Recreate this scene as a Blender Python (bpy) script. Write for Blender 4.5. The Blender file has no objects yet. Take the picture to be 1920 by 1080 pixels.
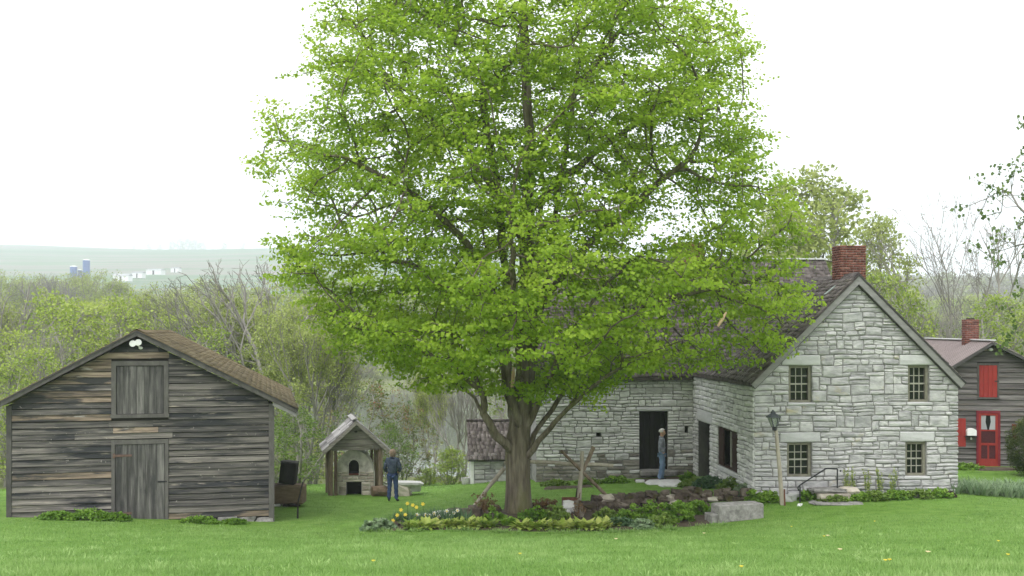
import bpy, bmesh, math, random
import numpy as np
from mathutils import Vector

random.seed(11)
rng = np.random.default_rng(11)
S = bpy.context.scene
C = S.collection
R = math.radians

# ------------------------------------------------------------------ camera, sky, sun, exposure
F = 2000.0                      # focal length in photograph pixels (1920 wide)
HZ = 620.0                      # eye-level row of the photograph
EYE = 5.1                       # eye height above the yard, metres
cam_d = bpy.data.cameras.new("camera")
cam = bpy.data.objects.new("camera", cam_d)
C.objects.link(cam)
cam.location = (0, 0, EYE)
cam.rotation_euler = (R(90), 0, 0)
cam_d.sensor_width = 36
cam_d.lens = 36 * F / 1920
cam_d.shift_y = (HZ - 540) / 1920
cam_d.clip_start = 0.1
cam_d.clip_end = 8000
S.camera = cam

SUN_EL, SUN_AZ = R(58), R(215)   # azimuth clockwise from +Y: behind the camera, to the left
w = bpy.data.worlds.new("World")
S.world = w
w.use_nodes = True
nt = w.node_tree
nt.nodes.clear()
sky = nt.nodes.new("ShaderNodeTexSky")
sky.sky_type = 'NISHITA'
sky.sun_disc = False
sky.sun_elevation = SUN_EL
sky.sun_rotation = SUN_AZ
sky.air_density = 1.0
sky.dust_density = 6.0
sky.ozone_density = 1.0
hs = nt.nodes.new("ShaderNodeHueSaturation")
hs.inputs['Saturation'].default_value = 0.05
hs.inputs['Value'].default_value = 1.0
mixw = nt.nodes.new("ShaderNodeMix")
mixw.data_type = 'RGBA'
mixw.inputs['Factor'].default_value = 0.72          # a closed, even cloud deck over the clear sky
mixw.inputs['B'].default_value = (11.6, 11.8, 12.0, 1)
bg = nt.nodes.new("ShaderNodeBackground")
bg.inputs['Strength'].default_value = 0.1
out = nt.nodes.new("ShaderNodeOutputWorld")
nt.links.new(sky.outputs[0], hs.inputs['Color'])
nt.links.new(hs.outputs[0], mixw.inputs['A'])
nt.links.new(mixw.outputs['Result'], bg.inputs['Color'])
nt.links.new(bg.outputs[0], out.inputs[0])

sun_d = bpy.data.lights.new("sun", 'SUN')
sun_d.energy = 0.9
sun_d.angle = R(40)
sun_d.color = (1.0, 0.97, 0.92)
sun = bpy.data.objects.new("sun", sun_d)
C.objects.link(sun)
sv = Vector((math.sin(SUN_AZ) * math.cos(SUN_EL), math.cos(SUN_AZ) * math.cos(SUN_EL), math.sin(SUN_EL)))
sun.rotation_euler = (-sv).to_track_quat('-Z', 'Y').to_euler()
sun.location = (0, 0, 60)

S.view_settings.view_transform = 'Standard'
S.view_settings.look = 'None'
S.view_settings.exposure = 1.08
S.view_settings.gamma = 1
S.view_settings.use_curve_mapping = False
S.render.engine = 'CYCLES'
S.cycles.max_bounces = 8
S.cycles.diffuse_bounces = 5
S.cycles.glossy_bounces = 2
S.cycles.transmission_bounces = 6
S.cycles.transparent_max_bounces = 8
S.cycles.volume_bounces = 1
S.cycles.use_denoising = True
S.cycles.use_adaptive_sampling = True
S.cycles.adaptive_threshold = 0.02


def at(px, py, d):
    return Vector(((px - 960) / F * d, d, EYE - (py - HZ) / F * d))


# ------------------------------------------------------------------ materials
MATS = {}


def mat(name, ramp, scale=(4, 4, 4), detail=6, rough=0.85, bump=0.25, bscale=None, rnd=0.25, tint=0.0, spec=0.2,
        coord='Object', contrast=1.0, dist=0.02, transl=0.0, blotch=None, metal=0.0, world=False, subst=None, rough_n=0.6):
    """noise (+ per object random + per face tint) -> colour ramp; optional second colour in blotches"""
    m = bpy.data.materials.new(name)
    MATS[name] = m
    m.use_nodes = True
    t = m.node_tree
    N, L = t.nodes, t.links
    bsdf = N['Principled BSDF']
    outn = N['Material Output']
    if world:
        tc = N.new("ShaderNodeNewGeometry").outputs['Position']
    else:
        tc = N.new("ShaderNodeTexCoord").outputs[coord]
    mp = N.new("ShaderNodeMapping")
    mp.inputs['Scale'].default_value = scale
    L.new(tc, mp.inputs[0])
    nz = N.new("ShaderNodeTexNoise")
    nz.inputs['Scale'].default_value = 1
    nz.inputs['Detail'].default_value = detail
    nz.inputs['Roughness'].default_value = rough_n
    oi = N.new("ShaderNodeObjectInfo")
    addv = N.new("ShaderNodeVectorMath")
    mul = N.new("ShaderNodeVectorMath")
    mul.operation = 'SCALE'
    cmb = N.new("ShaderNodeCombineXYZ")
    for k in range(3):
        L.new(oi.outputs['Random'], cmb.inputs[k])
    L.new(cmb.outputs[0], mul.inputs[0])
    mul.inputs['Scale'].default_value = 37.0 if rnd else 0.0
    L.new(mp.outputs[0], addv.inputs[0])
    L.new(mul.outputs[0], addv.inputs[1])
    L.new(addv.outputs[0], nz.inputs['Vector'])
    at_ = N.new("ShaderNodeAttribute")
    at_.attribute_name = "tint"

    def math_(op, a, b):
        n = N.new("ShaderNodeMath")
        n.operation = op
        for i, v in enumerate((a, b)):
            if isinstance(v, (int, float)):
                n.inputs[i].default_value = v
            else:
                L.new(v, n.inputs[i])
        return n.outputs[0]
    f = math_('MULTIPLY', math_('SUBTRACT', nz.outputs[0], 0.5), contrast)
    f = math_('ADD', f, 0.5)
    f = math_('ADD', f, math_('MULTIPLY', math_('SUBTRACT', oi.outputs['Random'], 0.5), rnd))
    if tint:
        f = math_('ADD', f, math_('MULTIPLY', math_('SUBTRACT', at_.outputs['Fac'], 0.5), tint))
    rp = N.new("ShaderNodeValToRGB")
    e = rp.color_ramp.elements
    while len(e) > 1:
        e.remove(e[-1])
    e[0].position, e[0].color = ramp[0][0], (*ramp[0][1], 1)
    for p, c in ramp[1:]:
        x = e.new(p)
        x.color = (*c, 1)
    L.new(f, rp.inputs[0])
    colour = rp.outputs[0]
    for (bs, lo, hi, bc) in (blotch or []):
        mp2 = N.new("ShaderNodeMapping")
        mp2.inputs['Scale'].default_value = bs
        L.new(tc, mp2.inputs[0])
        n2 = N.new("ShaderNodeTexNoise")
        n2.inputs['Scale'].default_value = 1
        n2.inputs['Detail'].default_value = 5
        n2.inputs['Roughness'].default_value = 0.6
        a2 = N.new("ShaderNodeVectorMath")
        L.new(mp2.outputs[0], a2.inputs[0])
        m2 = N.new("ShaderNodeVectorMath")
        m2.operation = 'SCALE'
        m2.inputs['Scale'].default_value = 0.0 if not rnd else 1.5
        L.new(cmb.outputs[0], m2.inputs[0])
        L.new(m2.outputs[0], a2.inputs[1])
        L.new(a2.outputs[0], n2.inputs['Vector'])
        mr = N.new("ShaderNodeMapRange")
        mr.inputs['From Min'].default_value = lo
        mr.inputs['From Max'].default_value = hi
        L.new(n2.outputs[0], mr.inputs[0])
        mx = N.new("ShaderNodeMix")
        mx.data_type = 'RGBA'
        L.new(mr.outputs[0], mx.inputs['Factor'])
        L.new(colour, mx.inputs['A'])
        mx.inputs['B'].default_value = (*bc, 1)
        colour = mx.outputs['Result']
    L.new(colour, bsdf.inputs['Base Color'])
    bsdf.inputs['Roughness'].default_value = rough
    bsdf.inputs['Specular IOR Level'].default_value = spec
    bsdf.inputs['Metallic'].default_value = metal
    if bump:
        bp = N.new("ShaderNodeBump")
        bp.inputs['Strength'].default_value = bump
        bp.inputs['Distance'].default_value = dist
        if bscale:
            mp3 = N.new("ShaderNodeMapping")
            mp3.inputs['Scale'].default_value = bscale
            L.new(tc, mp3.inputs[0])
            n3 = N.new("ShaderNodeTexNoise")
            n3.inputs['Scale'].default_value = 1
            n3.inputs['Detail'].default_value = 5
            L.new(mp3.outputs[0], n3.inputs['Vector'])
            L.new(n3.outputs[0], bp.inputs['Height'])
        else:
            L.new(nz.outputs[0], bp.inputs['Height'])
        L.new(bp.outputs[0], bsdf.inputs['Normal'])
    if transl:
        tr = N.new("ShaderNodeBsdfTranslucent")
        L.new(colour, tr.inputs['Color'])
        ms = N.new("ShaderNodeMixShader")
        ms.inputs[0].default_value = transl
        L.new(bsdf.outputs[0], ms.inputs[1])
        L.new(tr.outputs[0], ms.inputs[2])
        L.new(ms.outputs[0], outn.inputs['Surface'])
    return m


g = lambda v: (v, v, v)
# stone and masonry
mat('stone', [(0.15, (0.28, 0.275, 0.28)), (0.38, (0.42, 0.41, 0.415)), (0.6, (0.53, 0.52, 0.515)), (0.85, (0.63, 0.615, 0.60))],
    scale=(3, 3, 6), rnd=0.26, tint=0.26, contrast=1.2, bump=0.6, bscale=(9, 9, 16), dist=0.03, spec=0.15,
    blotch=[((0.7, 0.7, 1.0), 0.56, 0.74, (0.27, 0.28, 0.28)), ((1.3, 1.3, 2.6), 0.62, 0.74, (0.40, 0.345, 0.235)), ((2.2, 2.2, 4.5), 0.60, 0.72, (0.30, 0.30, 0.305)),
            ((5, 5, 9), 0.60, 0.75, (0.24, 0.24, 0.23))])
mat('mortar', [(0.3, (0.14, 0.138, 0.135)), (0.7, (0.36, 0.35, 0.335))], scale=(5, 5, 5), rnd=0, bump=0.4)
mat('lifted_white_stone', [(0.15, (0.36, 0.352, 0.355)), (0.38, (0.53, 0.52, 0.52)), (0.6, (0.64, 0.63, 0.62)), (0.85, (0.74, 0.73, 0.71))], scale=(3, 3, 6), rnd=0.26, tint=0.26, contrast=1.2,
    bump=0.6, bscale=(9, 9, 16), dist=0.03, spec=0.15, blotch=[((0.9, 0.9, 1.4), 0.60, 0.78, (0.36, 0.35, 0.33)), ((5, 5, 9), 0.62, 0.75, (0.33, 0.32, 0.31))])  # limewashed stone, its colour also lifted to offset the maple's shade on the front wall
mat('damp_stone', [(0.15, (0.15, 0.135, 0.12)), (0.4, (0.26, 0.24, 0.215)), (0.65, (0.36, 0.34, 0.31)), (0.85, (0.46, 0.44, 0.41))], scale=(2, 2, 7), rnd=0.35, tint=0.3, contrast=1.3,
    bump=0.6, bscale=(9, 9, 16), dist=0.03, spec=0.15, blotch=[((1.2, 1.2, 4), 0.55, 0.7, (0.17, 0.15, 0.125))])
mat('lintel', [(0.2, (0.40, 0.395, 0.40)), (0.6, (0.50, 0.495, 0.50)), (0.9, (0.58, 0.57, 0.565))], scale=(4, 4, 7), rnd=0.2, bump=0.3,
    bscale=(20, 20, 20))
mat('oven_plaster', [(0.25, (0.30, 0.285, 0.26)), (0.55, (0.50, 0.475, 0.43)), (0.85, (0.62, 0.59, 0.53))], scale=(4, 4, 4), rnd=0.1,
    contrast=1.4, bump=0.4, blotch=[((1.6, 1.6, 1.6), 0.55, 0.7, (0.19, 0.19, 0.17))])
mat('oven_stone', [(0.2, (0.24, 0.21, 0.18)), (0.5, (0.42, 0.375, 0.315)), (0.85, (0.56, 0.52, 0.45))], scale=(5, 5, 5), rnd=0.5, bump=0.5)
mat('mossy_stone', [(0.2, (0.035, 0.028, 0.024)), (0.5, (0.085, 0.066, 0.052)), (0.8, (0.19, 0.16, 0.13))], scale=(6, 6, 6), rnd=0.35, bump=0.7,
    blotch=[((2.5, 2.5, 2.5), 0.53, 0.66, (0.065, 0.06, 0.02))])
mat('pale_stone', [(0.2, (0.38, 0.38, 0.37)), (0.8, (0.62, 0.61, 0.59))], scale=(8, 8, 8), rnd=0.3, bump=0.4)
mat('granite', [(0.2, (0.13, 0.125, 0.12)), (0.5, (0.23, 0.22, 0.21)), (0.85, (0.34, 0.33, 0.315))], scale=(9, 9, 9), rnd=0.1, contrast=1.5,
    bump=0.5, bscale=(30, 30, 30), blotch=[((2, 2, 4), 0.58, 0.72, (0.12, 0.115, 0.10))])
mat('brick', [(0.2, (0.095, 0.035, 0.029)), (0.5, (0.17, 0.060, 0.047)), (0.85, (0.25, 0.115, 0.09))], scale=(9, 9, 9), rnd=0.1, tint=0.6, bump=0.4)
mat('brick_mortar', [(0.3, (0.25, 0.2, 0.17)), (0.7, (0.36, 0.31, 0.27))], scale=(9, 9, 9), rnd=0, bump=0.2)
# timber
mat('clapboard', [(0.2, (0.045, 0.043, 0.042)), (0.42, (0.088, 0.082, 0.077)), (0.62, (0.145, 0.132, 0.12)), (0.88, (0.25, 0.23, 0.205))],
    scale=(0.9, 2, 22), rnd=0.34, contrast=1.5, bump=0.5, bscale=(2.5, 4, 60), dist=0.012,
    blotch=[((0.42, 0.5, 2.6), 0.50, 0.60, (0.032, 0.033, 0.036)), ((1.3, 1, 12), 0.62, 0.72, (0.29, 0.255, 0.21)), ((9, 9, 9), 0.66, 0.72, (0.30, 0.28, 0.25))])
mat('bare_board', [(0.22, (0.08, 0.068, 0.056)), (0.5, (0.20, 0.155, 0.115)), (0.85, (0.34, 0.275, 0.21))],
    scale=(0.9, 2, 13), rnd=0.3, contrast=1.8, bump=0.5, bscale=(2.5, 4, 60), dist=0.012,
    blotch=[((0.5, 0.5, 3.2), 0.53, 0.60, (0.045, 0.044, 0.044)), ((0.9, 1, 5), 0.62, 0.72, (0.44, 0.42, 0.40))])
mat('old_plank', [(0.2, (0.045, 0.043, 0.042)), (0.5, (0.10, 0.096, 0.092)), (0.85, (0.20, 0.19, 0.18))], scale=(11, 11, 1.0), rnd=0.3,
    contrast=1.7, bump=0.5, bscale=(40, 40, 3), dist=0.01, blotch=[((3, 3, 0.9), 0.56, 0.68, (0.045, 0.044, 0.045))])
mat('trim_grey', [(0.2, (0.05, 0.048, 0.046)), (0.8, (0.13, 0.122, 0.115))], scale=(6, 6, 2.5), rnd=0.3, bump=0.3, bscale=(25, 25, 8))
mat('rake_dark', [(0.2, (0.025, 0.024, 0.024)), (0.8, (0.09, 0.086, 0.083))], scale=(3, 6, 8), rnd=0.3, bump=0.3)
mat('rake_grey', [(0.2, (0.17, 0.165, 0.165)), (0.8, (0.30, 0.29, 0.285))], scale=(3, 6, 8), rnd=0.2, bump=0.25)
mat('shake', [(0.15, (0.050, 0.042, 0.041)), (0.45, (0.125, 0.105, 0.100)), (0.8, (0.235, 0.205, 0.195))], scale=(3, 3, 3), rnd=0.1, tint=0.40,
    contrast=1.2, bump=0.4, bscale=(30, 5, 30), blotch=[((0.6, 0.6, 0.6), 0.58, 0.75, (0.085, 0.082, 0.06))])
mat('moss_shingle', [(0.15, (0.085, 0.062, 0.028)), (0.5, (0.165, 0.125, 0.062)), (0.85, (0.24, 0.19, 0.105))], scale=(1.5, 1.5, 1.5), rnd=0.1,
    tint=0.45, contrast=1.2, bump=0.3, bscale=(20, 20, 20))
mat('silver_shake', [(0.15, (0.09, 0.085, 0.083)), (0.5, (0.23, 0.22, 0.215)), (0.85, (0.40, 0.39, 0.38))], scale=(4, 4, 4), rnd=0.6, bump=0.5,
    bscale=(30, 6, 30))
mat('grey_board', [(0.15, (0.09, 0.082, 0.072)), (0.5, (0.215, 0.20, 0.175)), (0.85, (0.33, 0.31, 0.275))], scale=(1.5, 3, 14), rnd=0.3, bump=0.5,
    contrast=1.4, bscale=(3, 5, 50))
mat('cabin_board', [(0.15, (0.055, 0.049, 0.047)), (0.5, (0.115, 0.105, 0.102)), (0.85, (0.20, 0.185, 0.178))], scale=(0.8, 2, 12), rnd=0.25, bump=0.4,
    contrast=1.5, bscale=(3, 5, 50), blotch=[((0.5, 0.5, 3), 0.55, 0.68, (0.10, 0.085, 0.07))])
mat('post_wood', [(0.2, (0.09, 0.065, 0.045)), (0.5, (0.19, 0.145, 0.105)), (0.85, (0.33, 0.28, 0.22))], scale=(9, 9, 1.2), rnd=0.3, contrast=1.5,
    bump=0.5, bscale=(40, 40, 3))
mat('pale_pole', [(0.2, (0.20, 0.17, 0.13)), (0.8, (0.44, 0.40, 0.33))], scale=(10, 10, 3), rnd=0.3, bump=0.4)
mat('dark_timber', [(0.2, (0.010, 0.009, 0.008)), (0.8, (0.038, 0.033, 0.029))], scale=(8, 8, 3), rnd=0.2, bump=0.4)
mat('log_wood', [(0.2, (0.07, 0.05, 0.035)), (0.8, (0.22, 0.16, 0.11))], scale=(3, 9, 9), rnd=0.2, bump=0.5)
mat('window_wood', [(0.2, (0.15, 0.14, 0.105)), (0.8, (0.26, 0.25, 0.20))], scale=(8, 8, 8), rnd=0.2, bump=0.2)
mat('muntin', [(0.2, (0.26, 0.25, 0.21)), (0.8, (0.38, 0.37, 0.32))], scale=(8, 8, 8), rnd=0.2, bump=0)
mat('shutter_brown', [(0.2, (0.022, 0.011, 0.010)), (0.8, (0.055, 0.028, 0.025))], scale=(8, 8, 3), rnd=0.2, bump=0.2)
mat('door_dark', [(0.2, (0.010, 0.010, 0.010)), (0.6, (0.021, 0.019, 0.018)), (0.9, (0.035, 0.03, 0.027))], scale=(8, 8, 1.5), rnd=0.2, bump=0.3)
mat('room_dark', [(0.2, (0.012, 0.011, 0.010)), (0.8, (0.03, 0.027, 0.024))], scale=(2, 2, 2), rnd=0, bump=0)
mat('red_paint', [(0.2, (0.20, 0.020, 0.018)), (0.8, (0.31, 0.038, 0.032))], scale=(7, 7, 2), rnd=0.2, bump=0.15, rough=0.6)
mat('dark_red', [(0.2, (0.13, 0.012, 0.022)), (0.8, (0.20, 0.022, 0.034))], scale=(7, 7, 2), rnd=0.2, bump=0.1, rough=0.6)
mat('screen_mesh', [(0.3, (0.045, 0.012, 0.015)), (0.7, (0.085, 0.02, 0.024))], scale=(30, 30, 30), rnd=0.1, bump=0)
mat('metal_roof', [(0.2, (0.20, 0.165, 0.16)), (0.8, (0.30, 0.25, 0.245))], scale=(2, 2, 2), rnd=0.1, bump=0.1, rough=0.5)
mat('iron', [(0.2, (0.014, 0.015, 0.017)), (0.8, (0.04, 0.04, 0.043))], scale=(20, 20, 20), rnd=0.1, bump=0.2, rough=0.6)
mat('rust', [(0.2, (0.055, 0.022, 0.016)), (0.8, (0.16, 0.065, 0.04))], scale=(14, 14, 14), rnd=0.2, bump=0.3)
mat('rust_hinge', [(0.2, (0.075, 0.05, 0.042)), (0.8, (0.15, 0.095, 0.075))], scale=(14, 14, 14), rnd=0.2, bump=0.3)
mat('white_paint', [(0.2, (0.66, 0.66, 0.65)), (0.8, (0.82, 0.82, 0.81))], scale=(6, 6, 6), rnd=0.1, bump=0.1, rough=0.5)
mat('lead_flash', [(0.2, (0.34, 0.42, 0.40)), (0.8, (0.5, 0.56, 0.54))], scale=(6, 6, 6), rnd=0.1, bump=0.1)
mat('ridge_metal', [(0.2, (0.5, 0.5, 0.5)), (0.8, (0.68, 0.68, 0.68))], scale=(3, 3, 3), rnd=0.1, bump=0.1, rough=0.5)
mat('silo_blue', [(0.2, (0.03, 0.075, 0.24)), (0.8, (0.05, 0.11, 0.31))], scale=(0.2, 0.2, 0.4), rnd=0.1, bump=0, rough=0.4)
mat('barn_roof', [(0.2, (0.20, 0.20, 0.21)), (0.8, (0.42, 0.42, 0.43))], scale=(0.2, 0.2, 0.2), rnd=0.4, bump=0)
mat('lamp_metal', [(0.2, (0.03, 0.036, 0.04)), (0.8, (0.075, 0.085, 0.09))], scale=(9, 9, 9), rnd=0.1, bump=0.1, rough=0.5)
# bark and plants
mat('maple_bark', [(0.2, (0.055, 0.045, 0.033)), (0.5, (0.125, 0.105, 0.078)), (0.85, (0.215, 0.19, 0.145))], scale=(9, 9, 1.3), rnd=0, contrast=1.6,
    bump=0.9, bscale=(20, 20, 2.2), dist=0.05, blotch=[((1.2, 1.2, 0.5), 0.50, 0.68, (0.105, 0.105, 0.04))])
mat('bark', [(0.2, (0.09, 0.08, 0.066)), (0.8, (0.20, 0.18, 0.15))], scale=(6, 6, 1.5), rnd=0.2, bump=0.4)
mat('grey_bark', [(0.2, (0.17, 0.16, 0.14)), (0.8, (0.31, 0.295, 0.265))], scale=(5, 5, 1.5), rnd=0.2, bump=0.3)
mat('split_wood', [(0.2, (0.42, 0.27, 0.15)), (0.8, (0.60, 0.45, 0.30))], scale=(9, 9, 2), rnd=0, bump=0.3)


def leafmat(name, ramp, transl=0.38, tint=1.0, spec=0.25, rough=0.55, rnd=0.12):
    return mat(name, ramp, scale=(0.8, 0.8, 0.8), detail=2, rough=rough, bump=0, rnd=rnd, tint=tint, contrast=0.7, spec=spec, transl=transl)


leafmat('maple_leaf', [(0.1, (0.19, 0.31, 0.025)), (0.4, (0.285, 0.425, 0.035)), (0.75, (0.395, 0.525, 0.058)), (1.0, (0.48, 0.60, 0.10))], transl=0.6)
leafmat('lime_leaf', [(0.1, (0.17, 0.26, 0.04)), (0.5, (0.29, 0.38, 0.065)), (0.9, (0.40, 0.47, 0.12))], rnd=0.3)
leafmat('bud_leaf', [(0.1, (0.23, 0.285, 0.075)), (0.5, (0.32, 0.38, 0.11)), (0.9, (0.41, 0.46, 0.16))], rnd=0.3)
leafmat('olive_leaf', [(0.1, (0.12, 0.155, 0.04)), (0.5, (0.18, 0.23, 0.06)), (0.9, (0.26, 0.30, 0.10))], rnd=0.2)
leafmat('edge_leaf', [(0.1, (0.07, 0.12, 0.03)), (0.5, (0.12, 0.185, 0.05)), (0.9, (0.19, 0.25, 0.08))])
leafmat('bush_leaf', [(0.1, (0.08, 0.14, 0.025)), (0.5, (0.145, 0.235, 0.042)), (0.9, (0.23, 0.32, 0.075))], rnd=0.2)
leafmat('red_leaf', [(0.1, (0.075, 0.14, 0.03)), (0.5, (0.15, 0.19, 0.05)), (0.78, (0.22, 0.16, 0.07)), (1.0, (0.27, 0.11, 0.075))], rnd=0.1)
leafmat('dry_red_leaf', [(0.1, (0.10, 0.065, 0.03)), (0.5, (0.17, 0.10, 0.05)), (0.9, (0.24, 0.17, 0.08))])
leafmat('hosta_leaf', [(0.1, (0.13, 0.22, 0.03)), (0.45, (0.26, 0.36, 0.055)), (0.8, (0.48, 0.53, 0.15))], rnd=0.2)
leafmat('fresh_leaf', [(0.1, (0.08, 0.17, 0.02)), (0.5, (0.155, 0.29, 0.035)), (0.9, (0.27, 0.41, 0.07))], rnd=0.2)
leafmat('blue_leaf', [(0.1, (0.045, 0.105, 0.05)), (0.5, (0.085, 0.16, 0.075)), (0.9, (0.15, 0.235, 0.12))], rnd=0.2)
leafmat('pale_leaf', [(0.1, (0.12, 0.20, 0.10)), (0.5, (0.22, 0.31, 0.17)), (0.9, (0.34, 0.42, 0.26))], rnd=0.2)
leafmat('yew_leaf', [(0.1, (0.03, 0.05, 0.015)), (0.5, (0.075, 0.10, 0.025)), (0.9, (0.17, 0.19, 0.05))], rnd=0.1)
leafmat('wood_mass', [(0.1, (0.20, 0.185, 0.15)), (0.4, (0.26, 0.25, 0.18)), (0.7, (0.28, 0.315, 0.125)), (1.0, (0.31, 0.38, 0.10))])
leafmat('grass_blade', [(0.1, (0.12, 0.225, 0.048)), (0.5, (0.20, 0.335, 0.085)), (0.9, (0.31, 0.43, 0.155))], transl=0.35)
leafmat('petal_white', [(0.1, (0.75, 0.74, 0.68)), (0.9, (0.85, 0.84, 0.80))], transl=0.2)
leafmat('petal_yellow', [(0.1, (0.78, 0.62, 0.08)), (0.9, (0.88, 0.78, 0.20))], transl=0.2)
leafmat('petal_cream', [(0.1, (0.75, 0.62, 0.40)), (0.9, (0.85, 0.78, 0.58))], transl=0.2)

mat('soil', [(0.2, (0.03, 0.023, 0.017)), (0.8, (0.10, 0.075, 0.055))], scale=(9, 9, 9), rnd=0, bump=0.6, world=True)
mat('lawn', [(0.22, (0.075, 0.155, 0.022)), (0.5, (0.115, 0.215, 0.036)), (0.8, (0.165, 0.265, 0.062))], scale=(2.2, 2.2, 2.2), detail=9, rnd=0,
    contrast=1.3, bump=0.7, bscale=(24, 24, 24), dist=0.06, world=True, spec=0.1,
    blotch=[((0.35, 0.35, 0.35), 0.56, 0.75, (0.15, 0.285, 0.05))])
mat('valley', [(0.25, (0.10, 0.10, 0.05)), (0.5, (0.15, 0.17, 0.07)), (0.8, (0.17, 0.22, 0.075))], scale=(0.05, 0.05, 0.05), rnd=0, bump=0, world=True)
mat('hill_fields', [(0.28, (0.07, 0.125, 0.05)), (0.45, (0.11, 0.175, 0.08)), (0.56, (0.19, 0.16, 0.13)), (0.72, (0.09, 0.15, 0.07))],
    scale=(0.0013, 0.0035, 0.075), detail=3, rnd=0, contrast=2.2, bump=0, world=True)

# clothes and skin
mat('skin', [(0.2, (0.42, 0.24, 0.17)), (0.8, (0.55, 0.34, 0.25))], scale=(9, 9, 9), rnd=0, bump=0, rough=0.5)
mat('denim_jacket', [(0.25, (0.030, 0.042, 0.066)), (0.75, (0.075, 0.095, 0.135))], scale=(9, 9, 9), rnd=0, contrast=1.5, bump=0.5, bscale=(14, 14, 14))
mat('jeans_dark', [(0.25, (0.022, 0.038, 0.10)), (0.75, (0.055, 0.085, 0.19))], scale=(7, 7, 4), rnd=0, contrast=1.5, bump=0.4, bscale=(12, 12, 8))
mat('jeans_light', [(0.25, (0.10, 0.16, 0.27)), (0.75, (0.21, 0.29, 0.43))], scale=(7, 7, 4), rnd=0, contrast=1.5, bump=0.4, bscale=(12, 12, 8))
mat('grey_sweater', [(0.25, (0.16, 0.17, 0.205)), (0.75, (0.27, 0.28, 0.32))], scale=(8, 8, 8), rnd=0, contrast=1.3, bump=0.4, bscale=(14, 14, 14))
mat('hair_auburn', [(0.3, (0.13, 0.085, 0.06)), (0.7, (0.36, 0.27, 0.205))], scale=(30, 30, 8), rnd=0, bump=0.5)
mat('hair_white', [(0.25, (0.40, 0.38, 0.35)), (0.75, (0.60, 0.58, 0.55))], scale=(30, 30, 8), rnd=0, bump=0.5)
mat('shoe', [(0.25, (0.02, 0.02, 0.022)), (0.75, (0.05, 0.05, 0.055))], scale=(9, 9, 9), rnd=0, bump=0.1)

# glass: dark old panes
gm = bpy.data.materials.new('pane_glass')
gm.use_nodes = True
gb = gm.node_tree.nodes['Principled BSDF']
gb.inputs['Base Color'].default_value = (0.012, 0.013, 0.013, 1)
gb.inputs['Roughness'].default_value = 0.12
gb.inputs['Specular IOR Level'].default_value = 0.35
gn = gm.node_tree.nodes.new("ShaderNodeTexNoise")
gn.inputs['Scale'].default_value = 3.0
gbp = gm.node_tree.nodes.new("ShaderNodeBump")
gbp.inputs['Strength'].default_value = 0.12
gm.node_tree.links.new(gn.outputs[0], gbp.inputs['Height'])
gm.node_tree.links.new(gbp.outputs[0], gb.inputs['Normal'])
MATS['pane_glass'] = gm
lm = bpy.data.materials.new('lantern_glass')
lm.use_nodes = True
lb = lm.node_tree.nodes['Principled BSDF']
lb.inputs['Base Color'].default_value = (0.62, 0.66, 0.64, 1)
lb.inputs['Roughness'].default_value = 0.25
lb.inputs['Transmission Weight'].default_value = 0.75
MATS['lantern_glass'] = lm
wm = bpy.data.materials.new('river_water')
wm.use_nodes = True
wb = wm.node_tree.nodes['Principled BSDF']
wb.inputs['Base Color'].default_value = (0.10, 0.11, 0.10, 1)
wb.inputs['Roughness'].default_value = 0.08
wb.inputs['IOR'].default_value = 1.33
wt = wm.node_tree.nodes.new("ShaderNodeTexNoise")
wt.inputs['Scale'].default_value = 1.2
wbp = wm.node_tree.nodes.new("ShaderNodeBump")
wbp.inputs['Strength'].default_value = 0.25
wg = wm.node_tree.nodes.new("ShaderNodeNewGeometry")
wm.node_tree.links.new(wg.outputs['Position'], wt.inputs['Vector'])
wm.node_tree.links.new(wt.outputs[0], wbp.inputs['Height'])
wm.node_tree.links.new(wbp.outputs[0], wb.inputs['Normal'])
MATS['river_water'] = wm


# ------------------------------------------------------------------ object helpers
def tag(o, label=None, cat=None, group=None, kind=None):
    if label:
        o['label'] = label
    if cat:
        o['category'] = cat
    if group:
        o['group'] = group
    if kind:
        o['kind'] = kind
    return o


def thing(name, label, cat, loc=(0, 0, 0), rotz=0.0, group=None):
    o = bpy.data.objects.new(name, None)
    o.empty_display_size = 0.3
    C.objects.link(o)
    o.location = loc
    o.rotation_euler = (0, 0, rotz)
    return tag(o, label, cat, group)


def link(name, me, parent=None, loc=(0, 0, 0), rot=(0, 0, 0), scale=(1, 1, 1)):
    o = bpy.data.objects.new(name, me)
    C.objects.link(o)
    if parent is not None:
        o.parent = parent
    o.location, o.rotation_euler, o.scale = loc, rot, scale
    return o


def pymesh(name, vs, fs, m, smooth=False):
    me = bpy.data.meshes.new(name)
    me.from_pydata([tuple(v) for v in vs], [], fs)
    me.materials.append(MATS[m])
    if smooth:
        me.polygons.foreach_set('use_smooth', [True] * len(me.polygons))
    me.update()
    return me


def npmesh(name, V, Fa, m, tint=None, smooth=False):
    """V (n,3), Fa (f,k) integer array with a constant number of corners"""
    V = np.asarray(V, dtype=np.float32)
    Fa = np.asarray(Fa, dtype=np.int32)
    me = bpy.data.meshes.new(name)
    me.vertices.add(len(V))
    me.vertices.foreach_set('co', V.ravel())
    nf, k = Fa.shape
    me.loops.add(nf * k)
    me.loops.foreach_set('vertex_index', Fa.ravel())
    me.polygons.add(nf)
    me.polygons.foreach_set('loop_start', np.arange(0, nf * k, k, dtype=np.int32))
    if smooth:
        me.polygons.foreach_set('use_smooth', np.ones(nf, dtype=bool))
    if tint is not None:
        a = me.attributes.new('tint', 'FLOAT', 'POINT')
        a.data.foreach_set('value', np.asarray(tint, dtype=np.float32))
    me.materials.append(MATS[m])
    me.update(calc_edges=True)
    return me


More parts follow.
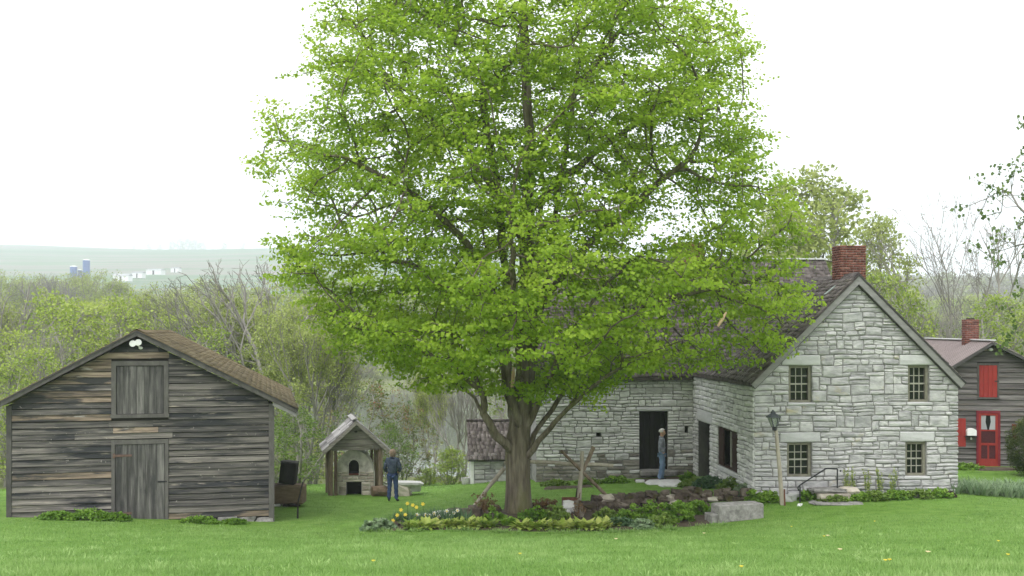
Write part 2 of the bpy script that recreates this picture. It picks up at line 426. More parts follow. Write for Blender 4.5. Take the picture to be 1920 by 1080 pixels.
BOXF = [(0, 3, 2, 1), (4, 5, 6, 7), (0, 1, 5, 4), (1, 2, 6, 5), (2, 3, 7, 6), (3, 0, 4, 7)]


def boxv(x0, x1, y0, y1, z0, z1):
    return [(x0, y0, z0), (x1, y0, z0), (x1, y1, z0), (x0, y1, z0), (x0, y0, z1), (x1, y0, z1), (x1, y1, z1), (x0, y1, z1)]


class MB:
    """collects simple solids into ONE mesh"""

    def __init__(self):
        self.v, self.f = [], []

    def add(self, vs, fs):
        b = len(self.v)
        self.v += [tuple(p) for p in vs]
        self.f += [tuple(b + i for i in q) for q in fs]
        return self

    def box(self, x0, x1, y0, y1, z0, z1):
        return self.add(boxv(min(x0, x1), max(x0, x1), min(y0, y1), max(y0, y1), min(z0, z1), max(z0, z1)), BOXF)

    def bar(self, p, q, wd, ht, up=(0, 0, 1)):
        p, q = Vector(p), Vector(q)
        d = (q - p).normalized()
        s = d.cross(Vector(up))
        if s.length < 1e-4:
            s = d.cross(Vector((1, 0, 0)))
        s.normalize()
        u = s.cross(d)
        vs = []
        for e in (p, q):
            for a, b in ((-1, -1), (1, -1), (1, 1), (-1, 1)):
                vs.append(e + s * (a * wd / 2) + u * (b * ht / 2))
        return self.add(vs, [(0, 1, 2, 3), (7, 6, 5, 4), (0, 4, 5, 1), (1, 5, 6, 2), (2, 6, 7, 3), (3, 7, 4, 0)])

    def tube(self, pts, rad, n=8, caps=True):
        pts = [Vector(p) for p in pts]
        if isinstance(rad, (int, float)):
            rad = [rad] * len(pts)
        vs, fs = [], []
        ref = None
        for i, p in enumerate(pts):
            t = (pts[min(i + 1, len(pts) - 1)] - pts[max(i - 1, 0)]).normalized()
            if ref is None:
                ref = t.orthogonal().normalized()
            ref = (ref - t * ref.dot(t)).normalized()
            b = t.cross(ref)
            for k in range(n):
                a = 2 * math.pi * k / n
                vs.append(p + (ref * math.cos(a) + b * math.sin(a)) * rad[i])
        for i in range(len(pts) - 1):
            for k in range(n):
                fs.append((i * n + k, i * n + (k + 1) % n, (i + 1) * n + (k + 1) % n, (i + 1) * n + k))
        if caps:
            fs.append(tuple(reversed(range(n))))
            fs.append(tuple((len(pts) - 1) * n + k for k in range(n)))
        return self.add(vs, fs)

    def lathe(self, prof, n=16, cx=0, cy=0):
        vs, fs = [], []
        for r, z in prof:
            for k in range(n):
                a = 2 * math.pi * k / n
                vs.append((cx + r * math.cos(a), cy + r * math.sin(a), z))
        for i in range(len(prof) - 1):
            for k in range(n):
                fs.append((i * n + k, i * n + (k + 1) % n, (i + 1) * n + (k + 1) % n, (i + 1) * n + k))
        fs.append(tuple(reversed(range(n))))
        fs.append(tuple((len(prof) - 1) * n + k for k in range(n)))
        return self.add(vs, fs)

    def prism(self, poly, y0, y1):
        """polygon in x,z extruded along y"""
        n = len(poly)
        vs = [(x, y0, z) for x, z in poly] + [(x, y1, z) for x, z in poly]
        fs = [tuple(range(n)), tuple(reversed(range(n, 2 * n)))]
        for i in range(n):
            fs.append((i, i + n, (i + 1) % n + n, (i + 1) % n))
        return self.add(vs, fs)

    def build(self, name, m, parent=None, smooth=False, bevel=0, loc=(0, 0, 0), rot=(0, 0, 0), jitter=0.0):
        me = pymesh(name, self.v, self.f, m, smooth)
        if bevel or jitter:
            bm = bmesh.new()
            bm.from_mesh(me)
            bmesh.ops.recalc_face_normals(bm, faces=bm.faces)
            if bevel:
                bmesh.ops.bevel(bm, geom=list(bm.edges), offset=bevel, segments=1, affect='EDGES', clamp_overlap=True)
            if jitter:
                for v in bm.verts:
                    v.co += Vector((random.uniform(-1, 1), random.uniform(-1, 1), random.uniform(-1, 1))) * jitter
            bm.to_mesh(me)
            bm.free()
        return link(name, me, parent, loc, rot)


def rock_mesh(name, sx, sy, sz, m, seed, sub=2, rough=0.18):
    r = random.Random(seed)
    bm = bmesh.new()
    bmesh.ops.create_cube(bm, size=1.0)
    bmesh.ops.subdivide_edges(bm, edges=bm.edges, cuts=sub - 1, use_grid_fill=True)
    for v in bm.verts:
        c = v.co * 2
        l = max(abs(c.x), abs(c.y), abs(c.z))
        s = c.normalized() * 0.62
        v.co = (v.co * 0.62 + s * 0.38)
        v.co *= 1 + r.uniform(-rough, rough)
        v.co.x *= sx
        v.co.y *= sy
        v.co.z *= sz
    bmesh.ops.recalc_face_normals(bm, faces=bm.faces)
    me = bpy.data.meshes.new(name)
    bm.to_mesh(me)
    bm.free()
    me.materials.append(MATS[m])
    return me
# ------------------------------------------------------------------ the ground
CTRL = [  # photograph row/column with the distance it lies at: the slope of the yard
    (0, 1080, 11), (960, 1080, 11), (1920, 1080, 11), (0, 1040, 16), (960, 1046, 16), (1920, 1030, 16),
    (0, 1010, 20), (960, 1020, 20), (1920, 995, 20), (100, 985, 25), (500, 1002, 25), (960, 1004, 25), (1600, 985, 24.5), (1920, 965, 25),
    (0, 972, 27.6), (250, 977, 27.8), (520, 985, 28.6), (620, 985, 29), (735, 943, 35.5), (665, 925, 38.5), (560, 932, 35), (830, 912, 43),
    (700, 906, 46), (890, 905, 39), (972, 955, 29), (1020, 905, 36.5), (1240, 905, 36.2), (1300, 887, 37.5), (1413, 932, 30.3), (1797, 921, 30.7),
    (1850, 905, 33.5), (1850, 874, 38.5), (1930, 874, 38.5), (1500, 952, 29), (1200, 940, 31.6), (1380, 981, 27.6), (1650, 952, 28.6), (1900, 938, 31),
    (700, 997, 27), (1000, 1002, 26.5), (1250, 992, 26.7), (1150, 978, 28.6), (20, 935, 34), (200, 925, 40), (1450, 880, 41), (1100, 890, 42),
]
_cp = np.array([list(at(*c)) for c in CTRL] + [(-9, 2, 3.4), (0, 0, 3.5), (9, 2, 3.4), (0, -20, 5), (-30, 20, 1.4), (-30, 35, -0.3), (30, 20, 1.8), (28, 35, 0.5),
                                               (20, 47, 0.2), (0, 50, -1.9), (-15, 50, -2.2), (-30, 50, -2.4)])


def _tps(d2):
    return np.where(d2 > 1e-9, d2 * np.log(np.maximum(d2, 1e-9)) * 0.5, 0)


_n = len(_cp)
_d2 = ((_cp[:, None, :2] - _cp[None, :, :2]) ** 2).sum(-1)
_A = np.zeros((_n + 3, _n + 3))
_A[:_n, :_n] = _tps(_d2) + np.eye(_n) * 4.0
_A[:_n, _n] = 1
_A[:_n, _n + 1:] = _cp[:, :2]
_A[_n:, :_n] = _A[:_n, _n:].T
_w = np.linalg.solve(_A, np.concatenate([_cp[:, 2], np.zeros(3)]))


def sstep(a, b, x):
    t = np.clip((x - a) / (b - a), 0, 1)
    return t * t * (3 - 2 * t)


def gza(x, y):
    """height of the ground, arrays"""
    x, y = np.asarray(x, float), np.asarray(y, float)
    xc, yc = np.clip(x, -34, 34), np.clip(y, -25, 52)
    d2 = (xc[..., None] - _cp[:, 0]) ** 2 + (yc[..., None] - _cp[:, 1]) ** 2
    near = _tps(d2) @ _w[:_n] + _w[_n] + xc * _w[_n + 1] + yc * _w[_n + 2]
    # valley: down to the river, flats beyond, then the far hillside
    r = x / np.maximum(y, 1)
    v = -2.2 - 4.6 * sstep(48, 84, y) - 1.9 * sstep(84, 92, y) + 3.2 * sstep(205, 225, y)
    v = v + 2.4 * sstep(10, 40, x) * (1 - sstep(60, 120, y))
    cap = 250 - 22 * sstep(-0.5, -0.2, r) - 170 * sstep(0.0, 0.26, r)
    hill = 0.095 * np.maximum(y - 350, 0) + 0.035 * np.maximum(y - 1000, 0)
    hill = cap * (1 - np.exp(-(hill / cap) ** 2.2)) ** (1 / 2.2)
    hill = hill + sstep(500, 1500, y) * (3.0 * np.sin(x * 0.004 + 1.0) + 2.0 * np.sin(x * 0.011 + y * 0.003))
    t = sstep(45, 64, y)
    return near * (1 - t) + (v + hill) * t


def gz(x, y):
    return float(gza(np.array([x]), np.array([y]))[0])


def gp(px, py, d):
    """the point of a sight line at distance d, dropped onto the ground"""
    p = at(px, py, d)
    return Vector((p.x, p.y, gz(p.x, p.y)))


def axis(parts):
    o = []
    for a, b, s in parts:
        o += list(np.arange(a, b, s))
    return np.array(o + [parts[-1][1]])


def sheet(name, xs, ys, m, smooth=True, dz=0.0, fn=None):
    X, Y = np.meshgrid(xs, ys)
    Z = (fn or gza)(X.ravel(), Y.ravel()) + dz
    V = np.stack([X.ravel(), Y.ravel(), Z], 1)
    ny, nx = X.shape
    i = np.arange(ny * nx).reshape(ny, nx)
    Fa = np.stack([i[:-1, :-1].ravel(), i[:-1, 1:].ravel(), i[1:, 1:].ravel(), i[1:, :-1].ravel()], 1)
    me = npmesh(name, V, Fa, m, smooth=smooth)
    return me


_ys = axis([(-60, -10, 5), (-10, 50, 0.6), (50, 100, 2), (100, 260, 8), (260, 900, 25), (900, 3100, 70)])
_xs = axis([(-1900, -400, 90), (-400, -80, 20), (-80, -24, 4), (-24, 24, 0.6), (24, 80, 4), (80, 400, 20), (400, 1900, 90)])
gme = sheet('ground', _xs, _ys, 'lawn')
gme.materials.append(MATS['valley'])
gme.materials.append(MATS['hill_fields'])
_pc = np.empty(len(gme.polygons) * 3, dtype=np.float32)
gme.polygons.foreach_get('center', _pc)
_py = _pc.reshape(-1, 3)[:, 1]
_px = _pc.reshape(-1, 3)[:, 0]
gme.polygons.foreach_set('material_index', np.where(_py > 330, np.where(_px > 0.02 * _py, 1, 2), np.where(_py > 50, 1, 0)).astype(np.int32))
tag(link('ground', gme), 'green lawn sloping down to the wooded valley', None, None, 'structure')

river = npmesh('river', [(-1200, 80, -7.0), (1200, 80, -7.0), (1200, 228, -7.0), (-1200, 228, -7.0)], [(0, 1, 2, 3)], 'river_water')
tag(link('river', river), 'pale river seen through the trees', None, None, 'structure')

# air: one closed box around everything
hz = MB().box(-1960, 1960, -75, 3150, -12, 330).build('haze', 'stone')
hz.data.materials.clear()
hm = bpy.data.materials.new('haze_air')
hm.use_nodes = True
hm.node_tree.nodes.clear()
ho = hm.node_tree.nodes.new("ShaderNodeOutputMaterial")
hv = hm.node_tree.nodes.new("ShaderNodeVolumePrincipled")
hv.inputs['Color'].default_value = (0.86, 0.92, 1.0, 1)
hv.inputs['Density'].default_value = 0.00045
hv.inputs['Anisotropy'].default_value = 0.2
hm.node_tree.links.new(hv.outputs[0], ho.inputs['Volume'])
hz.data.materials.append(hm)
tag(hz, kind='stuff')


# ------------------------------------------------------------------ masonry
def stone_geo(u0, u1, v0, v1, proud, r, joint=0.0075):
    """one irregular block, in wall coordinates (u along, v up, w outward): 40 triangles"""
    u0, u1, v0, v1 = u0 + joint, u1 - joint, v0 + joint * 0.8, v1 - joint * 0.8
    W, H = max(u1 - u0, 0.02), max(v1 - v0, 0.02)
    ch = min(0.028, W * 0.22, H * 0.22)
    ju, jv = min(0.03, W * 0.14), min(0.02, H * 0.17)
    base = [(0, 0), (0.5, 0), (1, 0), (1, 0.5), (1, 1), (0.5, 1), (0, 1), (0, 0.5)]
    vs = []
    rim = []
    for a, b in base:
        aa = a + (r.uniform(-0.2, 0.2) if a == 0.5 else 0)
        corner = a != 0.5 and b != 0.5
        cu = (r.uniform(0, 0.7) * ju if corner else r.uniform(-0.2, 0.4) * ju) * (1 if a < 0.5 else -1 if a > 0.5 else 0)
        cv = (r.uniform(0, 0.9) * jv if corner else r.uniform(-0.25, 0.6) * jv) * (1 if b < 0.5 else -1 if b > 0.5 else 0)
        rim.append((u0 + aa * W + cu, v0 + b * H + cv))
    for u, v in rim:
        vs.append((u, v, -0.05))
    for u, v in rim:
        vs.append((u, v, proud * 0.35 + r.uniform(0, 0.006)))
    cu, cv = (u0 + u1) / 2, (v0 + v1) / 2
    for u, v in rim:
        k = 1 - ch / max(W, 0.05) * 2
        kv = 1 - ch / max(H, 0.05) * 2
        vs.append((cu + (u - cu) * k, cv + (v - cv) * kv, proud + r.uniform(-0.009, 0.011)))
    vs.append((cu + r.uniform(-0.2, 0.2) * W, cv + r.uniform(-0.15, 0.15) * H, proud + r.uniform(-0.004, 0.018)))
    fs = []
    for k in range(8):
        n = (k + 1) % 8
        fs.append((k, n, 8 + n, 8 + k))
        fs.append((8 + k, 8 + n, 16 + n, 16 + k))
        fs.append((16 + k, 16 + n, 24))
    return vs, fs


def lay_stones(u0, u1, v0, v1, holes, r, hmin, hmax, wmin, wmax, clip=None, tall=0.14):
    """coursed rubble in a rectangle with rectangular holes; returns stone rectangles"""
    edges = sorted({round(v, 3) for v in [v0, v1] + [h[2] for h in holes] + [h[3] for h in holes] if v0 <= v <= v1})
    keep = [edges[0]]
    for e in edges[1:]:
        if e - keep[-1] > 0.035:
            keep.append(e)
    rects = []
    for a, b in zip(keep[:-1], keep[1:]):
        n = max(1, round((b - a) / r.uniform(hmin * 1.1, hmax * 0.9)))
        cuts = [a + (b - a) * i / n for i in range(n + 1)]
        for i in range(1, n):
            cuts[i] += r.uniform(-0.2, 0.2) * (b - a) / n
        blocked = {i: [] for i in range(n + 1)}
        for i in range(n):
            ra, rb = cuts[i], cuts[i + 1]
            mid = (ra + rb) / 2
            iv = [(u0, u1)]
            cutlist = [(h[0], h[1]) for h in holes if h[2] < mid < h[3]] + blocked[i]
            for ha, hb in cutlist:
                nv = []
                for x, y in iv:
                    if hb <= x or ha >= y:
                        nv.append((x, y))
                    else:
                        if ha - x > 0.03:
                            nv.append((x, ha))
                        if y - hb > 0.03:
                            nv.append((hb, y))
                iv = nv
            for x, y in iv:
                if clip:
                    cx, cy = clip(ra, rb)
                    x, y = max(x, cx), min(y, cy)
                if y - x < 0.06:
                    continue
                p = x
                while p < y - 1e-6:
                    wd = r.uniform(wmin, wmax) if r.random() < 0.75 else r.uniform(wmin, wmin * 1.5)
                    if y - p - wd < wmin * 0.8:
                        wd = y - p
                    wd = min(wd, y - p)
                    q = p + wd
                    if i < n - 1 and r.random() < tall and (not clip or (clip(cuts[i + 1], cuts[i + 2])[0] < p and clip(cuts[i + 1], cuts[i + 2])[1] > q)) \
                            and not any(not (hb <= p or ha >= q) for ha, hb in [(h[0], h[1]) for h in holes if h[2] < (cuts[i + 1] + cuts[i + 2]) / 2 < h[3]]):
                        rects.append((p, q, ra, cuts[i + 2]))
                        blocked[i + 1].append((p, q))
                    elif rb - ra > 0.15 and r.random() < 0.16:
                        m_ = ra + (rb - ra) * r.uniform(0.4, 0.6)
                        rects.append((p, q, ra, m_))
                        rects.append((p, q, m_, rb))
                    else:
                        rects.append((p, q, ra, rb))
                    p = q
    return rects


def to_wall(vs, O, U, N):
    O, U, N = Vector(O), Vector(U), Vector(N)
    Z = Vector((0, 0, 1))
    return [O + U * a + Z * b + N * c for a, b, c in vs]


def warp(u, v):
    return 0.018 * math.sin(u * 2.1 + 1.3 * math.sin(v * 1.7)) + 0.011 * math.sin(u * 5.3 + v * 3)


def wall_core(name, u0, u1, v0, v1, holes, O, U, N, thick, parent, planes=(), m='mortar'):
    """a slab with rectangular openings; planes = (point, outward normal) in wall coordinates cut it"""
    us = sorted({u0, u1, *[h[0] for h in holes], *[h[1] for h in holes]})
    zs = sorted({v0, v1, *[h[2] for h in holes], *[h[3] for h in holes]})
    bm = bmesh.new()
    O, U, N = Vector(O), Vector(U), Vector(N)
    for a, b in zip(us[:-1], us[1:]):
        # merge vertically adjoining cells
        run = None
        for c, d in list(zip(zs[:-1], zs[1:])) + [(None, None)]:
            solid = c is not None and not any(h[0] < (a + b) / 2 < h[1] and h[2] < (c + d) / 2 < h[3] for h in holes)
            if solid:
                run = (run[0], d) if run else (c, d)
            if (not solid) and run:
                vs = [bm.verts.new(p) for p in [(x, z, y) for (x, y, z) in boxv(a, b, 0, -thick, run[0], run[1])]]
                for q in BOXF:
                    bm.faces.new([vs[i] for i in q])
                run = None
    for p, n in planes:
        bmesh.ops.bisect_plane(bm, geom=bm.verts[:] + bm.edges[:] + bm.faces[:], plane_co=p, plane_no=n, clear_outer=True)
    for v in bm.verts:
        u_, z_, w_ = v.co.x, v.co.y, v.co.z
        v.co = O + U * u_ + Vector((0, 0, 1)) * z_ + N * w_
    bmesh.ops.recalc_face_normals(bm, faces=bm.faces)
    me = bpy.data.meshes.new(name)
    bm.to_mesh(me)
    bm.free()
    me.materials.append(MATS[m])
    return link(name, me, parent)


def shingle_field(O, U, V, lu, lv, ex, wd, th, r, inside=None, lift=0.0):
    """overlapping courses of separate shingles on a slope; arrays for one mesh"""
    O, U, V = np.array(O, float), np.array(U, float), np.array(V, float)
    N = np.cross(U, V)
    vs, fs, tn = [], [], []
    nrow = int(math.ceil(lv / ex))
    for i in range(nrow):
        v = i * ex
        u = -r.uniform(0, wd)
        while u < lu:
            ww = wd * r.uniform(0.6, 1.35)
            a, b = max(u, 0), min(u + ww, lu)
            u += ww
            if b - a < 0.02:
                continue
            if inside and not inside((a + b) / 2, v + ex / 2):
                continue
            j = r.uniform(-0.14, 0.14) * ex
            t0 = th * r.uniform(0.8, 1.5) + lift
            top = min(v + ex * 1.5, lv + 0.01)
            g_ = 0.004
            corners = [(a + g_, v + j, 0), (b - g_, v + j + r.uniform(-.05, .05) * ex, 0), (b - g_, top, -0.004), (a + g_, top, -0.004)]
            base = len(vs)
            for cu, cv, cw in corners:
                vs.append(O + U * cu + V * cv + N * cw)
            hh = (t0, t0 * r.uniform(0.85, 1.15), 0.006 + lift, 0.006 + lift)
            for (cu, cv, cw), h in zip(corners, hh):
                vs.append(O + U * cu + V * cv + N * h)
            fs += [(base + 4, base + 5, base + 6, base + 7), (base, base + 1, base + 5, base + 4), (base + 1, base + 2, base + 6, base + 5), (base + 3, base, base + 4, base + 7)]
            tn += [r.random()] * 8
    return np.array(vs), np.array(fs), np.array(tn)


def join_fields(fields):
    vs, fs, tn, b = [], [], [], 0
    for v, f, t in fields:
        if len(v) == 0:
            continue
        vs.append(v)
        fs.append(f + b)
        tn.append(t)
        b += len(v)
    return np.concatenate(vs), np.concatenate(fs), np.concatenate(tn)


def chimney(name, parent, cx, cy, z0, z1, sx, sy, r, cap=True):
    """brick stack: core, separate small bricks, corbelled top course"""
    mb = MB().box(cx - sx / 2, cx + sx / 2, cy - sy / 2, cy + sy / 2, z0, z1)
    core = mb.build(name, 'brick_mortar', parent)
    vs, fs, tn = [], [], []
    h, l, p = 0.072, 0.205, 0.009
    n = int((z1 - z0) / h)
    for i in range(n + 1):
        a = z0 + i * h
        b = a + h - 0.012
        pp = p + (0.03 if i >= n - 1 and cap else 0)
        for side in range(4):
            ln = (sx if side % 2 == 0 else sy) + 2 * pp
            u = -(l / 2 if (i + side) % 2 else 0)
            while u < ln:
                x0, x1 = max(u, 0), min(u + l - 0.012, ln)
                u += l
                if x1 - x0 < 0.02:
                    continue
                e = pp + r.uniform(-0.002, 0.003)
                if side == 0:
                    bx = (cx - sx / 2 - pp + x0, cx - sx / 2 - pp + x1, cy - sy / 2 - e, cy - sy / 2 + 0.02)
                elif side == 2:
                    bx = (cx - sx / 2 - pp + x0, cx - sx / 2 - pp + x1, cy + sy / 2 - 0.02, cy + sy / 2 + e)
                elif side == 1:
                    bx = (cx + sx / 2 - 0.02, cx + sx / 2 + e, cy - sy / 2 - pp + x0, cy - sy / 2 - pp + x1)
                else:
                    bx = (cx - sx / 2 - e, cx - sx / 2 + 0.02, cy - sy / 2 - pp + x0, cy - sy / 2 - pp + x1)
                k = len(vs)
                vs += boxv(*bx, a, b)
                fs += [tuple(k + q for q in f) for f in BOXF]
                tn += [r.random()] * 8
    o = link('brickwork', npmesh('brickwork', vs, fs, 'brick', tn), core)
    tag(o, kind='stuff')
    MB().box(cx - sx / 2 + 0.12, cx + sx / 2 - 0.12, cy - sy / 2 + 0.12, cy + sy / 2 - 0.12, z1 + 0.002, z1 + 0.06).build('flue', 'room_dark', core)
    return core


def sash_window(parent, u0, u1, v0, v1, O, U, N, cols=3, rows=4, deep=0.13):
    """framed small-pane window set back in a wall; each pane is an object"""
    fr = 0.075
    mb = MB()

    def bx(a, b, c, d, w0, w1, m_=mb):
        v = [(x, z, y) for (x, y, z) in boxv(a, b, w0, w1, c, d)]
        m_.add(to_wall(v, O, U, N), BOXF)
    bx(u0, u0 + fr, v0, v1, -deep - 0.08, -deep + 0.05)
    bx(u1 - fr, u1, v0, v1, -deep - 0.08, -deep + 0.05)
    bx(u0 + fr, u1 - fr, v1 - fr, v1, -deep - 0.08, -deep + 0.048)
    bx(u0 + fr, u1 - fr, v0, v0 + fr * 0.8, -deep - 0.08, -deep + 0.07)
    win = mb.build('window', 'window_wood', parent)
    a, b, c, d = u0 + fr, u1 - fr, v0 + fr * 0.8, v1 - fr
    m2 = MB()
    mw = 0.022
    for i in range(1, cols):
        x = a + (b - a) * i / cols
        bx(x - mw / 2, x + mw / 2, c, d, -deep - 0.045, -deep - 0.012, m2)
    for j in range(1, rows):
        z = c + (d - c) * j / rows
        t = mw * (1.9 if j == rows // 2 else 1)
        bx(a, b, z - t / 2, z + t / 2, -deep - 0.047, -deep - (0.002 if j == rows // 2 else 0.010), m2)
    m2.build('muntin', 'muntin', win)
    for i in range(cols):
        for j in range(rows):
            x0, x1 = a + (b - a) * i / cols + mw / 2, a + (b - a) * (i + 1) / cols - mw / 2
            z0, z1 = c + (d - c) * j / rows + mw / 2, c + (d - c) * (j + 1) / rows - mw / 2
            pm = MB()
            t = random.uniform(-0.004, 0.004)
            q = [(x0, z0, -deep - 0.034 + t), (x1, z0, -deep - 0.034 - t), (x1, z1, -deep - 0.034 - t), (x0, z1, -deep - 0.034 + t)]
            q2 = [(p[0], p[1], p[2] - 0.006) for p in q]
            pm.add(to_wall(q + q2, O, U, N), [(0, 1, 2, 3), (7, 6, 5, 4), (0, 4, 5, 1), (1, 5, 6, 2), (2, 6, 7, 3), (3, 7, 4, 0)])
            pm.build('pane', 'pane_glass', win)
    return win


# ------------------------------------------------------------------ the stone house
HX, HY, HT = 6.863, 30.3, R(3.86)
GW, SL, ML, MD = 6.0, 7.23, 5.55, 7.5        # gable width, side wall length, main wall length, main block depth
house = thing('stone_house', 'pale grey stone house with steep shake roof and gable end at right', 'house', (HX, HY, 0), HT)


def on_wall(px, py, O, U):
    """where a sight line meets a wall of the house: (u, z)"""
    c, s = math.cos(HT), math.sin(HT)
    ox, oy = HX + c * O[0] - s * O[1], HY + s * O[0] + c * O[1]
    ux, uy = c * U[0] - s * U[1], s * U[0] + c * U[1]
    nx, ny = -uy, ux
    tx = (px - 960) / F
    t = (ox * nx + oy * ny) / (tx * nx + ny)
    return (tx * t - ox) * ux + (t - oy) * uy, EYE - (py - HZ) / F * t


GO, GU, GN = (0, 0, 0), (1, 0, 0), (0, -1, 0)
SO, SU, SN = (0, SL, 0), (0, -1, 0), (-1, 0, 0)
MO, MU, MN = (-ML, SL, 0), (1, 0, 0), (0, -1, 0)
RIDGE, SLOPE = 6.72, 0.985
MRID, MEAVE = 7.82, 3.66
gu = lambda px: on_wall(px, 800, GO, GU)[0]
su = lambda px: on_wall(px, 800, SO, SU)[0]
mu = lambda px: on_wall(px, 800, MO, MU)[0]
gz_ = lambda py: on_wall(1600, py, GO, GU)[1]
UV, LV = (gz_(754), gz_(685)), (gz_(893), gz_(829))
wins = [(gu(1479), gu(1522), *UV), (gu(1703), gu(1742), *UV), (gu(1476), gu(1522), *LV), (gu(1698), gu(1737), *LV)]
g_holes = list(wins)
g_big = []
for (a, b, c, d) in wins:
    g_big.append((a - 0.16 - random.uniform(0, .12), b + 0.2 + random.uniform(0, .1), d, d + 0.30))        # lintels
    g_big.append((a - 0.05, b + 0.12, c - 0.11, c))                                                        # sills
# side wall: door and shuttered window
sd = (su(1309), su(1331), -0.4, on_wall(1322, 793, SO, SU)[1])
sw_ = (su(1346.5), su(1383), on_wall(1365, 880, SO, SU)[1], on_wall(1365, 805, SO, SU)[1])
s_holes = [sd, sw_]
s_big = [(sd[0] - 0.1, sd[1] + 0.35, sd[3], sd[3] + 0.42), (sw_[0] - 0.1, sw_[1] + 0.1, sw_[2] - 0.16, sw_[2])]
md = (mu(1199), mu(1252), on_wall(1225, 881, MO, MU)[1], on_wall(1225, 771, MO, MU)[1])
niche = (mu(1118), mu(1127), on_wall(1122, 819, MO, MU)[1], on_wall(1122, 811, MO, MU)[1])
niche2 = (mu(1284), mu(1290), on_wall(1287, 812, MO, MU)[1], on_wall(1287, 799, MO, MU)[1])
m_holes = [md, niche, niche2]
m_big = [(md[0] - 0.12, md[1] + 0.14, md[3], md[3] + 0.16)]

roofline = lambda u: RIDGE - 0.18 - SLOPE * abs(u - GW / 2)


def gclip(a, b):
    h = (RIDGE - 0.2 - b) / SLOPE
    h2 = (RIDGE - 0.2 - a) / SLOPE
    hm_ = min(h * 0.5 + h2 * 0.5, GW / 2)
    return GW / 2 - hm_, GW / 2 + hm_


n1 = Vector((-SLOPE, 1, 0)).normalized()
n2 = Vector((SLOPE, 1, 0)).normalized()
apex = Vector((GW / 2, RIDGE - 0.14, 0))
gwall = wall_core('gable_wall', 0.04, GW - 0.04, -0.6, RIDGE - 0.1, g_holes, (0, 0.014, 0), GU, GN, 0.45, house, [(apex, n1), (apex, n2)])
swall = wall_core('side_wall', 0.0, SL - 0.49, -0.8, MEAVE, s_holes, (0.014, SL, 0), SU, SN, 0.45, house)
mwall = wall_core('front_wall', 0.04, ML - 0.001, -0.9, MEAVE, m_holes, (MO[0], MO[1] + 0.014, 0), MU, MN, 0.45, house)
# the walls that face away
MB().box(GW - 0.45, GW - 0.03, 0.49, SL + MD, -0.6, MEAVE).build('rear_wall', 'mortar', house)
MB().box(-ML, GW - 0.5, SL + MD - 0.45, SL + MD, -1.2, MEAVE).build('rear_wall', 'mortar', house)
lw = MB().prism([(0, -1.2), (MD, -1.2), (MD, MEAVE), (MD / 2, MRID - 0.25), (0, MEAVE)], 0, 0.4)
lw.v = [(-ML + y, SL + x + 0.035, z) for (x, y, z) in lw.v]
lw.build('end_wall', 'mortar', house)
MB().box(0.55, GW - 0.6, 0.6, SL + MD - 0.6, 2.35, 2.42).build('upper_floor', 'room_dark', house)

stones = []      # (area on the picture, verts, faces, wall)
rs = random.Random(5)
for wall, (O, U, N), rects, sc in (
        (gwall, (GO, GU, GN), [(q, False) for q in lay_stones(0, GW, -0.3, 6.4, g_holes + g_big, rs, 0.10, 0.20, 0.2, 0.72, gclip)] + [(q, True) for q in g_big], 1.0),
        (swall, (SO, SU, SN), [(q, False) for q in lay_stones(0, SL, -0.5, MEAVE, s_holes + s_big, rs, 0.11, 0.19, 0.26, 0.85)] + [(q, True) for q in s_big], 0.22),
        (mwall, (MO, MU, MN), [(q, False) for q in lay_stones(0, ML, -0.6, MEAVE, m_holes + m_big, rs, 0.10, 0.18, 0.2, 0.62)] + [(q, True) for q in m_big], 0.62)):
    for (a, b, c, d), big in rects:
        vs, fs = stone_geo(a, b, c, d, rs.uniform(0.008, 0.04) if not big else 0.03, rs)
        vs = [(x, z + (0 if big else warp(x, z) * (0.4 if any(h[0] - .5 < x < h[1] + .5 for h in (g_holes if wall is gwall else s_holes if wall is swall else m_holes)) else 1)), y)
              for x, z, y in vs]
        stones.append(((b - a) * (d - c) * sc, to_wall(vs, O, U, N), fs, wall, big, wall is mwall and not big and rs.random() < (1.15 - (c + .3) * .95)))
stones.sort(key=lambda s: (-s[4], -s[0]))
rest = {}
for k, (ar, vs, fs, wall, big, damp) in enumerate(stones):
    if k < 298:
        o = link('stone', pymesh('stone', vs, fs, 'lintel' if big else 'stone' if wall is gwall else 'damp_stone' if damp else 'lifted_white_stone'), wall)
    else:
        rv, rf, rt = rest.setdefault((wall.name, damp), ([], [], []))
        b0 = len(rv)
        rv += vs
        for q in fs:
            rf.append(tuple(b0 + i for i in q))
        rt += [rs.random()] * len(vs)
for wall in (gwall, swall, mwall):
    for damp in (False, True):
        if (wall.name, damp) not in rest:
            continue
        rv, rf, rt = rest[(wall.name, damp)]
        me = pymesh('small_stones', rv, rf, 'stone' if wall is gwall else 'damp_stone' if damp else 'lifted_white_stone')
        a = me.attributes.new('tint', 'FLOAT', 'POINT')
        a.data.foreach_set('value', np.array(rt, dtype=np.float32))
        tag(link('small_stones', me, wall), kind='stuff')

for q in wins:
    sash_window(house, q[0], q[1], q[2], q[3], GO, GU, GN)
# shuttered window in the side wall
a, b, c, d = sw_


def wbox(mb, a, b, c, d, w0, w1, O, U, N):
    mb.add(to_wall([(x, z, y) for (x, y, z) in boxv(a, b, w0, w1, c, d)], O, U, N), BOXF)
    return mb


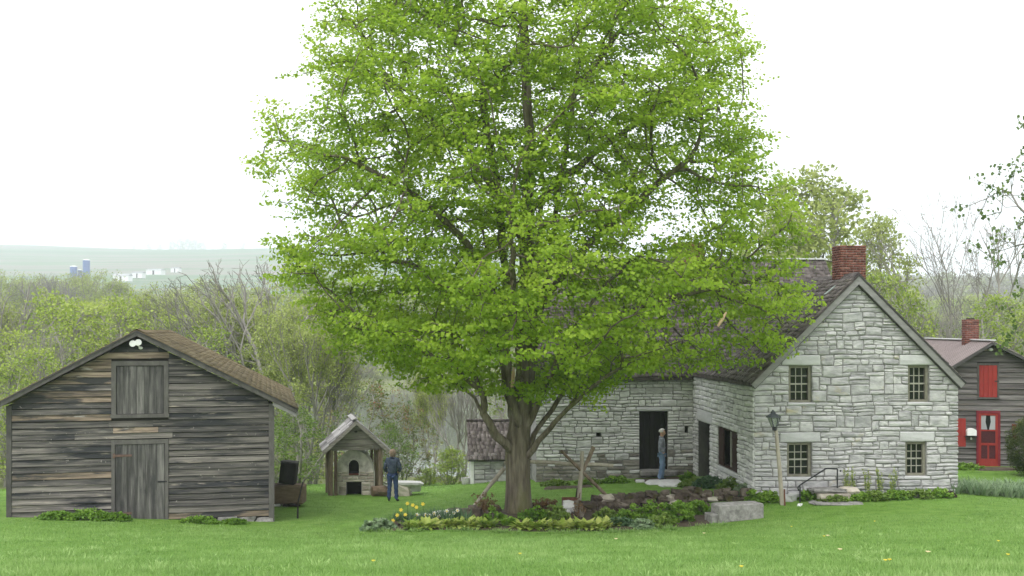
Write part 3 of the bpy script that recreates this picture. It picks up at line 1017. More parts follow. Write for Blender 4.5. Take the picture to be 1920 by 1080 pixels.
fr = MB()
for (p, q, s_, t_) in ((a, a + 0.06, c, d), (b - 0.06, b, c, d), (a + 0.06, b - 0.06, d - 0.06, d), (a + 0.06, b - 0.06, c, c + 0.06)):
    wbox(fr, p, q, s_, t_, -0.2, -0.06, SO, SU, SN)
swin = fr.build('window', 'shutter_brown', house)
wd = b - a
wbox(MB(), a + wd * 0.5 - 0.04, a + wd * 0.5 + 0.04, c + 0.06, d - 0.06, -0.18, -0.10, SO, SU, SN).build('mullion', 'muntin', swin)
wbox(MB(), a + 0.06, b - 0.06, c + 0.06, d - 0.06, -0.215, -0.205, SO, SU, SN).build('pane', 'pane_glass', swin)
for (p, q) in ((a + 0.03, a + wd * 0.26), (b - wd * 0.30, b - 0.03)):
    sh = wbox(MB(), p, q, c + 0.03, d - 0.03, -0.055, -0.02, SO, SU, SN)
    for zz in (c + 0.2, d - 0.25):
        wbox(sh, p + 0.02, q - 0.02, zz, zz + 0.07, -0.019, -0.004, SO, SU, SN)
    sh.build('shutter', 'shutter_brown', swin)
# side door: deep reveal with a weathered jamb
a, b, c, d = sd
dr = wbox(MB(), a, b, c, d - 0.01, -0.40, -0.36, SO, SU, SN).build('side_door', 'door_dark', house)
wbox(MB(), a + 0.002, a + 0.06, c, d - 0.012, -0.34, -0.012, SO, SU, SN).build('door_jamb', 'trim_grey', dr)
wbox(MB(), b - 0.06, b - 0.002, c, d - 0.012, -0.34, -0.012, SO, SU, SN).build('door_jamb', 'trim_grey', dr)
# front door, dark old planks
a, b, c, d = md
dr = wbox(MB(), a, b, c - 0.1, d, -0.36, -0.30, MO, MU, MN).build('front_door', 'door_dark', house)
nb = 5
for i in range(nb):
    wbox(MB(), a + (b - a) * i / nb + 0.006, a + (b - a) * (i + 1) / nb - 0.006, c + 0.02, d - 0.08, -0.298, -0.275, MO, MU, MN).build('plank', 'door_dark', dr)
fr = MB()
for (p, q, s_, t_) in ((a, a + 0.05, c, d), (b - 0.05, b, c, d), (a + 0.05, b - 0.05, d - 0.06, d)):
    wbox(fr, p, q, s_, t_, -0.274, -0.10, MO, MU, MN)
fr.build('door_frame', 'door_dark', dr)
wbox(MB(), a - 0.02, b + 0.25, c - 0.16, c - 0.002, -0.28, 0.42, MO, MU, MN).build('doorstep', 'granite', house, bevel=0.02)
for q in (niche, niche2):
    wbox(MB(), q[0], q[1], q[2], q[3], -0.34, -0.3, MO, MU, MN).build('niche_back', 'room_dark', house)

# roofs
rr = random.Random(9)
wl = math.hypot(1, SLOPE)
LU = GW / 2 + 0.13
roofL = Vector((1, 0, SLOPE)).normalized()
roofR = Vector((-1, 0, SLOPE)).normalized()
ez = RIDGE - SLOPE * LU
th = 0.1
deck = MB()
yb = SL + 2.75
deck.v = []
for sgn in (1, -1):
    x0 = GW / 2 - sgn * LU
    vs = [(x0, -0.14, ez - th), (x0, yb, ez - th), (GW / 2, yb, RIDGE - th), (GW / 2, -0.14, RIDGE - th),
          (x0, -0.14, ez - 0.012), (x0, yb, ez - 0.012), (GW / 2, yb, RIDGE - 0.012), (GW / 2, -0.14, RIDGE - 0.012)]
    deck.add(vs, BOXF)
roof = deck.build('roof', 'shake', house)
f1 = shingle_field((GW / 2 - LU, yb, ez), (0, -1, 0), tuple(roofL), yb + 0.15, LU * wl, 0.17, 0.20, 0.036, rr)
f2 = shingle_field((GW / 2 + LU, -0.15, ez), (0, 1, 0), tuple(roofR), yb + 0.15, LU * wl, 0.17, 0.20, 0.036, rr)
# main block
ms = (MRID - MEAVE) / (MD / 2)
ME = 0.2
mez = MEAVE - ms * ME + 0.04
mrz = MRID + 0.04
mwl = math.hypot(1, ms)
yr = SL + MD / 2
xl, xr = -ML - 0.12, GW + 0.12
deck = MB()
for sgn in (1, -1):
    ye = yr - sgn * (MD / 2 + ME)
    vs = [(xl, ye, mez - th), (xr, ye, mez - th), (xr, yr, mrz - th), (xl, yr, mrz - th), (xl, ye, mez - 0.012), (xr, ye, mez - 0.012), (xr, yr, mrz - 0.012), (xl, yr, mrz - 0.012)]
    deck.add(vs, BOXF)
roof2 = deck.build('main_roof', 'shake', house)
vF = Vector((0, 1, ms)).normalized()
vB = Vector((0, -1, ms)).normalized()
lv = (MD / 2 + ME) * mwl
f3 = shingle_field((xl, yr - MD / 2 - ME, mez), (1, 0, 0), tuple(vF), xr - xl, lv, 0.17, 0.20, 0.036, rr,
                   inside=lambda u, v: not (xl + u > 0.3 and mez + v * vF.z < RIDGE - SLOPE * abs(xl + u - GW / 2) - 0.1))
f4 = shingle_field((xr, yr + MD / 2 + ME, mez), (-1, 0, 0), tuple(vB), xr - xl, lv, 0.34, 0.4, 0.026, rr)
tag(link('shingles', npmesh('shingles', *join_fields([f1, f2])[:2], 'shake', join_fields([f1, f2])[2]), roof), kind='stuff')
j = join_fields([f3, f4])
tag(link('shingles', npmesh('shingles', j[0], j[1], 'shake', j[2]), roof2), kind='stuff')
rc = MB()
rc.bar((xl, yr, mrz + 0.035), (xr, yr, mrz + 0.035), 0.30, 0.05)
rc.build('ridge_cap', 'ridge_metal', roof2)
rc = MB()
rc.add([(GW / 2 - 0.16, -0.16, RIDGE - 0.12), (GW / 2, -0.16, RIDGE + 0.055), (GW / 2 + 0.16, -0.16, RIDGE - 0.12), (GW / 2 - 0.16, yb - .3, RIDGE - 0.12), (GW / 2, yb - .3, RIDGE + 0.055), (GW / 2 + 0.16, yb - .3, RIDGE - 0.12)],
       [(0, 1, 4, 3), (1, 2, 5, 4), (0, 2, 1), (3, 4, 5)])
rc.build('ridge_cap', 'shake', roof)
# rake boards on the gable: broad grey boards with a narrow dark edge above
for sgn in (1, -1):
    x0, zz0 = GW / 2 - sgn * (LU + 0.02), RIDGE - SLOPE * (LU + 0.02)
    nrm = Vector((-sgn * SLOPE, 0, 1)).normalized()
    dn = -nrm
    p, q = Vector((x0, 0, zz0)), Vector((GW / 2, 0, RIDGE))
    for (o1, o2, y0, y1, m, nm) in ((0.045, 0.215, -0.175, -0.142, 'rake_grey', 'rake_board'), (0.0, 0.043, -0.20, -0.142, 'rake_dark' if sgn < 0 else 'shake', 'roof_edge'),
                                    (0.17, 0.235, -0.14, -0.03, 'rake_dark', 'soffit_strip')):
        a1, a2 = p + dn * o1, p + dn * o2
        b1 = Vector((GW / 2, 0, RIDGE - o1 * math.hypot(1, SLOPE)))
        b2 = Vector((GW / 2, 0, RIDGE - o2 * math.hypot(1, SLOPE)))
        pts = [a2, b2, b1, a1]
        if sgn < 0:
            pts = [b2, a2, a1, b1]
        g_ = 0.0015 * sgn
        mb = MB()
        vs = [(v.x - (g_ if abs(v.x - GW / 2) < 1e-6 else 0), y0, v.z) for v in pts] + [(v.x - (g_ if abs(v.x - GW / 2) < 1e-6 else 0), y1, v.z) for v in pts]
        mb.add(vs, [(0, 1, 2, 3), (7, 6, 5, 4), (0, 4, 5, 1), (1, 5, 6, 2), (2, 6, 7, 3), (3, 7, 4, 0)])
        mb.build(nm, m, roof)
MB().bar((-0.10, -0.1, ez - 0.06), (-0.10, SL, ez - 0.06), 0.05, 0.12).build('fascia', 'rake_dark', roof)
MB().bar((xl + .05, SL - 0.15, mez - 0.06), (-0.12, SL - 0.15, mez - 0.06), 0.05, 0.12).build('fascia', 'rake_dark', roof2)
ch1 = chimney('chimney', house, GW / 2 + 0.24, 1.2, RIDGE - 0.9, 7.55, 0.76, 0.62, rr, False)
MB().bar((GW / 2 - 0.32, 0.80, RIDGE - 0.30), (GW / 2 - 0.62, 0.88, RIDGE - 0.555), 0.16, 0.03).build('flashing', 'lead_flash', ch1)
chimney('chimney', house, 0.7, yr, MRID - 0.5, 8.45, 1.1, 0.7, rr)
# ------------------------------------------------------------------ boards
def clapboard(name, segs, z0, z1, m, parent, r, butt=0.036, frame=None, stations=3, lap=None):
    lap = -r.uniform(.008, .030) if lap is None else lap
    """one weatherboard: segs = (bottom left, bottom right, top left, top right); frame maps (u, z, out) to the parent"""
    bl, br_, tl, tr = segs
    vs = []
    sag0, sag1 = r.uniform(-0.007, 0.007), r.uniform(-0.007, 0.007)
    mid = r.uniform(-0.009, 0.004)
    bt = butt * r.uniform(0.75, 1.3)
    for i in range(stations):
        t = i / (stations - 1)
        dz = sag0 * (1 - t) + sag1 * t + mid * math.sin(math.pi * t)
        ub, ut = bl + (br_ - bl) * t, tl + (tr - tl) * t
        warp_ = r.uniform(-0.003, 0.005)
        vs += [(ub, z0 + dz, 0), (ub, z0 + dz, bt + warp_), (ut, z1 + lap, 0.008), (ut, z1 + lap, 0)]
    fs = []
    for i in range(stations - 1):
        a, b = i * 4, i * 4 + 4
        for k in range(4):
            fs.append((a + k, a + (k + 1) % 4, b + (k + 1) % 4, b + k))
    fs.append((3, 2, 1, 0))
    e = (stations - 1) * 4
    fs.append((e, e + 1, e + 2, e + 3))
    f = frame or (lambda u, z, w_: (u, -w_, z))
    return link(name, pymesh(name, [f(*v) for v in vs], [tuple(reversed(q)) for q in fs], m), parent)


def board_rows(z0, z1, ex, u0, u1, holes, top, r, maxlen=3.2):
    """rows of weatherboards: yields ((bl, br, tl, tr), z0, z1). top(z) -> (left, right) limits of the gable at that height"""
    z = z0
    while z < z1 - 0.02:
        h = ex * r.uniform(0.9, 1.1)
        a, b = z, min(z + h, z1)
        z = b
        iv = [(u0, u1)]
        for h0, h1, g0, g1 in holes:
            if g0 < (a + b) / 2 < g1:
                nv = []
                for x, y in iv:
                    if h1 <= x or h0 >= y:
                        nv.append((x, y))
                    else:
                        if h0 - x > 0.03:
                            nv.append((x, h0))
                        if y - h1 > 0.03:
                            nv.append((h1, y))
                iv = nv
        lb, rb = top(a)
        lt, rt = top(b)
        for x, y in iv:
            cuts = [x]
            p = x
            while y - p > maxlen:
                p += r.uniform(1.1, maxlen * 0.8)
                if y - p < 0.5:
                    break
                cuts.append(p)
            cuts.append(y)
            for c, d in zip(cuts[:-1], cuts[1:]):
                s = (max(c, lb), min(d, rb), max(c, lt), min(d, rt))
                if s[1] - s[0] < 0.05:
                    continue
                if s[3] < s[2]:
                    mm = (s[2] + s[3]) / 2
                    s = (s[0], s[1], mm - 0.002, mm + 0.002)
                yield (s[0] + 0.002, s[1] - 0.002, s[2] + 0.002, s[3] - 0.002), a, b


# ------------------------------------------------------------------ the weathered shed at left
SW, SH, SLN = 6.81, 3.2, 10.0
ST = R(13)
DR = 29.4
srx, sry = (513 - 960) / F * DR, DR
sc_, ss_ = math.cos(ST), math.sin(ST)
shed = thing('weathered_shed', 'dark weathered clapboard shed with brown mossy roof at left', 'shed', (srx - sc_ * SW, sry - ss_ * SW, 0), ST)
sx0, sy0 = srx - sc_ * SW, sry - ss_ * SW


def shed_pt(px, py):
    tx = (px - 960) / F
    nx, ny = -ss_, sc_
    t = (sx0 * nx + sy0 * ny) / (tx * nx + ny)
    return (tx * t - sx0) * sc_ + (t - sy0) * ss_, EYE - (py - HZ) / F * t


AU, AZ = shed_pt(258, 619)
eL, eR = shed_pt(0, 750)[1], SH
sl_l = (AZ - shed_pt(10, 748)[1]) / (AU - shed_pt(10, 748)[0])
sl_r = (AZ - shed_pt(511, 742)[1]) / (shed_pt(511, 742)[0] - AU)
shed_top = lambda z: (AU - max(AZ - 0.17 - z, 0) / sl_l, AU + max(AZ - 0.17 - z, 0) / sl_r)
hat = (*[shed_pt(x, 700)[0] for x in (209, 316)], shed_pt(260, 783)[1], shed_pt(260, 677)[1])       # loft hatch with frame
dor = (*[shed_pt(x, 900)[0] for x in (209, 316)], -0.3, shed_pt(260, 824)[1])
rb = random.Random(21)
zb = 0.02
cw = 0.13
# dark backing wall, side walls
wall = MB()
e1, e2 = AZ - 0.2 - sl_l * AU, AZ - 0.2 - sl_r * (SW - AU)
wall.prism([(0.02, -0.5), (SW - 0.02, -0.5), (SW - 0.02, e2), (AU, AZ - 0.2), (0.02, e1)], 0.001, 0.1)
bw = wall.build('backing_wall', 'room_dark', shed)
MB().box(0.02, 0.10, 0.102, SLN - 0.4, -0.6, e1 - .03).build('side_wall', 'clapboard', shed)
MB().box(SW - 0.10, SW - 0.02, 0.102, SLN - 0.4, -0.8, e2 - .03).build('side_wall', 'clapboard', shed)
MB().box(0.11, SW - 0.11, SLN - 0.5, SLN - 0.4, -1.2, min(e1, e2)).build('rear_wall', 'clapboard', shed)
cnt = 0
for s, a, b in board_rows(zb, AZ - 0.22, 0.168, cw, SW - cw, [hat, dor], shed_top, rb):
    near_rake = b > 3.0 and (s[0] < AU - 1.0)
    m = 'bare_board' if (near_rake and rb.random() < 0.75) or (s[1] < 2.6 and b > 1.9 and rb.random() < 0.40) or rb.random() < 0.05 else 'clapboard'
    clapboard('board', s, a, b, m, shed, rb)
for x in (0.0, SW - cw):
    MB().box(x, x + cw - 0.004, -0.045, 0.0, -0.15, (e1 if x == 0 else e2) + (0.06 * 0)).build('corner_board', 'trim_grey', shed)
MB().box(SW - 0.002, SW + 0.02, -0.045, 0.12, -0.15, e2 - 0.02).build('corner_board', 'trim_grey', shed)
# sill stones under the low corner
for k in range(3):
    me = rock_mesh('foundation_stone', 0.5, 0.3, 0.22, 'granite', 90 + k)
    link('foundation_stone', me, shed, (SW - 0.24 - k * 0.5, 0.08, -0.13 + 0.02 * k), (0, 0, rb.uniform(-.1, .1)))
# loft hatch
h0, h1, g0, g1 = hat
fw = 0.12
hf = MB().box(h0, h0 + fw, -0.05, 0, g0 + fw * .8, g1).box(h1 - fw, h1, -0.05, 0, g0 + fw * .8, g1).box(h0 + fw, h1 - fw, -0.048, 0, g1 - fw, g1).box(h0 - 0.02, h1 + 0.02, -0.075, 0, g0, g0 + fw * .8)
hatch = hf.build('loft_hatch', 'trim_grey', shed)
nb = 7
a0, a1 = h0 + fw + 0.01, h1 - fw - 0.01
x = a0
ws = [rb.uniform(0.7, 1.3) for _ in range(nb)]
for wv in ws:
    wd = (a1 - a0) * wv / sum(ws)
    MB().box(x + 0.003, x + wd - 0.003, -0.012 - rb.uniform(0, .01), 0.0, g0 + fw * .8 + 0.01, g1 - fw - 0.01 - rb.uniform(0, .015)).build('plank', 'old_plank', hatch)
    x += wd
# door
h0, h1, g0, g1 = dor
df = MB().box(h0, h0 + 0.09, -0.05, 0, g0, g1 - 0.12).box(h1 - 0.09, h1, -0.05, 0, g0, g1 - 0.12).box(h0, h1, -0.052, 0, g1 - 0.119, g1)
door = df.build('shed_door', 'trim_grey', shed)
a0, a1 = h0 + 0.10, h1 - 0.10
ws = [0.55, 0.55, 0.95, 0.8, 1.0, 0.75]
x = a0
for k, wv in enumerate(ws):
    wd = (a1 - a0) * wv / sum(ws)
    MB().box(x + 0.003, x + wd - 0.003, -0.02 - rb.uniform(0, .012), 0.0, g0 + 0.2 + rb.uniform(0, .04), g1 - 0.13).build('plank', 'old_plank', door)
    x += wd
for zz in (g1 - 0.42, 0.22):
    hg = MB().box(a0 - 0.03, a0 + 0.42, -0.045, -0.032, zz - 0.03, zz + 0.03).box(a0 - 0.06, a0 + 0.0, -0.056, -0.0455, zz - 0.06, zz + 0.06)
    hg.build('hinge', 'rust_hinge', door)
MB().box(a1 - 0.18, a1 + 0.06, -0.05, -0.033, 1.02, 1.06).build('latch', 'iron', door)
# roof
ovr = 0.66
sdirL = Vector((1, 0, sl_l)).normalized()
sdirR = Vector((-1, 0, sl_r)).normalized()
xL, xR = -0.45, SW + ovr
zL, zR = AZ - sl_l * (AU - xL), AZ - sl_r * (xR - AU)
rf = MB()
t_ = 0.05


def sag(y):            # the old ridge dips towards the middle
    return -0.05 * math.sin(math.pi * min(max(y, 0), SLN) / SLN)


for (xe, ze) in ((xL, zL), (xR, zR)):
    vs = [(xe, -0.25, ze - t_), (xe, SLN, ze - t_), (AU, SLN, AZ - t_), (AU, -0.25, AZ - t_), (xe, -0.25, ze - .01), (xe, SLN, ze - .01), (AU, SLN, AZ - .01), (AU, -0.25, AZ - .01)]
    rf.add(vs, BOXF)
roof = rf.build('roof', 'moss_shingle', shed)
lR = (xR - AU) * math.hypot(1, sl_r)
lL = (AU - xL) * math.hypot(1, sl_l)
j = join_fields([shingle_field((xR, -0.26, zR), (0, 1, 0), tuple(sdirR), SLN + 0.26, lR, 0.16, 0.28, 0.014, rb),
                 shingle_field((xL, SLN, zL), (0, -1, 0), tuple(sdirL), SLN + 0.26, lL, 0.16, 0.28, 0.014, rb)])
tag(link('shingles', npmesh('shingles', j[0], j[1], 'moss_shingle', j[2]), roof), kind='stuff')
for k in range(14):
    y0 = -0.2 + k * 0.72
    mb = MB()
    for s in (-1, 1):
        sl = sl_l if s < 0 else sl_r
        mb.add([(AU, y0, AZ + 0.035 + sag(y0)), (AU, y0 + 0.76, AZ + 0.03 + sag(y0)), (AU + s * 0.2, y0 + 0.76, AZ + 0.03 - 0.2 * sl), (AU + s * 0.2, y0, AZ + 0.035 - 0.2 * sl)],
               [(0, 1, 2, 3) if s < 0 else (3, 2, 1, 0)])
    mb.build('ridge_shingle', 'moss_shingle', roof)
for (xe, ze, sl) in ((xL, zL, sl_l), (xR, zR, sl_r)):
    k_ = math.hypot(1, sl)
    for (o1, o2, y0, y1, m, nm) in ((0.045, 0.135, -0.285, -0.252, 'trim_grey', 'rake_board'), (0.0, 0.043, -0.30, -0.252, 'rake_dark', 'roof_edge')):
        s = 1 if xe < AU else -1
        dn = Vector((s * sl, 0, -1)).normalized()
        p = Vector((xe, 0, ze))
        pts = [p + dn * o2, Vector((AU - s * .001, 0, AZ - o2 * k_)), Vector((AU - s * .001, 0, AZ - o1 * k_)), p + dn * o1]
        if s < 0:
            pts = [pts[1], pts[0], pts[3], pts[2]]
        mb = MB()
        mb.add([(v.x, y0, v.z) for v in pts] + [(v.x, y1, v.z) for v in pts], [(0, 1, 2, 3), (7, 6, 5, 4), (0, 4, 5, 1), (1, 5, 6, 2), (2, 6, 7, 3), (3, 7, 4, 0)])
        mb.build(nm, m, roof)
MB().bar((SW + 0.0, -0.24, AZ - 0.16 - sl_r * (SW - AU)), (xR - 0.03, -0.24, zR - 0.15), 0.03, 0.15).build('outrigger', 'rake_grey', roof)
MB().bar((xR - 0.02, -0.2, zR - 0.09), (xR - 0.02, SLN, zR - 0.09), 0.03, 0.1).build('fascia', 'trim_grey', roof)
# flood light under the peak
fu, fz = shed_pt(257, 645)
fl = thing('flood_light', 'white twin flood light fixed under the shed peak', 'lamp', shed.matrix_basis @ Vector((fu, -0.06, fz)), ST)
for (dx, dz) in ((-0.085, 0.015), (0.055, 0.045)):
    mb = MB().lathe([(0.025, 0.0), (0.04, 0.03), (0.085, 0.10), (0.088, 0.12), (0.07, 0.125)], 14)
    mb.v = [(x + dx, -z - 0.05, y + dz) for x, y, z in mb.v]
    mb.build('lamp_head', 'white_paint', fl)
mb = MB().lathe([(0.055, 0), (0.055, 0.03), (0.03, 0.05)], 12)
mb.v = [(x + 0.1, -z - 0.0, y * 0.7 - 0.105) for x, y, z in mb.v]
mb.build('mount_plate', 'white_paint', fl)
MB().tube([(0.1, -0.04, -0.1), (0.03, -0.07, -0.03), (-0.08, -0.06, 0.01)], 0.018, 6).build('bracket', 'white_paint', fl)

# ------------------------------------------------------------------ small stone lean-to left of the maple
LX0, LY = (882 - 960) / F * 39.0, 39.0
lean = thing('stone_lean_to', 'small stone outbuilding with brown shake roof half hidden by the maple trunk', 'outbuilding', (LX0, LY, 0), R(3.86))
LWd = 2.55
zb_, ze_, zr_ = -0.9, EYE - (855 - HZ) / F * LY, EYE - (789 - HZ) / F * 40.4
LO, LU_, LN = (0, 0, 0), (1, 0, 0), (0, -1, 0)
lc = wall_core('front_wall', 0.03, LWd, zb_, ze_ + 0.06, [], (0, 0.03, 0), LU_, LN, 0.35, lean)
rl = random.Random(3)
for (a, b, c, d) in lay_stones(0.13, LWd, zb_ + .2, ze_ + 0.03, [], rl, 0.15, 0.26, 0.3, 0.6):
    vs, fs = stone_geo(a, b, c, d, rl.uniform(0.005, 0.03), rl)
    link('stone', pymesh('stone', to_wall([(x, z, y) for x, z, y in vs], LO, LU_, LN), fs, 'stone'), lc)
MB().box(0, 0.125, -0.03, 0.12, zb_, ze_ + 0.02).build('corner_post', 'white_paint', lean)
ew = MB().add([(0.0, 0.121, zb_), (0.0, 1.5, zb_), (0.0, 1.5, zr_ - 0.06), (0.0, 0.121, ze_ + .02), (0.3, 0.121, zb_), (0.3, 1.5, zb_), (0.3, 1.5, zr_ - .06), (0.3, 0.121, ze_ + .02)],
              [(0, 3, 2, 1), (4, 5, 6, 7), (0, 1, 5, 4), (1, 2, 6, 5), (2, 3, 7, 6), (3, 0, 4, 7)])
ew.build('end_wall', 'stone', lean)
sl = (zr_ - ze_) / 1.5
vd = Vector((0, 1, sl)).normalized()
dk = MB().add([(-0.1, -0.16, ze_ - .16 * sl - .06), (LWd, -0.16, ze_ - .16 * sl - .06), (LWd, 1.5, zr_ - .06), (-.1, 1.5, zr_ - .06), (-0.1, -0.16, ze_ - .16 * sl), (LWd, -0.16, ze_ - .16 * sl), (LWd, 1.5, zr_), (-.1, 1.5, zr_)], BOXF)
lroof = dk.build('roof', 'rake_dark', lean)
j = shingle_field((-0.1, -0.17, ze_ - .17 * sl + .005), (1, 0, 0), tuple(vd), LWd + 0.1, 1.68 * math.hypot(1, sl), 0.19, 0.17, 0.026, rl)
tag(link('shingles', npmesh('shingles', j[0], j[1], 'shake', j[2]), lroof), kind='stuff')
MB().bar((-0.12, 1.47, zr_ + 0.03), (LWd, 1.47, zr_ + 0.03), 0.2, 0.05).build('ridge_board', 'shake', lroof)

# ------------------------------------------------------------------ grey clapboard cabin with red door at right
CT = R(-9.65)
CAX, CAY = (1857 - 960) / F * 38.5, 38.5
cabin = thing('clapboard_cabin', 'grey clapboard cabin with red screen door and purple metal roof', 'cabin', (CAX, CAY, 0), CT)
cc, cs = math.cos(CT), math.sin(CT)


def cab(px, py):
    tx = (px - 960) / F
    t = (CAX * -cs + CAY * cc) / (tx * -cs + cc)
    return (tx * t - CAX) * cc + (t - CAY) * cs, EYE - (py - HZ) / F * t


CZ = cab(1857, 640)[1]
csl = (CZ - cab(1789, 681)[1]) / -cab(1789, 681)[0]
csr = (CZ - cab(1919, 671)[1]) / cab(1919, 671)[0]
cw2 = 2.35
ctop = lambda z: (-(max(CZ - 0.1 - z, 0)) / csl, max(CZ - 0.1 - z, 0) / csr)
cbz = cab(1850, 876)[1]
sh_ = (cab(1832, 700)[0], cab(1873, 700)[0], cab(1850, 748)[1], cab(1850, 681)[1])
dr_ = (cab(1830, 800)[0], cab(1875, 800)[0], cbz - 0.3, cab(1850, 770)[1])
rcb = random.Random(31)
MB().prism([(-cw2, cbz - .6), (cw2, cbz - .6), (cw2, CZ - .12 - csr * cw2), (0, CZ - .12), (-cw2, CZ - .12 - csl * cw2)], 0.001, 0.1).build('backing_wall', 'room_dark', cabin)
MB().box(-cw2, -cw2 + .08, 0.102, 10.4, cbz - .8, CZ - .16 - csl * cw2).build('side_wall', 'cabin_board', cabin)
MB().box(cw2 - .08, cw2, 0.102, 10.4, cbz - .8, CZ - .16 - csr * cw2).build('side_wall', 'cabin_board', cabin)
MB().box(-cw2 + .09, cw2 - .09, 10.3, 10.4, cbz - .8, CZ - .2 - csl * cw2).build('rear_wall', 'cabin_board', cabin)
for s, a, b in board_rows(cbz - 0.05, CZ - 0.14, 0.195, -cw2, cw2, [sh_, dr_], ctop, rcb, 5.5):
    clapboard('board', s, a, b, 'cabin_board', cabin, rcb, butt=0.045)
# loft shutter
a, b, c, d = sh_
sf = MB().box(a, a + .06, -.05, 0, c + .061, d).box(b - .06, b, -.05, 0, c + .061, d).box(a + .06, b - .06, -.05, 0, d - .07, d).box(a - .02, b + .02, -.07, 0, c, c + .06)
sf = sf.build('loft_shutter', 'trim_grey', cabin)
for i in range(4):
    w_ = (b - a - .13) / 4
    MB().box(a + .065 + i * w_ + .004, a + .065 + (i + 1) * w_ - .004, -.035, 0, c + .065, d - .075).build('plank', 'red_paint', sf)
MB().box(b - .16, b - .02, -.055, -.051, (c + d) / 2 - .02, (c + d) / 2 + .02).build('latch', 'iron', sf)
# red screen door
a, b, c, d = dr_
dfm = MB().box(a, a + .075, -.06, 0, c, d - .09).box(b - .075, b, -.06, 0, c, d - .09).box(a, b, -.062, 0, d - .089, d)
cd = dfm.build('screen_door', 'dark_red', cabin)
zz0, zz1 = cbz + 0.02, d - 0.09
a, b = a + .08, b - .08
H = zz1 - zz0
st = 0.085
lf = MB().box(a, a + st, -.045, -.01, zz0, zz1).box(b - st, b, -.045, -.01, zz0, zz1)
rails = [(0, .15), (.40, .445), (.665, .69), (.96, 1.0)]
for r0, r1 in rails:
    lf.box(a + st, b - st, -.045, -.01, zz0 + r0 * H, zz0 + r1 * H)
lf.box((a + b) / 2 - .03, (a + b) / 2 + .03, -.045, -.01, zz0 + .15 * H, zz0 + .40 * H)
leaf_ = lf.build('door_leaf', 'red_paint', cd)
for (p, q, r0, r1) in ((a + st, (a + b) / 2 - .03, .15, .40), ((a + b) / 2 + .03, b - st, .15, .40), (a + st, b - st, .445, .665)):
    MB().box(p, q, -.028, -.018, zz0 + r0 * H, zz0 + r1 * H).build('screen', 'screen_mesh', cd)
MB().box(a + st, b - st, -.020, -.012, zz0 + .69 * H, zz0 + .96 * H).build('pane', 'pane_glass', cd)
for s in (-1, 1):            # pale tied-back curtain behind the glass
    m_ = (a + b) / 2
    e = (a + st) if s < 0 else (b - st)
    k = MB()
    z0_, z1_ = zz0 + .695 * H, zz0 + .955 * H
    k.add([(e, -.022, z0_), (e, -.022, z1_), (m_ + s * .07, -.022, z1_), (m_ + s * .09, -.022, z0_ + .55 * (z1_ - z0_)), (m_ + s * .03, -.022, z0_),
           (e, -.0245, z0_), (e, -.0245, z1_), (m_ + s * .07, -.0245, z1_), (m_ + s * .09, -.0245, z0_ + .55 * (z1_ - z0_)), (m_ + s * .03, -.0245, z0_)],
          [(0, 1, 2, 3, 4), (9, 8, 7, 6, 5)] + [(i, i + 5, (i + 1) % 5 + 5, (i + 1) % 5) for i in range(5)])
    k.build('curtain', 'barn_roof', cd)
# left red shutter beside the stone house
p0, q0 = cab(1796, 784), cab(1810, 837)
MB().box(p0[0] - 0.25, q0[0], -.06, -.03, q0[1], p0[1]).build('window_shutter', 'red_paint', cabin)
p0, q0 = cab(1897, 795), cab(1903, 838)
MB().box(p0[0], p0[0] + .14, -.06, -.03, q0[1], p0[1]).build('window_shutter', 'dark_red', cabin)
# metal roof with standing ribs
cro = MB()
cx1, cx2 = -cw2 - .3, cw2 + .3
cz1, cz2 = CZ - csl * (cw2 + .3), CZ - csr * (cw2 + .3)
RL = 11.0
for (xe, ze) in ((cx1, cz1), (cx2, cz2)):
    cro.add([(xe, -.35, ze - .05), (xe, RL, ze - .05), (0, RL, CZ - .05), (0, -.35, CZ - .05), (xe, -.35, ze), (xe, RL, ze), (0, RL, CZ), (0, -.35, CZ)], BOXF)
croof = cro.build('roof', 'metal_roof', cabin)
for s, xe, ze in ((-1, cx1, cz1), (1, cx2, cz2)):
    for k in range(38):
        y = -.3 + k * 0.3
        MB().bar((xe, y, ze + .012), (0, y, CZ + .012), .04, .025).build('roof_rib', 'metal_roof', croof)
    MB().bar((xe, -.37, ze - .06), (0, -.37, CZ - .06), .03, .1).build('rake_board', 'rake_dark', croof)
MB().bar((0, -.36, CZ + .045), (0, RL, CZ + .045), .2, .04).build('ridge_cap', 'ridge_metal', croof)
chimney('chimney', cabin, -0.02, 2.75, CZ - .4, 5.52, .50, .46, rcb, False)
# peak light (white globe fixture)
pu, pz = cab(1856, 655)
pl = thing('peak_light', 'small white light fixture under the cabin peak', 'lamp', cabin.matrix_basis @ Vector((pu, -.05, pz)), CT)
mb = MB().lathe([(.03, -.06), (.075, -.03), (.085, .0), (.06, .04), (.02, .055)], 12)
mb.v = [(x, y - .07, z) for x, y, z in mb.v]
mb.build('globe', 'white_paint', pl)
MB().bar((-.22, -.03, -.02), (.2, -.03, .01), .05, .05).build('bracket', 'bare_board', pl)
# white letterbox beside the red door
bu, bz = cab(1819, 810)
mbx = thing('letterbox', 'white letterbox with rounded top left of the red door', 'letterbox', cabin.matrix_basis @ Vector((bu, -.05, bz)), CT)
prof = [(-.16, -.11), (.16, -.11)] + [(.16 * math.cos(t), .05 + .1 * math.sin(t)) for t in [math.pi * i / 8 for i in range(9)]]
MB().prism(prof, -.22, 0.0).build('box', 'white_paint', mbx, bevel=.006)
MB().bar((-.2, -.1, -.15), (.2, -.1, -.15), .18, .03).build('bracket', 'iron', mbx)
MB().lathe([(.028, -.26), (.035, -.22), (.02, -.175)], 8, 0, -.1).build('bell', 'white_paint', mbx)

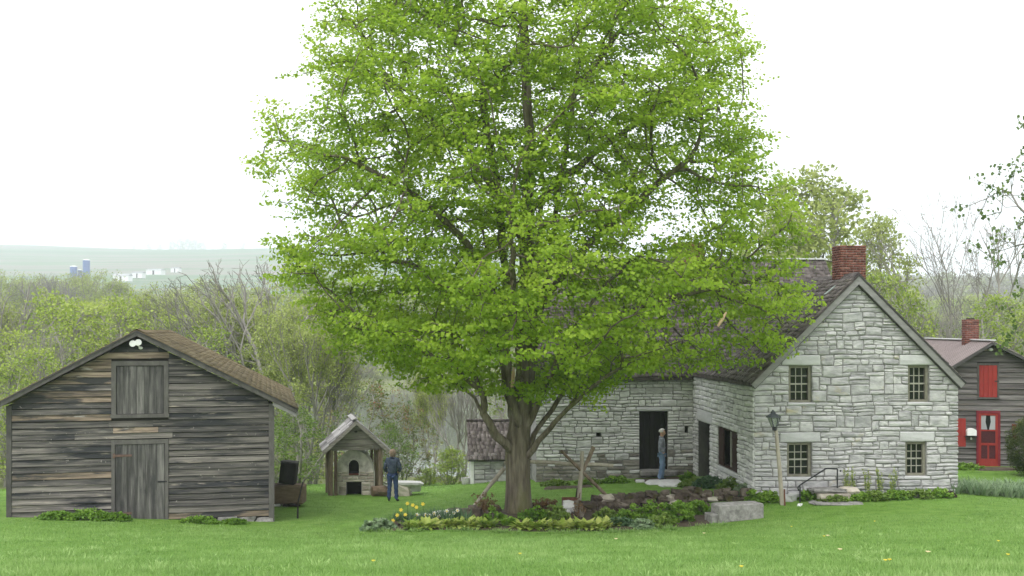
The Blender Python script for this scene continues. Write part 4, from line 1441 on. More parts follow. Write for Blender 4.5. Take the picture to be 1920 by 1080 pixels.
# ------------------------------------------------------------------ bake oven under its little roof
OT = R(13)
ocx, ocy = (664 - 960) / F * 38.0, 38.0
ogz = gz(ocx, ocy)
oz = lambda py: EYE - (py - HZ) / F * 38.0
oven = thing('bake_oven', 'domed pale stone bake oven with dark arched mouth and firebox', 'oven', (ocx + 0.02, ocy + 0.1, ogz), R(4))
ow, oh, od = 0.71, 1.62, 1.3
# domed plaster body with an arched hole in front: profile across x, swept back
prof = [(-ow, -.2), (-ow, .62), (-ow * .93, .95), (-ow * .80, 1.22), (-ow * .58, 1.46), (-ow * .28, 1.59), (0, oh), (ow * .28, 1.59), (ow * .58, 1.46), (ow * .80, 1.22), (ow * .93, .95), (ow, .62), (ow, -.2)]
ar = (-.17, .17, .80, 1.10)
fb = (-.27, .27, -.2, .50)
arch = [(.17 * math.cos(t), 1.10 + .17 * math.sin(t)) for t in [math.pi * i / 8 for i in range(9)]] + [(-.17, .80), (.17, .80)]
bm = bmesh.new()


def grid_front(y):
    """front sheet of the oven cut round the arch and the firebox, as a strip fan"""
    out = []
    N_ = 64
    xs = [-ow + 2 * ow * i / N_ for i in range(N_ + 1)]

    def top(x):
        for (xa, za), (xb, zb2) in zip(prof[1:-2], prof[2:-1]):
            if xa <= x <= xb:
                return za + (zb2 - za) * (x - xa) / max(xb - xa, 1e-6)
        return .62
    for xa, xb in zip(xs[:-1], xs[1:]):
        m_ = (xa + xb) / 2
        segs = [(-.2, None)]
        def hole(x):
            hs_ = []
            if fb[0] < m_ < fb[1]:
                hs_.append((fb[2], fb[3]))
            if abs(m_) < .17:
                hs_.append((.80, 1.10 + math.sqrt(max(.17 ** 2 - min(abs(x), .17) ** 2, 0))))
            return hs_
        ha, hb = hole(xa), hole(xb)
        zl = -.2
        zr2 = -.2
        for (p, q), (p2, q2) in zip(ha, hb):
            if p - zl > 1e-4:
                out.append([(xa, y, zl), (xb, y, zr2), (xb, y, p2), (xa, y, p)])
            zl, zr2 = q, q2
        out.append([(xa, y, zl), (xb, y, zr2), (xb, y, top(xb)), (xa, y, top(xa))])
    return out


mb = MB()
for q in grid_front(-.55):
    mb.add(q, [(0, 1, 2, 3)])
shellv = [(x, -.55, z) for x, z in prof] + [(x * .92, .9, z * .96) for x, z in prof]
n_ = len(prof)
mb.add(shellv, [(i, i + 1, i + 1 + n_, i + n_) for i in range(n_ - 1)] + [tuple(range(n_, 2 * n_))])
body = mb.build('body', 'oven_plaster', oven)
# mouth and firebox linings
mo = MB()
pr = [(x, z) for x, z in arch]
k_ = len(pr)
mo.add([(x, -.552, z) for x, z in pr] + [(x, -.05, z) for x, z in pr], [(i, (i + 1) % k_, (i + 1) % k_ + k_, i + k_) for i in range(k_)] + [tuple(range(k_, 2 * k_))])
mo.build('mouth', 'room_dark', body)
mo = MB()
pr = [(fb[0], fb[2]), (fb[1], fb[2]), (fb[1], fb[3]), (fb[0], fb[3])]
mo.add([(x, -.552, z) for x, z in pr] + [(x, -.0, z) for x, z in pr], [(i, (i + 1) % 4, (i + 1) % 4 + 4, i + 4) for i in range(4)] + [(4, 5, 6, 7)])
mo.build('firebox', 'room_dark', body)
# rubble facing: lower front
ro = random.Random(8)
fo = MB()
ohol = [(fb[0] - .0, fb[1] + .0, fb[2], fb[3]), (-.2, .2, .80, 1.4), (-.36, .36, .5, .575)]
for (a, b, c, d) in lay_stones(-ow - .01, ow + .01, -.1, .86, ohol, ro, .12, .2, .16, .34, tall=.2) + [(-.36, .36, .5, .575)]:
    vs, fs = stone_geo(a, b, c, d, ro.uniform(.01, .045), ro)
    link('stone', pymesh('stone', to_wall(vs, (0, -.55, 0), (1, 0, 0), (0, -1, 0)), fs, 'oven_stone'), oven)
ring = MB()
for i in range(7):            # surround of the mouth
    t0, t1 = math.pi * i / 7 + .02, math.pi * (i + 1) / 7 - .02
    p = [(r_ * math.cos(t), 1.10 + r_ * math.sin(t)) for r_, t in ((.175, t0), (.175, t1), (.235, t1), (.235, t0))]
    MB().prism(p, -.572, -.545).build('arch_stone', 'oven_plaster', oven)
MB().box(-.17, .17, -.60, -.545, .74, .80).build('mouth_sill', 'brick', oven, bevel=.01)

# shelter: its own thing
shl = thing('oven_shelter', 'little gabled roof of grey boards on four posts over the oven', 'shelter', (ocx, ocy, ogz), OT)
pw = 0.86
zt = oz(838) - ogz
for (x, y) in ((-pw, -.72), (pw, -.72), (-pw, .95), (pw, .95)):
    MB().tube([(x, y, -.3), (x + random.uniform(-.02, .02), y, zt * .5), (x + random.uniform(-.02, .02), y, zt)], [.095, .085, .08], 8).build('post', 'post_wood', shl)
MB().tube([(-pw + .17, -.7, -.3), (-pw + .16, -.7, zt)], [.06, .055], 7).build('post', 'post_wood', shl)
MB().tube([(pw - .17, .7, -.3), (pw - .17, .7, zt)], [.06, .055], 7).build('post', 'post_wood', shl)
for y in (-.72, .95):
    MB().box(-pw - .16, pw + .16, y - .07, y + .07, zt - .03, zt + .09).build('beam', 'grey_board', shl)
for x in (-pw, pw):
    MB().box(x - .06, x + .06, -.645, .875, zt - .02, zt + .08).build('beam', 'grey_board', shl)
gh = oz(784) - ogz - zt - 0.06
hw = pw + .2
gsl = gh / hw
zs = [zt + .092, zt + .37, zt + .62, zt + .82, zt + gh - .05]
for za, zb2 in zip(zs[:-1], zs[1:]):
    l0 = hw - (za - zt) / gsl - .03
    l1 = max(hw - (zb2 - zt) / gsl - .03, .02)
    for yy in (-.80, 1.02):
        MB().prism([(-l0, za + .006), (l0, za + .006), (l1, zb2 - .006), (-l1, zb2 - .006)], yy, yy + .03).build('gable_board', 'grey_board', shl, jitter=.004)
MB().tube([(-.03, -.805, zt + .60), (.0, -.83, zt + .635), (.03, -.805, zt + .60)], .03, 6).build('vent_hole', 'iron', shl)
re_ = MB()
k_ = math.hypot(1, gsl)
ry0, ry1 = -.98, 1.2
for s in (-1, 1):
    xe, ze = s * (hw + .07), zt - .07 * gsl + .03
    za = zt + gh + .03
    re_.add([(xe, ry0, ze - .02), (xe, ry1, ze - .02), (0, ry1, za - .02), (0, ry0, za - .02), (xe, ry0, ze + .02), (xe, ry1, ze + .02), (0, ry1, za + .02), (0, ry0, za + .02)], BOXF)
oroof = re_.build('roof', 'grey_board', shl)
for s in (-1, 1):
    xe, ze = s * (hw + .07), zt - .07 * gsl + .03
    za = zt + gh + .03
    nr = 5
    L_ = math.hypot(xe, za - ze)
    up = Vector((-s * (hw + .07), 0, za - ze)).normalized()
    nn = Vector((s * up.z, 0, abs(up.x)))
    for i in range(nr):
        y = ry0
        while y < ry1 - .05:
            w_ = min(ro.uniform(.22, .5), ry1 - y)
            v0, v1 = L_ * i / nr - .03 + ro.uniform(-.02, .02), L_ * (i + 1) / nr + .07
            mb = MB()
            P = lambda v, yy, h: Vector((xe, yy, ze + .022)) + up * v + nn * h
            mb.add([P(v0, y + .006, .004), P(v0, y + w_ - .006, .004), P(v1, y + w_ - .006, .0), P(v1, y + .006, .0),
                    P(v0, y + .006, .032 + ro.uniform(0, .012)), P(v0, y + w_ - .006, .032 + ro.uniform(0, .012)), P(v1, y + w_ - .006, .018), P(v1, y + .006, .018)], BOXF)
            mb.build('shake', 'silver_shake', oroof)
            y += w_
    mb = MB()
    mb.bar((xe, ry0 - .02, ze - .06), (0, ry0 - .02, za - .06), .035, .09)
    mb.build('rake_board', 'grey_board', oroof)
MB().bar((-.08, ry0 - .03, zt + gh + .10), (-.08, ry1 + .02, zt + gh + .085), .16, .025, (-.5, 0, 1)).build('ridge_board', 'silver_shake', oroof)

# ------------------------------------------------------------------ yard things
# granite block seat, notched at its left foot
bp = gp(1378, 978, 27.7)
bench = thing('granite_bench', 'long grey granite block seat with a notched left end', 'bench', (bp.x + .1, bp.y + .2, bp.z), R(17))
L_, W_, Hh = 1.28, .50, .44
mb = MB().prism([(-L_ / 2 + .02, -.12), (-L_ / 2 + .30, .0), (L_ / 2, 0.02), (L_ / 2, Hh - .02), (L_ / 2 - .04, Hh), (-L_ / 2 + .04, Hh), (-L_ / 2, Hh - .03), (-L_ / 2, .06)], -W_ / 2, W_ / 2)
mb.build('block', 'granite', bench, bevel=.02, jitter=.008)
MB().box(-L_ / 2 - .17, -L_ / 2 + .1, -W_ / 2 + .1, W_ / 2 + .02, -.1, .20).build('step', 'granite', bench, bevel=.02, jitter=.008)

# leaning lamp post with a lantern
lp0 = gp(1468, 947, 29.4)
lp1 = at(1455, 806, 29.5)
lamp = thing('lamp_post', 'leaning pale wooden lamp post with a black lantern', 'lamp post', lp0)
d_ = lp1 - lp0
MB().tube([(0, 0, -.3), d_ * .5, d_], [.066, .058, .05], 10).build('post', 'pale_pole', lamp)
base = d_ + Vector((-.045, -.02, 0))
q = Vector((0.045, 0, 1)).normalized()


def lath(prof, n=6):
    m_ = MB().lathe(prof, n)
    m_.v = [tuple(Vector((x, y, 0)) + base + Vector((-z * .08, 0, z))) for x, y, z in m_.v]
    return m_


lan = lath([(.05, -.02), (.065, 0), (.06, .07), (.08, .09)], 8).build('lantern', 'iron', lamp)
lath([(.082, .092), (.165, .34)], 6).build('lantern_glass', 'lantern_glass', lan)
for k in range(6):
    a = 2 * math.pi * k / 6
    p = base + Vector((.085 * math.cos(a), .085 * math.sin(a), .09))
    e = base + Vector((.17 * math.cos(a) - .027, .17 * math.sin(a), .345))
    MB().bar(p, e, .016, .016).build('lantern_rib', 'lamp_metal', lan)
lath([(.22, .345), (.20, .38), (.12, .43), (.07, .46), (.065, .50), (.03, .53), (.012, .56)], 6).build('lantern_roof', 'lamp_metal', lan)
MB().bar(base + Vector((.05, 0, .12)), base + Vector((.34, 0.02, .12)), .014, .014).build('ladder_bar', 'iron', lamp)
pp = gp(1472, 947, 29.3)
tag(MB().tube([pp + Vector((0, 0, -.2)), pp + Vector((-.02, 0, .45))], .022, 8).build('rusty_pipe', 'rust'), 'rusty upright pipe against the foot of the lamp post', 'pipe')

# iron handrail by the stone steps
r0, r1 = gp(1500, 945, 29.6), gp(1570, 938, 29.85)
z0, z1 = EYE - (912 - HZ) / F * 29.6, EYE - (879 - HZ) / F * 29.85
hr = thing('iron_handrail', 'black iron handrail sloping up over the stone steps', 'handrail', r0)
A_ = Vector((0, 0, z0 - r0.z))
B_ = Vector((r1.x - r0.x - .33, r1.y - r0.y, z1 - r0.z))
D_ = Vector((r1.x - r0.x, r1.y - r0.y, z1 - r0.z))
MB().tube([(0, 0, -.3), A_], .02, 8).build('post', 'iron', hr)
MB().tube([(D_.x, D_.y, r1.z - r0.z - .3), D_], .02, 8).build('post', 'iron', hr)
MB().tube([A_ + Vector((-.03, 0, -.12)), A_ + Vector((-.06, 0, -.04)), A_ + Vector((-.01, 0, .03)), B_, B_ + Vector((.06, 0, .01)), D_], .021, 8).build('rail', 'iron', hr)
MB().lathe([(.0, -.03), (.035, 0), (.0, .03)], 8, D_.x + .09, D_.y).build('knob', 'iron', hr, loc=(0, 0, D_.z - .06))
# flagstone steps below it
st_ = thing('stone_steps', 'rough flagstone steps under the iron handrail', 'steps', gp(1556, 948, 29.6))
for k, (dx, dy, dz, sx, sy, sz) in enumerate(((0.0, .25, .30, 1.0, .55, .09), (-.12, .05, .13, .42, .4, .2), (.32, .1, .12, .5, .4, .22), (.1, -.25, .0, 1.35, .6, .08), (.62, .3, .27, .5, .4, .2), (-.15, .3, .2, .5, .3, .1))):
    link('flagstone', rock_mesh('flagstone', sx, sy, sz, 'granite' if k in (0, 3) else 'oven_stone', 40 + k, rough=.1), st_, (dx, dy, dz), (0, 0, random.uniform(-.2, .2)))
# stones at the foot of the gable
for k, (px, py, s, m, lab) in enumerate(((1741, 925, .28, 'white_paint', 'bright white stone at the foot of the gable wall, near its right end'),
                                         (1500, 945, .13, 'white_paint', 'small white stone on the grass right of the lamp post'),
                                         (1770, 925, .42, 'mossy_stone', 'brown rubble stone beside the white stone at the gable foot'),
                                         (1452, 925, .42, 'pale_stone', 'rounded grey stone at the house corner left of the lamp post'),
                                         (1483, 928, .40, 'pale_stone', 'rounded grey stone at the house corner right of the lamp post'),
                                         (1715, 922, .26, 'pale_stone', 'flat pale stone lying left of the white stone at the gable foot'))):
    p = gp(px, py, 30.0 if k != 1 else 29.2)
    tag(link('loose_stone', rock_mesh('loose_stone', s * 1.3, s * .8, s * .62, m, 60 + k), None, p + Vector((0, 0, s * .12)), (0, 0, k)), lab, 'stone')
for k, (px, py, d, sx, sy, lab) in enumerate(((1246, 909, 35.6, 1.15, 1.0, 'large flat stepping stone at the feet of the man by the door'), (1262, 921, 34.6, .8, .7, 'smaller stepping stone in the grass below the large one'),
                                              (1200, 901, 36.2, .3, .3, 'small pale stone in the grass left of the doorstep'))):
    p = gp(px, py, d)
    tag(link('stepping_stone', rock_mesh('stepping_stone', sx, sy, .12, 'pale_stone', 70 + k, rough=.12), None, p + Vector((0, 0, .01))), lab, 'stepping stone')

# dry stone wall: every stone an object
rw = random.Random(14)
dsw = thing('dry_stone_wall', 'low mossy dry stone wall curving behind the flower bed', 'wall', (0, 0, 0))
path = [(1066, 960, 29.6), (1110, 962, 29.7), (1160, 958, 30.0), (1210, 953, 30.3), (1262, 950, 30.5), (1312, 946, 30.6), (1360, 939, 30.5), (1412, 932, 30.2)]
pts = [gp(*p) for p in path]
k = 0
for i, (p, q) in enumerate(zip(pts[:-1], pts[1:])):
    L_ = (q - p).length
    for course in range(3 if i < 5 else 2):
        n_ = max(2, round(L_ / rw.uniform(.17, .30)))
        for s in range(n_):
            t = (s + rw.uniform(.2, .8)) / n_
            c = p.lerp(q, t)
            wd, hh = L_ / n_ * rw.uniform(.9, 1.4), rw.uniform(.13, .24)
            if course == 2 and rw.random() < .35:
                continue
            k += 1
            link('stone', rock_mesh('stone', wd, rw.uniform(.25, .4), hh, 'mossy_stone' if rw.random() < .9 else 'oven_stone', 200 + k, rough=.24), dsw,
                 (c.x + rw.uniform(-.03, .03), c.y + course * .05 + rw.uniform(-.05, .05), gz(c.x, c.y) + .06 + course * .145 + rw.uniform(-.02, .02)),
                 (rw.uniform(-.15, .15), rw.uniform(-.15, .15), rw.uniform(-.3, .3)))
bs_ = thing('bed_edging', 'loose line of dark stones at the left end of the flower bed', 'edging', (0, 0, 0))
for k, (px, py, d, s) in enumerate(((738, 968, 27.6, .26), (752, 962, 28, .22), (800, 953, 28.8, .3), (822, 951, 28.9, .34), (852, 953, 28.9, .4), (872, 957, 28.8, .42), (890, 964, 28.5, .5), (905, 965, 28.6, .4),
                                    (925, 955, 29.3, .34), (1010, 945, 29.9, .3), (1032, 945, 30, .26), (990, 945, 30.1, .3), (880, 950, 29.2, .3))):
    p = gp(px, py, d)
    link('stone', rock_mesh('stone', s * 1.1, s * .8, s * .75, 'mossy_stone' if k not in (2, 3) else 'pale_stone', 400 + k), bs_, p + Vector((0, 0, s * .22)), (0, 0, k * 1.3))
p = gp(1066, 952, 29.2)
tag(link('loose_stone', rock_mesh('loose_stone', .30, .26, .30, 'pale_stone', 77), None, p + Vector((0, 0, .20))), 'pale upright stone in front of the rusty box', 'stone')
p = gp(1062, 962, 28.9)
tag(link('loose_stone', rock_mesh('loose_stone', .22, .18, .16, 'pale_stone', 78), None, p + Vector((0, 0, .08))), 'small pale stone below the upright one by the rusty box', 'stone')
# rusty iron box
p = gp(1068, 948, 29.9)
rbx = thing('rusty_box', 'open rusty brown iron box behind the fence post', 'box', p, R(5))
a = .20
mb = MB().box(-a, a, -.16, -.145, .08, .34).box(-a, a, .145, .16, .08, .34).box(-a, -a + .015, -.144, .144, .08, .34).box(a - .015, a, -.144, .144, .08, .34).box(-a, a, -.16, .16, .06, .0795)
mb.build('body', 'rust', rbx)
for x in (-a + .03, a - .03):
    for y in (-.12, .12):
        MB().box(x - .015, x + .015, y - .015, y + .015, -.1, .0595).build('leg', 'rust', rbx)
MB().tube([(a - .005, -.1, .34), (a + .06, -.1, .36), (a + .08, -.1, .5)], .012, 6).build('handle', 'rust', rbx)

# pole fence: post, crossed braces and a long rail running behind the maple
fz = thing('pole_fence', 'crooked pole fence with crossed braces beside the maple', 'fence', gp(1088, 944, 30.0))
O_ = Vector(fz.location)


def pole(a, b, r1, r2, m, nm='pole', bend=.0):
    a, b = at(*a) - O_, at(*b) - O_
    mids = [a.lerp(b, t) + Vector((random.uniform(-1, 1), 0, random.uniform(-1, 1))) * bend * (1 if 0 < t < 1 else 0) for t in (0, .25, .5, .75, 1)]
    MB().tube(mids, [r1 + (r2 - r1) * i / 4 for i in range(5)], 8).build(nm, m, fz)


pole((1085, 948, 30.0), (1092, 846, 30.05), .07, .055, 'pale_pole', 'post', .01)
pole((1146, 938, 30.3), (1052, 845, 29.85), .055, .04, 'post_wood', 'brace', .012)
pole((1094, 882, 30.15), (1113, 838, 30.35), .055, .06, 'post_wood', 'brace', .01)
pole((995, 866, 30.25), (1150, 873, 30.2), .055, .05, 'pale_pole', 'rail', .02)
pole((888, 950, 29.5), (945, 878, 30.0), .05, .06, 'pale_pole', 'brace', .012)
pole((945, 868, 30.35), (996, 866, 30.25), .05, .05, 'pale_pole', 'rail', .01)
MB().tube([at(1079, 945, 30.1) - O_, at(1083, 915, 30.1) - O_], .03, 6).build('stake', 'dark_timber', fz)

# things right of the shed
p = gp(541, 932, 33.0)
beam = thing('hewn_log', 'thick hewn log lying by the right side of the shed', 'log', p, R(3))
zt_ = EYE - (908 - HZ) / F * 33 - p.z
MB().box(-.62, .50, -.28, .28, .08, zt_).build('log', 'log_wood', beam, bevel=.05, jitter=.02)
link('prop_stone', rock_mesh('prop_stone', .45, .4, .24, 'dark_timber', 81), beam, (.1, -.05, .02))
link('prop_stone', rock_mesh('prop_stone', .4, .4, .2, 'pale_stone', 82), beam, (-.42, -.05, .0))
bx = thing('charred_block', 'black charred wooden block standing tilted on the hewn log', 'block', p + Vector((-.03, 0, zt_ + .0)), 0)
MB().box(-.245, .245, -.2, .2, .03, .68).build('block', 'dark_timber', bx, bevel=.02, rot=(0, R(6), 0))
MB().box(-.25, .25, -.21, .21, .682, .72).build('lid', 'trim_grey', bx, rot=(0, R(6), 0))
ip = gp(556, 985, 30.2)
tag(MB().tube([ip + Vector((.03, 0, -.1)), ip + Vector((-.02, .3, .4)), ip + Vector((-.06, 1.2, .85))], [.03, .025, .025], 6).build('iron_rod', 'dark_timber'), 'dark leaning rod under the end of the hewn log', 'rod')
# white topped slab behind the woman
p = gp(764, 925, 37.0)
slab = thing('stone_trough', 'rough stone slab seat with white top beside the woman', 'slab', p, R(-6))
link('top_slab', rock_mesh('top_slab', 1.25, .6, .15, 'pale_stone', 83, rough=.14), slab, (-.12, 0, .40))
link('support_stone', rock_mesh('support_stone', .75, .6, .42, 'oven_stone', 84), slab, (-.25, 0, .16))
link('support_stone', rock_mesh('support_stone', .5, .5, .3, 'log_wood', 85), slab, (-.75, 0, .14))
link('support_stone', rock_mesh('support_stone', .3, .4, .26, 'pale_stone', 86), slab, (.28, .1, .24))
p = gp(716, 922, 37.2)
lg = thing('brown_log', 'dark reddish log end lying between the oven and the woman', 'log', p, R(20))
MB().tube([(-.35, 0, .16), (.35, 0, .16)], .19, 12).build('log', 'log_wood', lg)
MB().tube([(.05, -.1, .3), (.32, -.12, .75)], .025, 6).build('stick', 'post_wood', lg)
p = gp(874, 904, 39.2)
tag(link('pale_bucket', MB().lathe([(.15, 0), (.19, .24), (.17, .24), (.135, .03)], 14).build('bucket', 'pale_stone').data, None, p), 'pale round tub at the left corner of the stone lean-to', 'tub')
bpy.data.objects.remove(bpy.data.objects['bucket'])
# ------------------------------------------------------------------ growing trees
def grow(attr, pos, par, step, kill, iters, seed, up=0.0, wobble=0.15):
    """branches grow towards the attraction points that are nearest to them"""
    r = np.random.default_rng(seed)
    P = [np.array(p, float) for p in pos]
    Q = list(par)
    A = np.array(attr, float)
    alive = np.ones(len(A), bool)
    D = np.full(len(A), 1e9)
    I = np.zeros(len(A), int)
    arr = np.array(P)
    for s in range(0, len(A), 800):
        d = ((A[s:s + 800, None] - arr[None]) ** 2).sum(-1)
        I[s:s + 800] = d.argmin(1)
        D[s:s + 800] = d.min(1)
    tipof = np.full(len(A), -1)
    used = {}
    for it in range(iters):
        ids = np.where(alive)[0]
        if len(ids) == 0:
            break
        dirs = A[ids] - np.array(P)[I[ids]]
        dirs /= np.maximum(np.linalg.norm(dirs, axis=1, keepdims=True), 1e-6)
        un, inv = np.unique(I[ids], return_inverse=True)
        acc = np.zeros((len(un), 3))
        np.add.at(acc, inv, dirs)
        acc += r.normal(0, wobble, acc.shape)
        acc[:, 2] += up
        acc /= np.maximum(np.linalg.norm(acc, axis=1, keepdims=True), 1e-6)
        new = []
        for k, n in enumerate(un):
            q = P[n] + acc[k] * step
            c = used.setdefault(int(n), [])
            if any(((q - x) ** 2).sum() < (step * .25) ** 2 for x in c) or len(c) > 4:
                # stuck: retire the nearest attractor of this node
                cand = ids[inv == k]
                j_ = cand[D[cand].argmin()]
                alive[j_] = False
                tipof[j_] = n
                continue
            c.append(q)
            P.append(q)
            Q.append(int(n))
            new.append(len(P) - 1)
        if not new:
            continue
        na = np.array([P[i] for i in new])
        ids = np.where(alive)[0]
        for s in range(0, len(ids), 800):
            ii = ids[s:s + 800]
            d = ((A[ii][:, None] - na[None]) ** 2).sum(-1)
            m_ = d.argmin(1)
            dm = d[np.arange(len(ii)), m_]
            b = dm < D[ii]
            D[ii[b]] = dm[b]
            I[ii[b]] = np.array(new)[m_[b]]
        kk = alive & (D < kill ** 2)
        tipof[kk] = I[kk]
        alive &= ~kk
    tipof[tipof < 0] = I[tipof < 0]
    return np.array(P), np.array(Q), tipof


def radii(P, Q, r0, e, extra=None):
    n = len(P)
    acc = np.zeros(n)
    kids = np.zeros(n, int)
    for i in range(n):
        if Q[i] >= 0:
            kids[Q[i]] += 1
    acc[kids == 0] = r0 ** e
    if extra is not None:
        acc += extra
    for i in range(n - 1, 0, -1):
        if Q[i] >= 0:
            acc[Q[i]] += acc[i]
    return acc ** (1 / e), kids


def branch_arrays(P, Q, rad, side_fn, rmin=0.0, skip=None):
    n = len(P)
    ch = [[] for _ in range(n)]
    for i in range(n):
        if Q[i] >= 0:
            ch[Q[i]].append(i)
    vs, fs, b = [], [], 0
    starts = [(-1, i) for i in range(n) if Q[i] < 0]
    while starts:
        p, c = starts.pop()
        chain = [c]
        x = c
        while ch[x]:
            m_ = max(ch[x], key=lambda k: rad[k])
            for k in ch[x]:
                if k != m_:
                    starts.append((x, k))
            chain.append(m_)
            x = m_
        pts = [P[i] for i in chain]
        rs_ = [rad[i] for i in chain]
        if p >= 0:
            pts = [P[p]] + pts
            rs_ = [min(rad[p], rs_[0] * 1.25)] + rs_
        if len(pts) < 2 or max(rs_) < rmin:
            continue
        pts = np.array(pts)
        rs_ = np.array(rs_)
        k = side_fn(rs_[0])
        T = np.gradient(pts, axis=0)
        T /= np.maximum(np.linalg.norm(T, axis=1, keepdims=True), 1e-9)
        ref = np.array([0.37, 0.91, 0.15]) if abs(T[0][1]) < .8 else np.array([.9, .1, .3])
        U = np.cross(T, ref)
        U /= np.maximum(np.linalg.norm(U, axis=1, keepdims=True), 1e-9)
        W = np.cross(T, U)
        a = np.arange(k) * 2 * np.pi / k
        ring = pts[:, None, :] + (U[:, None, :] * np.cos(a)[None, :, None] + W[:, None, :] * np.sin(a)[None, :, None]) * rs_[:, None, None]
        m_ = len(pts)
        vs.append(ring.reshape(-1, 3))
        i0 = b + (np.arange(m_ - 1)[:, None] * k + np.arange(k)[None, :])
        i1 = b + (np.arange(m_ - 1)[:, None] * k + (np.arange(k)[None, :] + 1) % k)
        fs.append(np.stack([i0, i1, i1 + k, i0 + k], -1).reshape(-1, 4))
        b += m_ * k
    return np.concatenate(vs), np.concatenate(fs)


def leaves(cent, per, spread, size, seed, tint=None, tvar=0.22, up=0.8, droop=0.0, out=None, fold=0.25, aspect=0.85):
    """folded leaf-sized faces scattered round the twig ends; returns vertices, triangles, tint"""
    r = np.random.default_rng(seed)
    cent = np.asarray(cent, float)
    n = len(cent) * per
    c = np.repeat(cent, per, 0)
    off = r.normal(0, 1, (n, 3))
    off *= (r.random((n, 1)) ** .5) / np.maximum(np.linalg.norm(off, axis=1, keepdims=True), 1e-6)
    c = c + off * np.asarray(spread)
    nor = r.normal(0, 1, (n, 3)) * (1 - up) + np.array([0, 0, 1.0]) * up
    if out is not None:
        nor += np.repeat(out, per, 0) * .5
    nor /= np.linalg.norm(nor, axis=1, keepdims=True)
    az = r.random(n) * 2 * np.pi
    d = np.stack([np.cos(az), np.sin(az), np.full(n, -droop)], 1)
    d -= nor * (d * nor).sum(1, keepdims=True)
    d /= np.maximum(np.linalg.norm(d, axis=1, keepdims=True), 1e-6)
    s = np.cross(nor, d)
    L = size * r.uniform(.6, 1.3, (n, 1))
    W = L * aspect * .5
    v0 = c - d * L * .5
    v1 = c + s * W - nor * fold * W + d * L * .08
    v2 = c + d * L * .5 - nor * L * .12
    v3 = c - s * W - nor * fold * W + d * L * .08
    V = np.stack([v0, v1, v2, v3], 1).reshape(-1, 3)
    i = np.arange(n)[:, None] * 4
    Fq = np.concatenate([np.concatenate([i, i + 1, i + 2], 1), np.concatenate([i, i + 2, i + 3], 1)])
    tb = np.full(len(cent), .5) if tint is None else np.asarray(tint)
    t = np.clip(np.repeat(tb, per) + r.normal(0, tvar * .5, n), 0, 1)
    return V, Fq, np.repeat(t, 4)


def cat3(lst):
    V, Fq, T, b = [], [], [], 0
    for v, f, t in lst:
        V.append(v)
        Fq.append(f + b)
        T.append(t)
        b += len(v)
    return np.concatenate(V), np.concatenate(Fq), np.concatenate(T)


# ------------------------------------------------------------------ the big maple
MD_ = 29.0
TAB = np.array([(-200, 900, 1040), (-150, 800, 1130), (-90, 690, 1230), (-30, 620, 1310), (20, 585, 1360), (80, 590, 1410), (130, 572, 1428), (180, 555, 1400), (215, 488, 1440),
                (260, 472, 1440), (320, 478, 1425), (350, 505, 1470), (400, 525, 1500), (450, 528, 1490), (490, 520, 1492), (530, 520, 1508), (570, 565, 1512), (610, 585, 1500), (645, 610, 1480), (680, 690, 1400),
                (705, 750, 1200), (735, 800, 1120)], float)


def in_house(x, y, z):
    """true where the crown would run into the roofs"""
    lx = (x - HX) * math.cos(HT) + (y - HY) * math.sin(HT)
    ly = -(x - HX) * math.sin(HT) + (y - HY) * math.cos(HT)
    if -0.5 < lx < GW + .5 and -.7 < ly < SL + MD and z < max(RIDGE - SLOPE * abs(lx - GW / 2), 3.4) + .6:
        return True
    if -ML - .6 < lx < GW + .5 and SL - .7 < ly and z < 3.9 + ms * max(0, min(ly - SL, MD - ly + SL)) + .6:
        return True
    return False


r_ = np.random.default_rng(77)
att = []
ph = r_.random(12) * 6.28
while len(att) < 2900:
    py = r_.uniform(-200, 738)
    l = np.interp(py, TAB[:, 0], TAB[:, 1])
    rr_ = np.interp(py, TAB[:, 0], TAB[:, 2])
    if r_.random() > (rr_ - l) / 1050:
        continue
    a = r_.random() * 2 * np.pi
    f = r_.random() ** .42
    ax = 985
    ca, sa = math.cos(a), math.sin(a)
    px = ax + f * ca * ((rr_ - ax) if ca > 0 else (ax - l))
    dep = f * sa * (rr_ - l) / 2 / F * MD_ * .80
    if py > 640 and f < .25:
        continue
    if py > 690 and ((px > 1200 or px < 740) or r_.random() < .3):
        continue
    # lumps: leave drifts of open air between the sprays
    z_ = (HZ - py) / F * MD_
    x_ = (px - 960) / F * MD_
    lump = math.sin(x_ * 1.15 + ph[0] + 1.2 * math.sin(z_ * .8)) * math.sin(z_ * 2.1 + ph[1] + x_ * .42 * (1 if x_ < 0 else -1)) + .8 * math.sin(dep * 1.1 + ph[2] + z_ * .6)
    if lump < -.62 and r_.random() < .93:
        continue
    # the gap on the right where sky shows through
    if 1195 < px < 1275 and 398 < py < 462:
        continue
    if 630 < px < 730 and 385 < py < 425 and r_.random() < .8:
        continue
    d = MD_ + dep
    # project from the crown's own middle plane so the outline keeps its real size
    p = np.array([x_ , d, EYE + z_])
    k = d / MD_
    p[0] *= .5 + .5 * k
    if in_house(*p):
        continue
    att.append(p)
att = np.array(att)

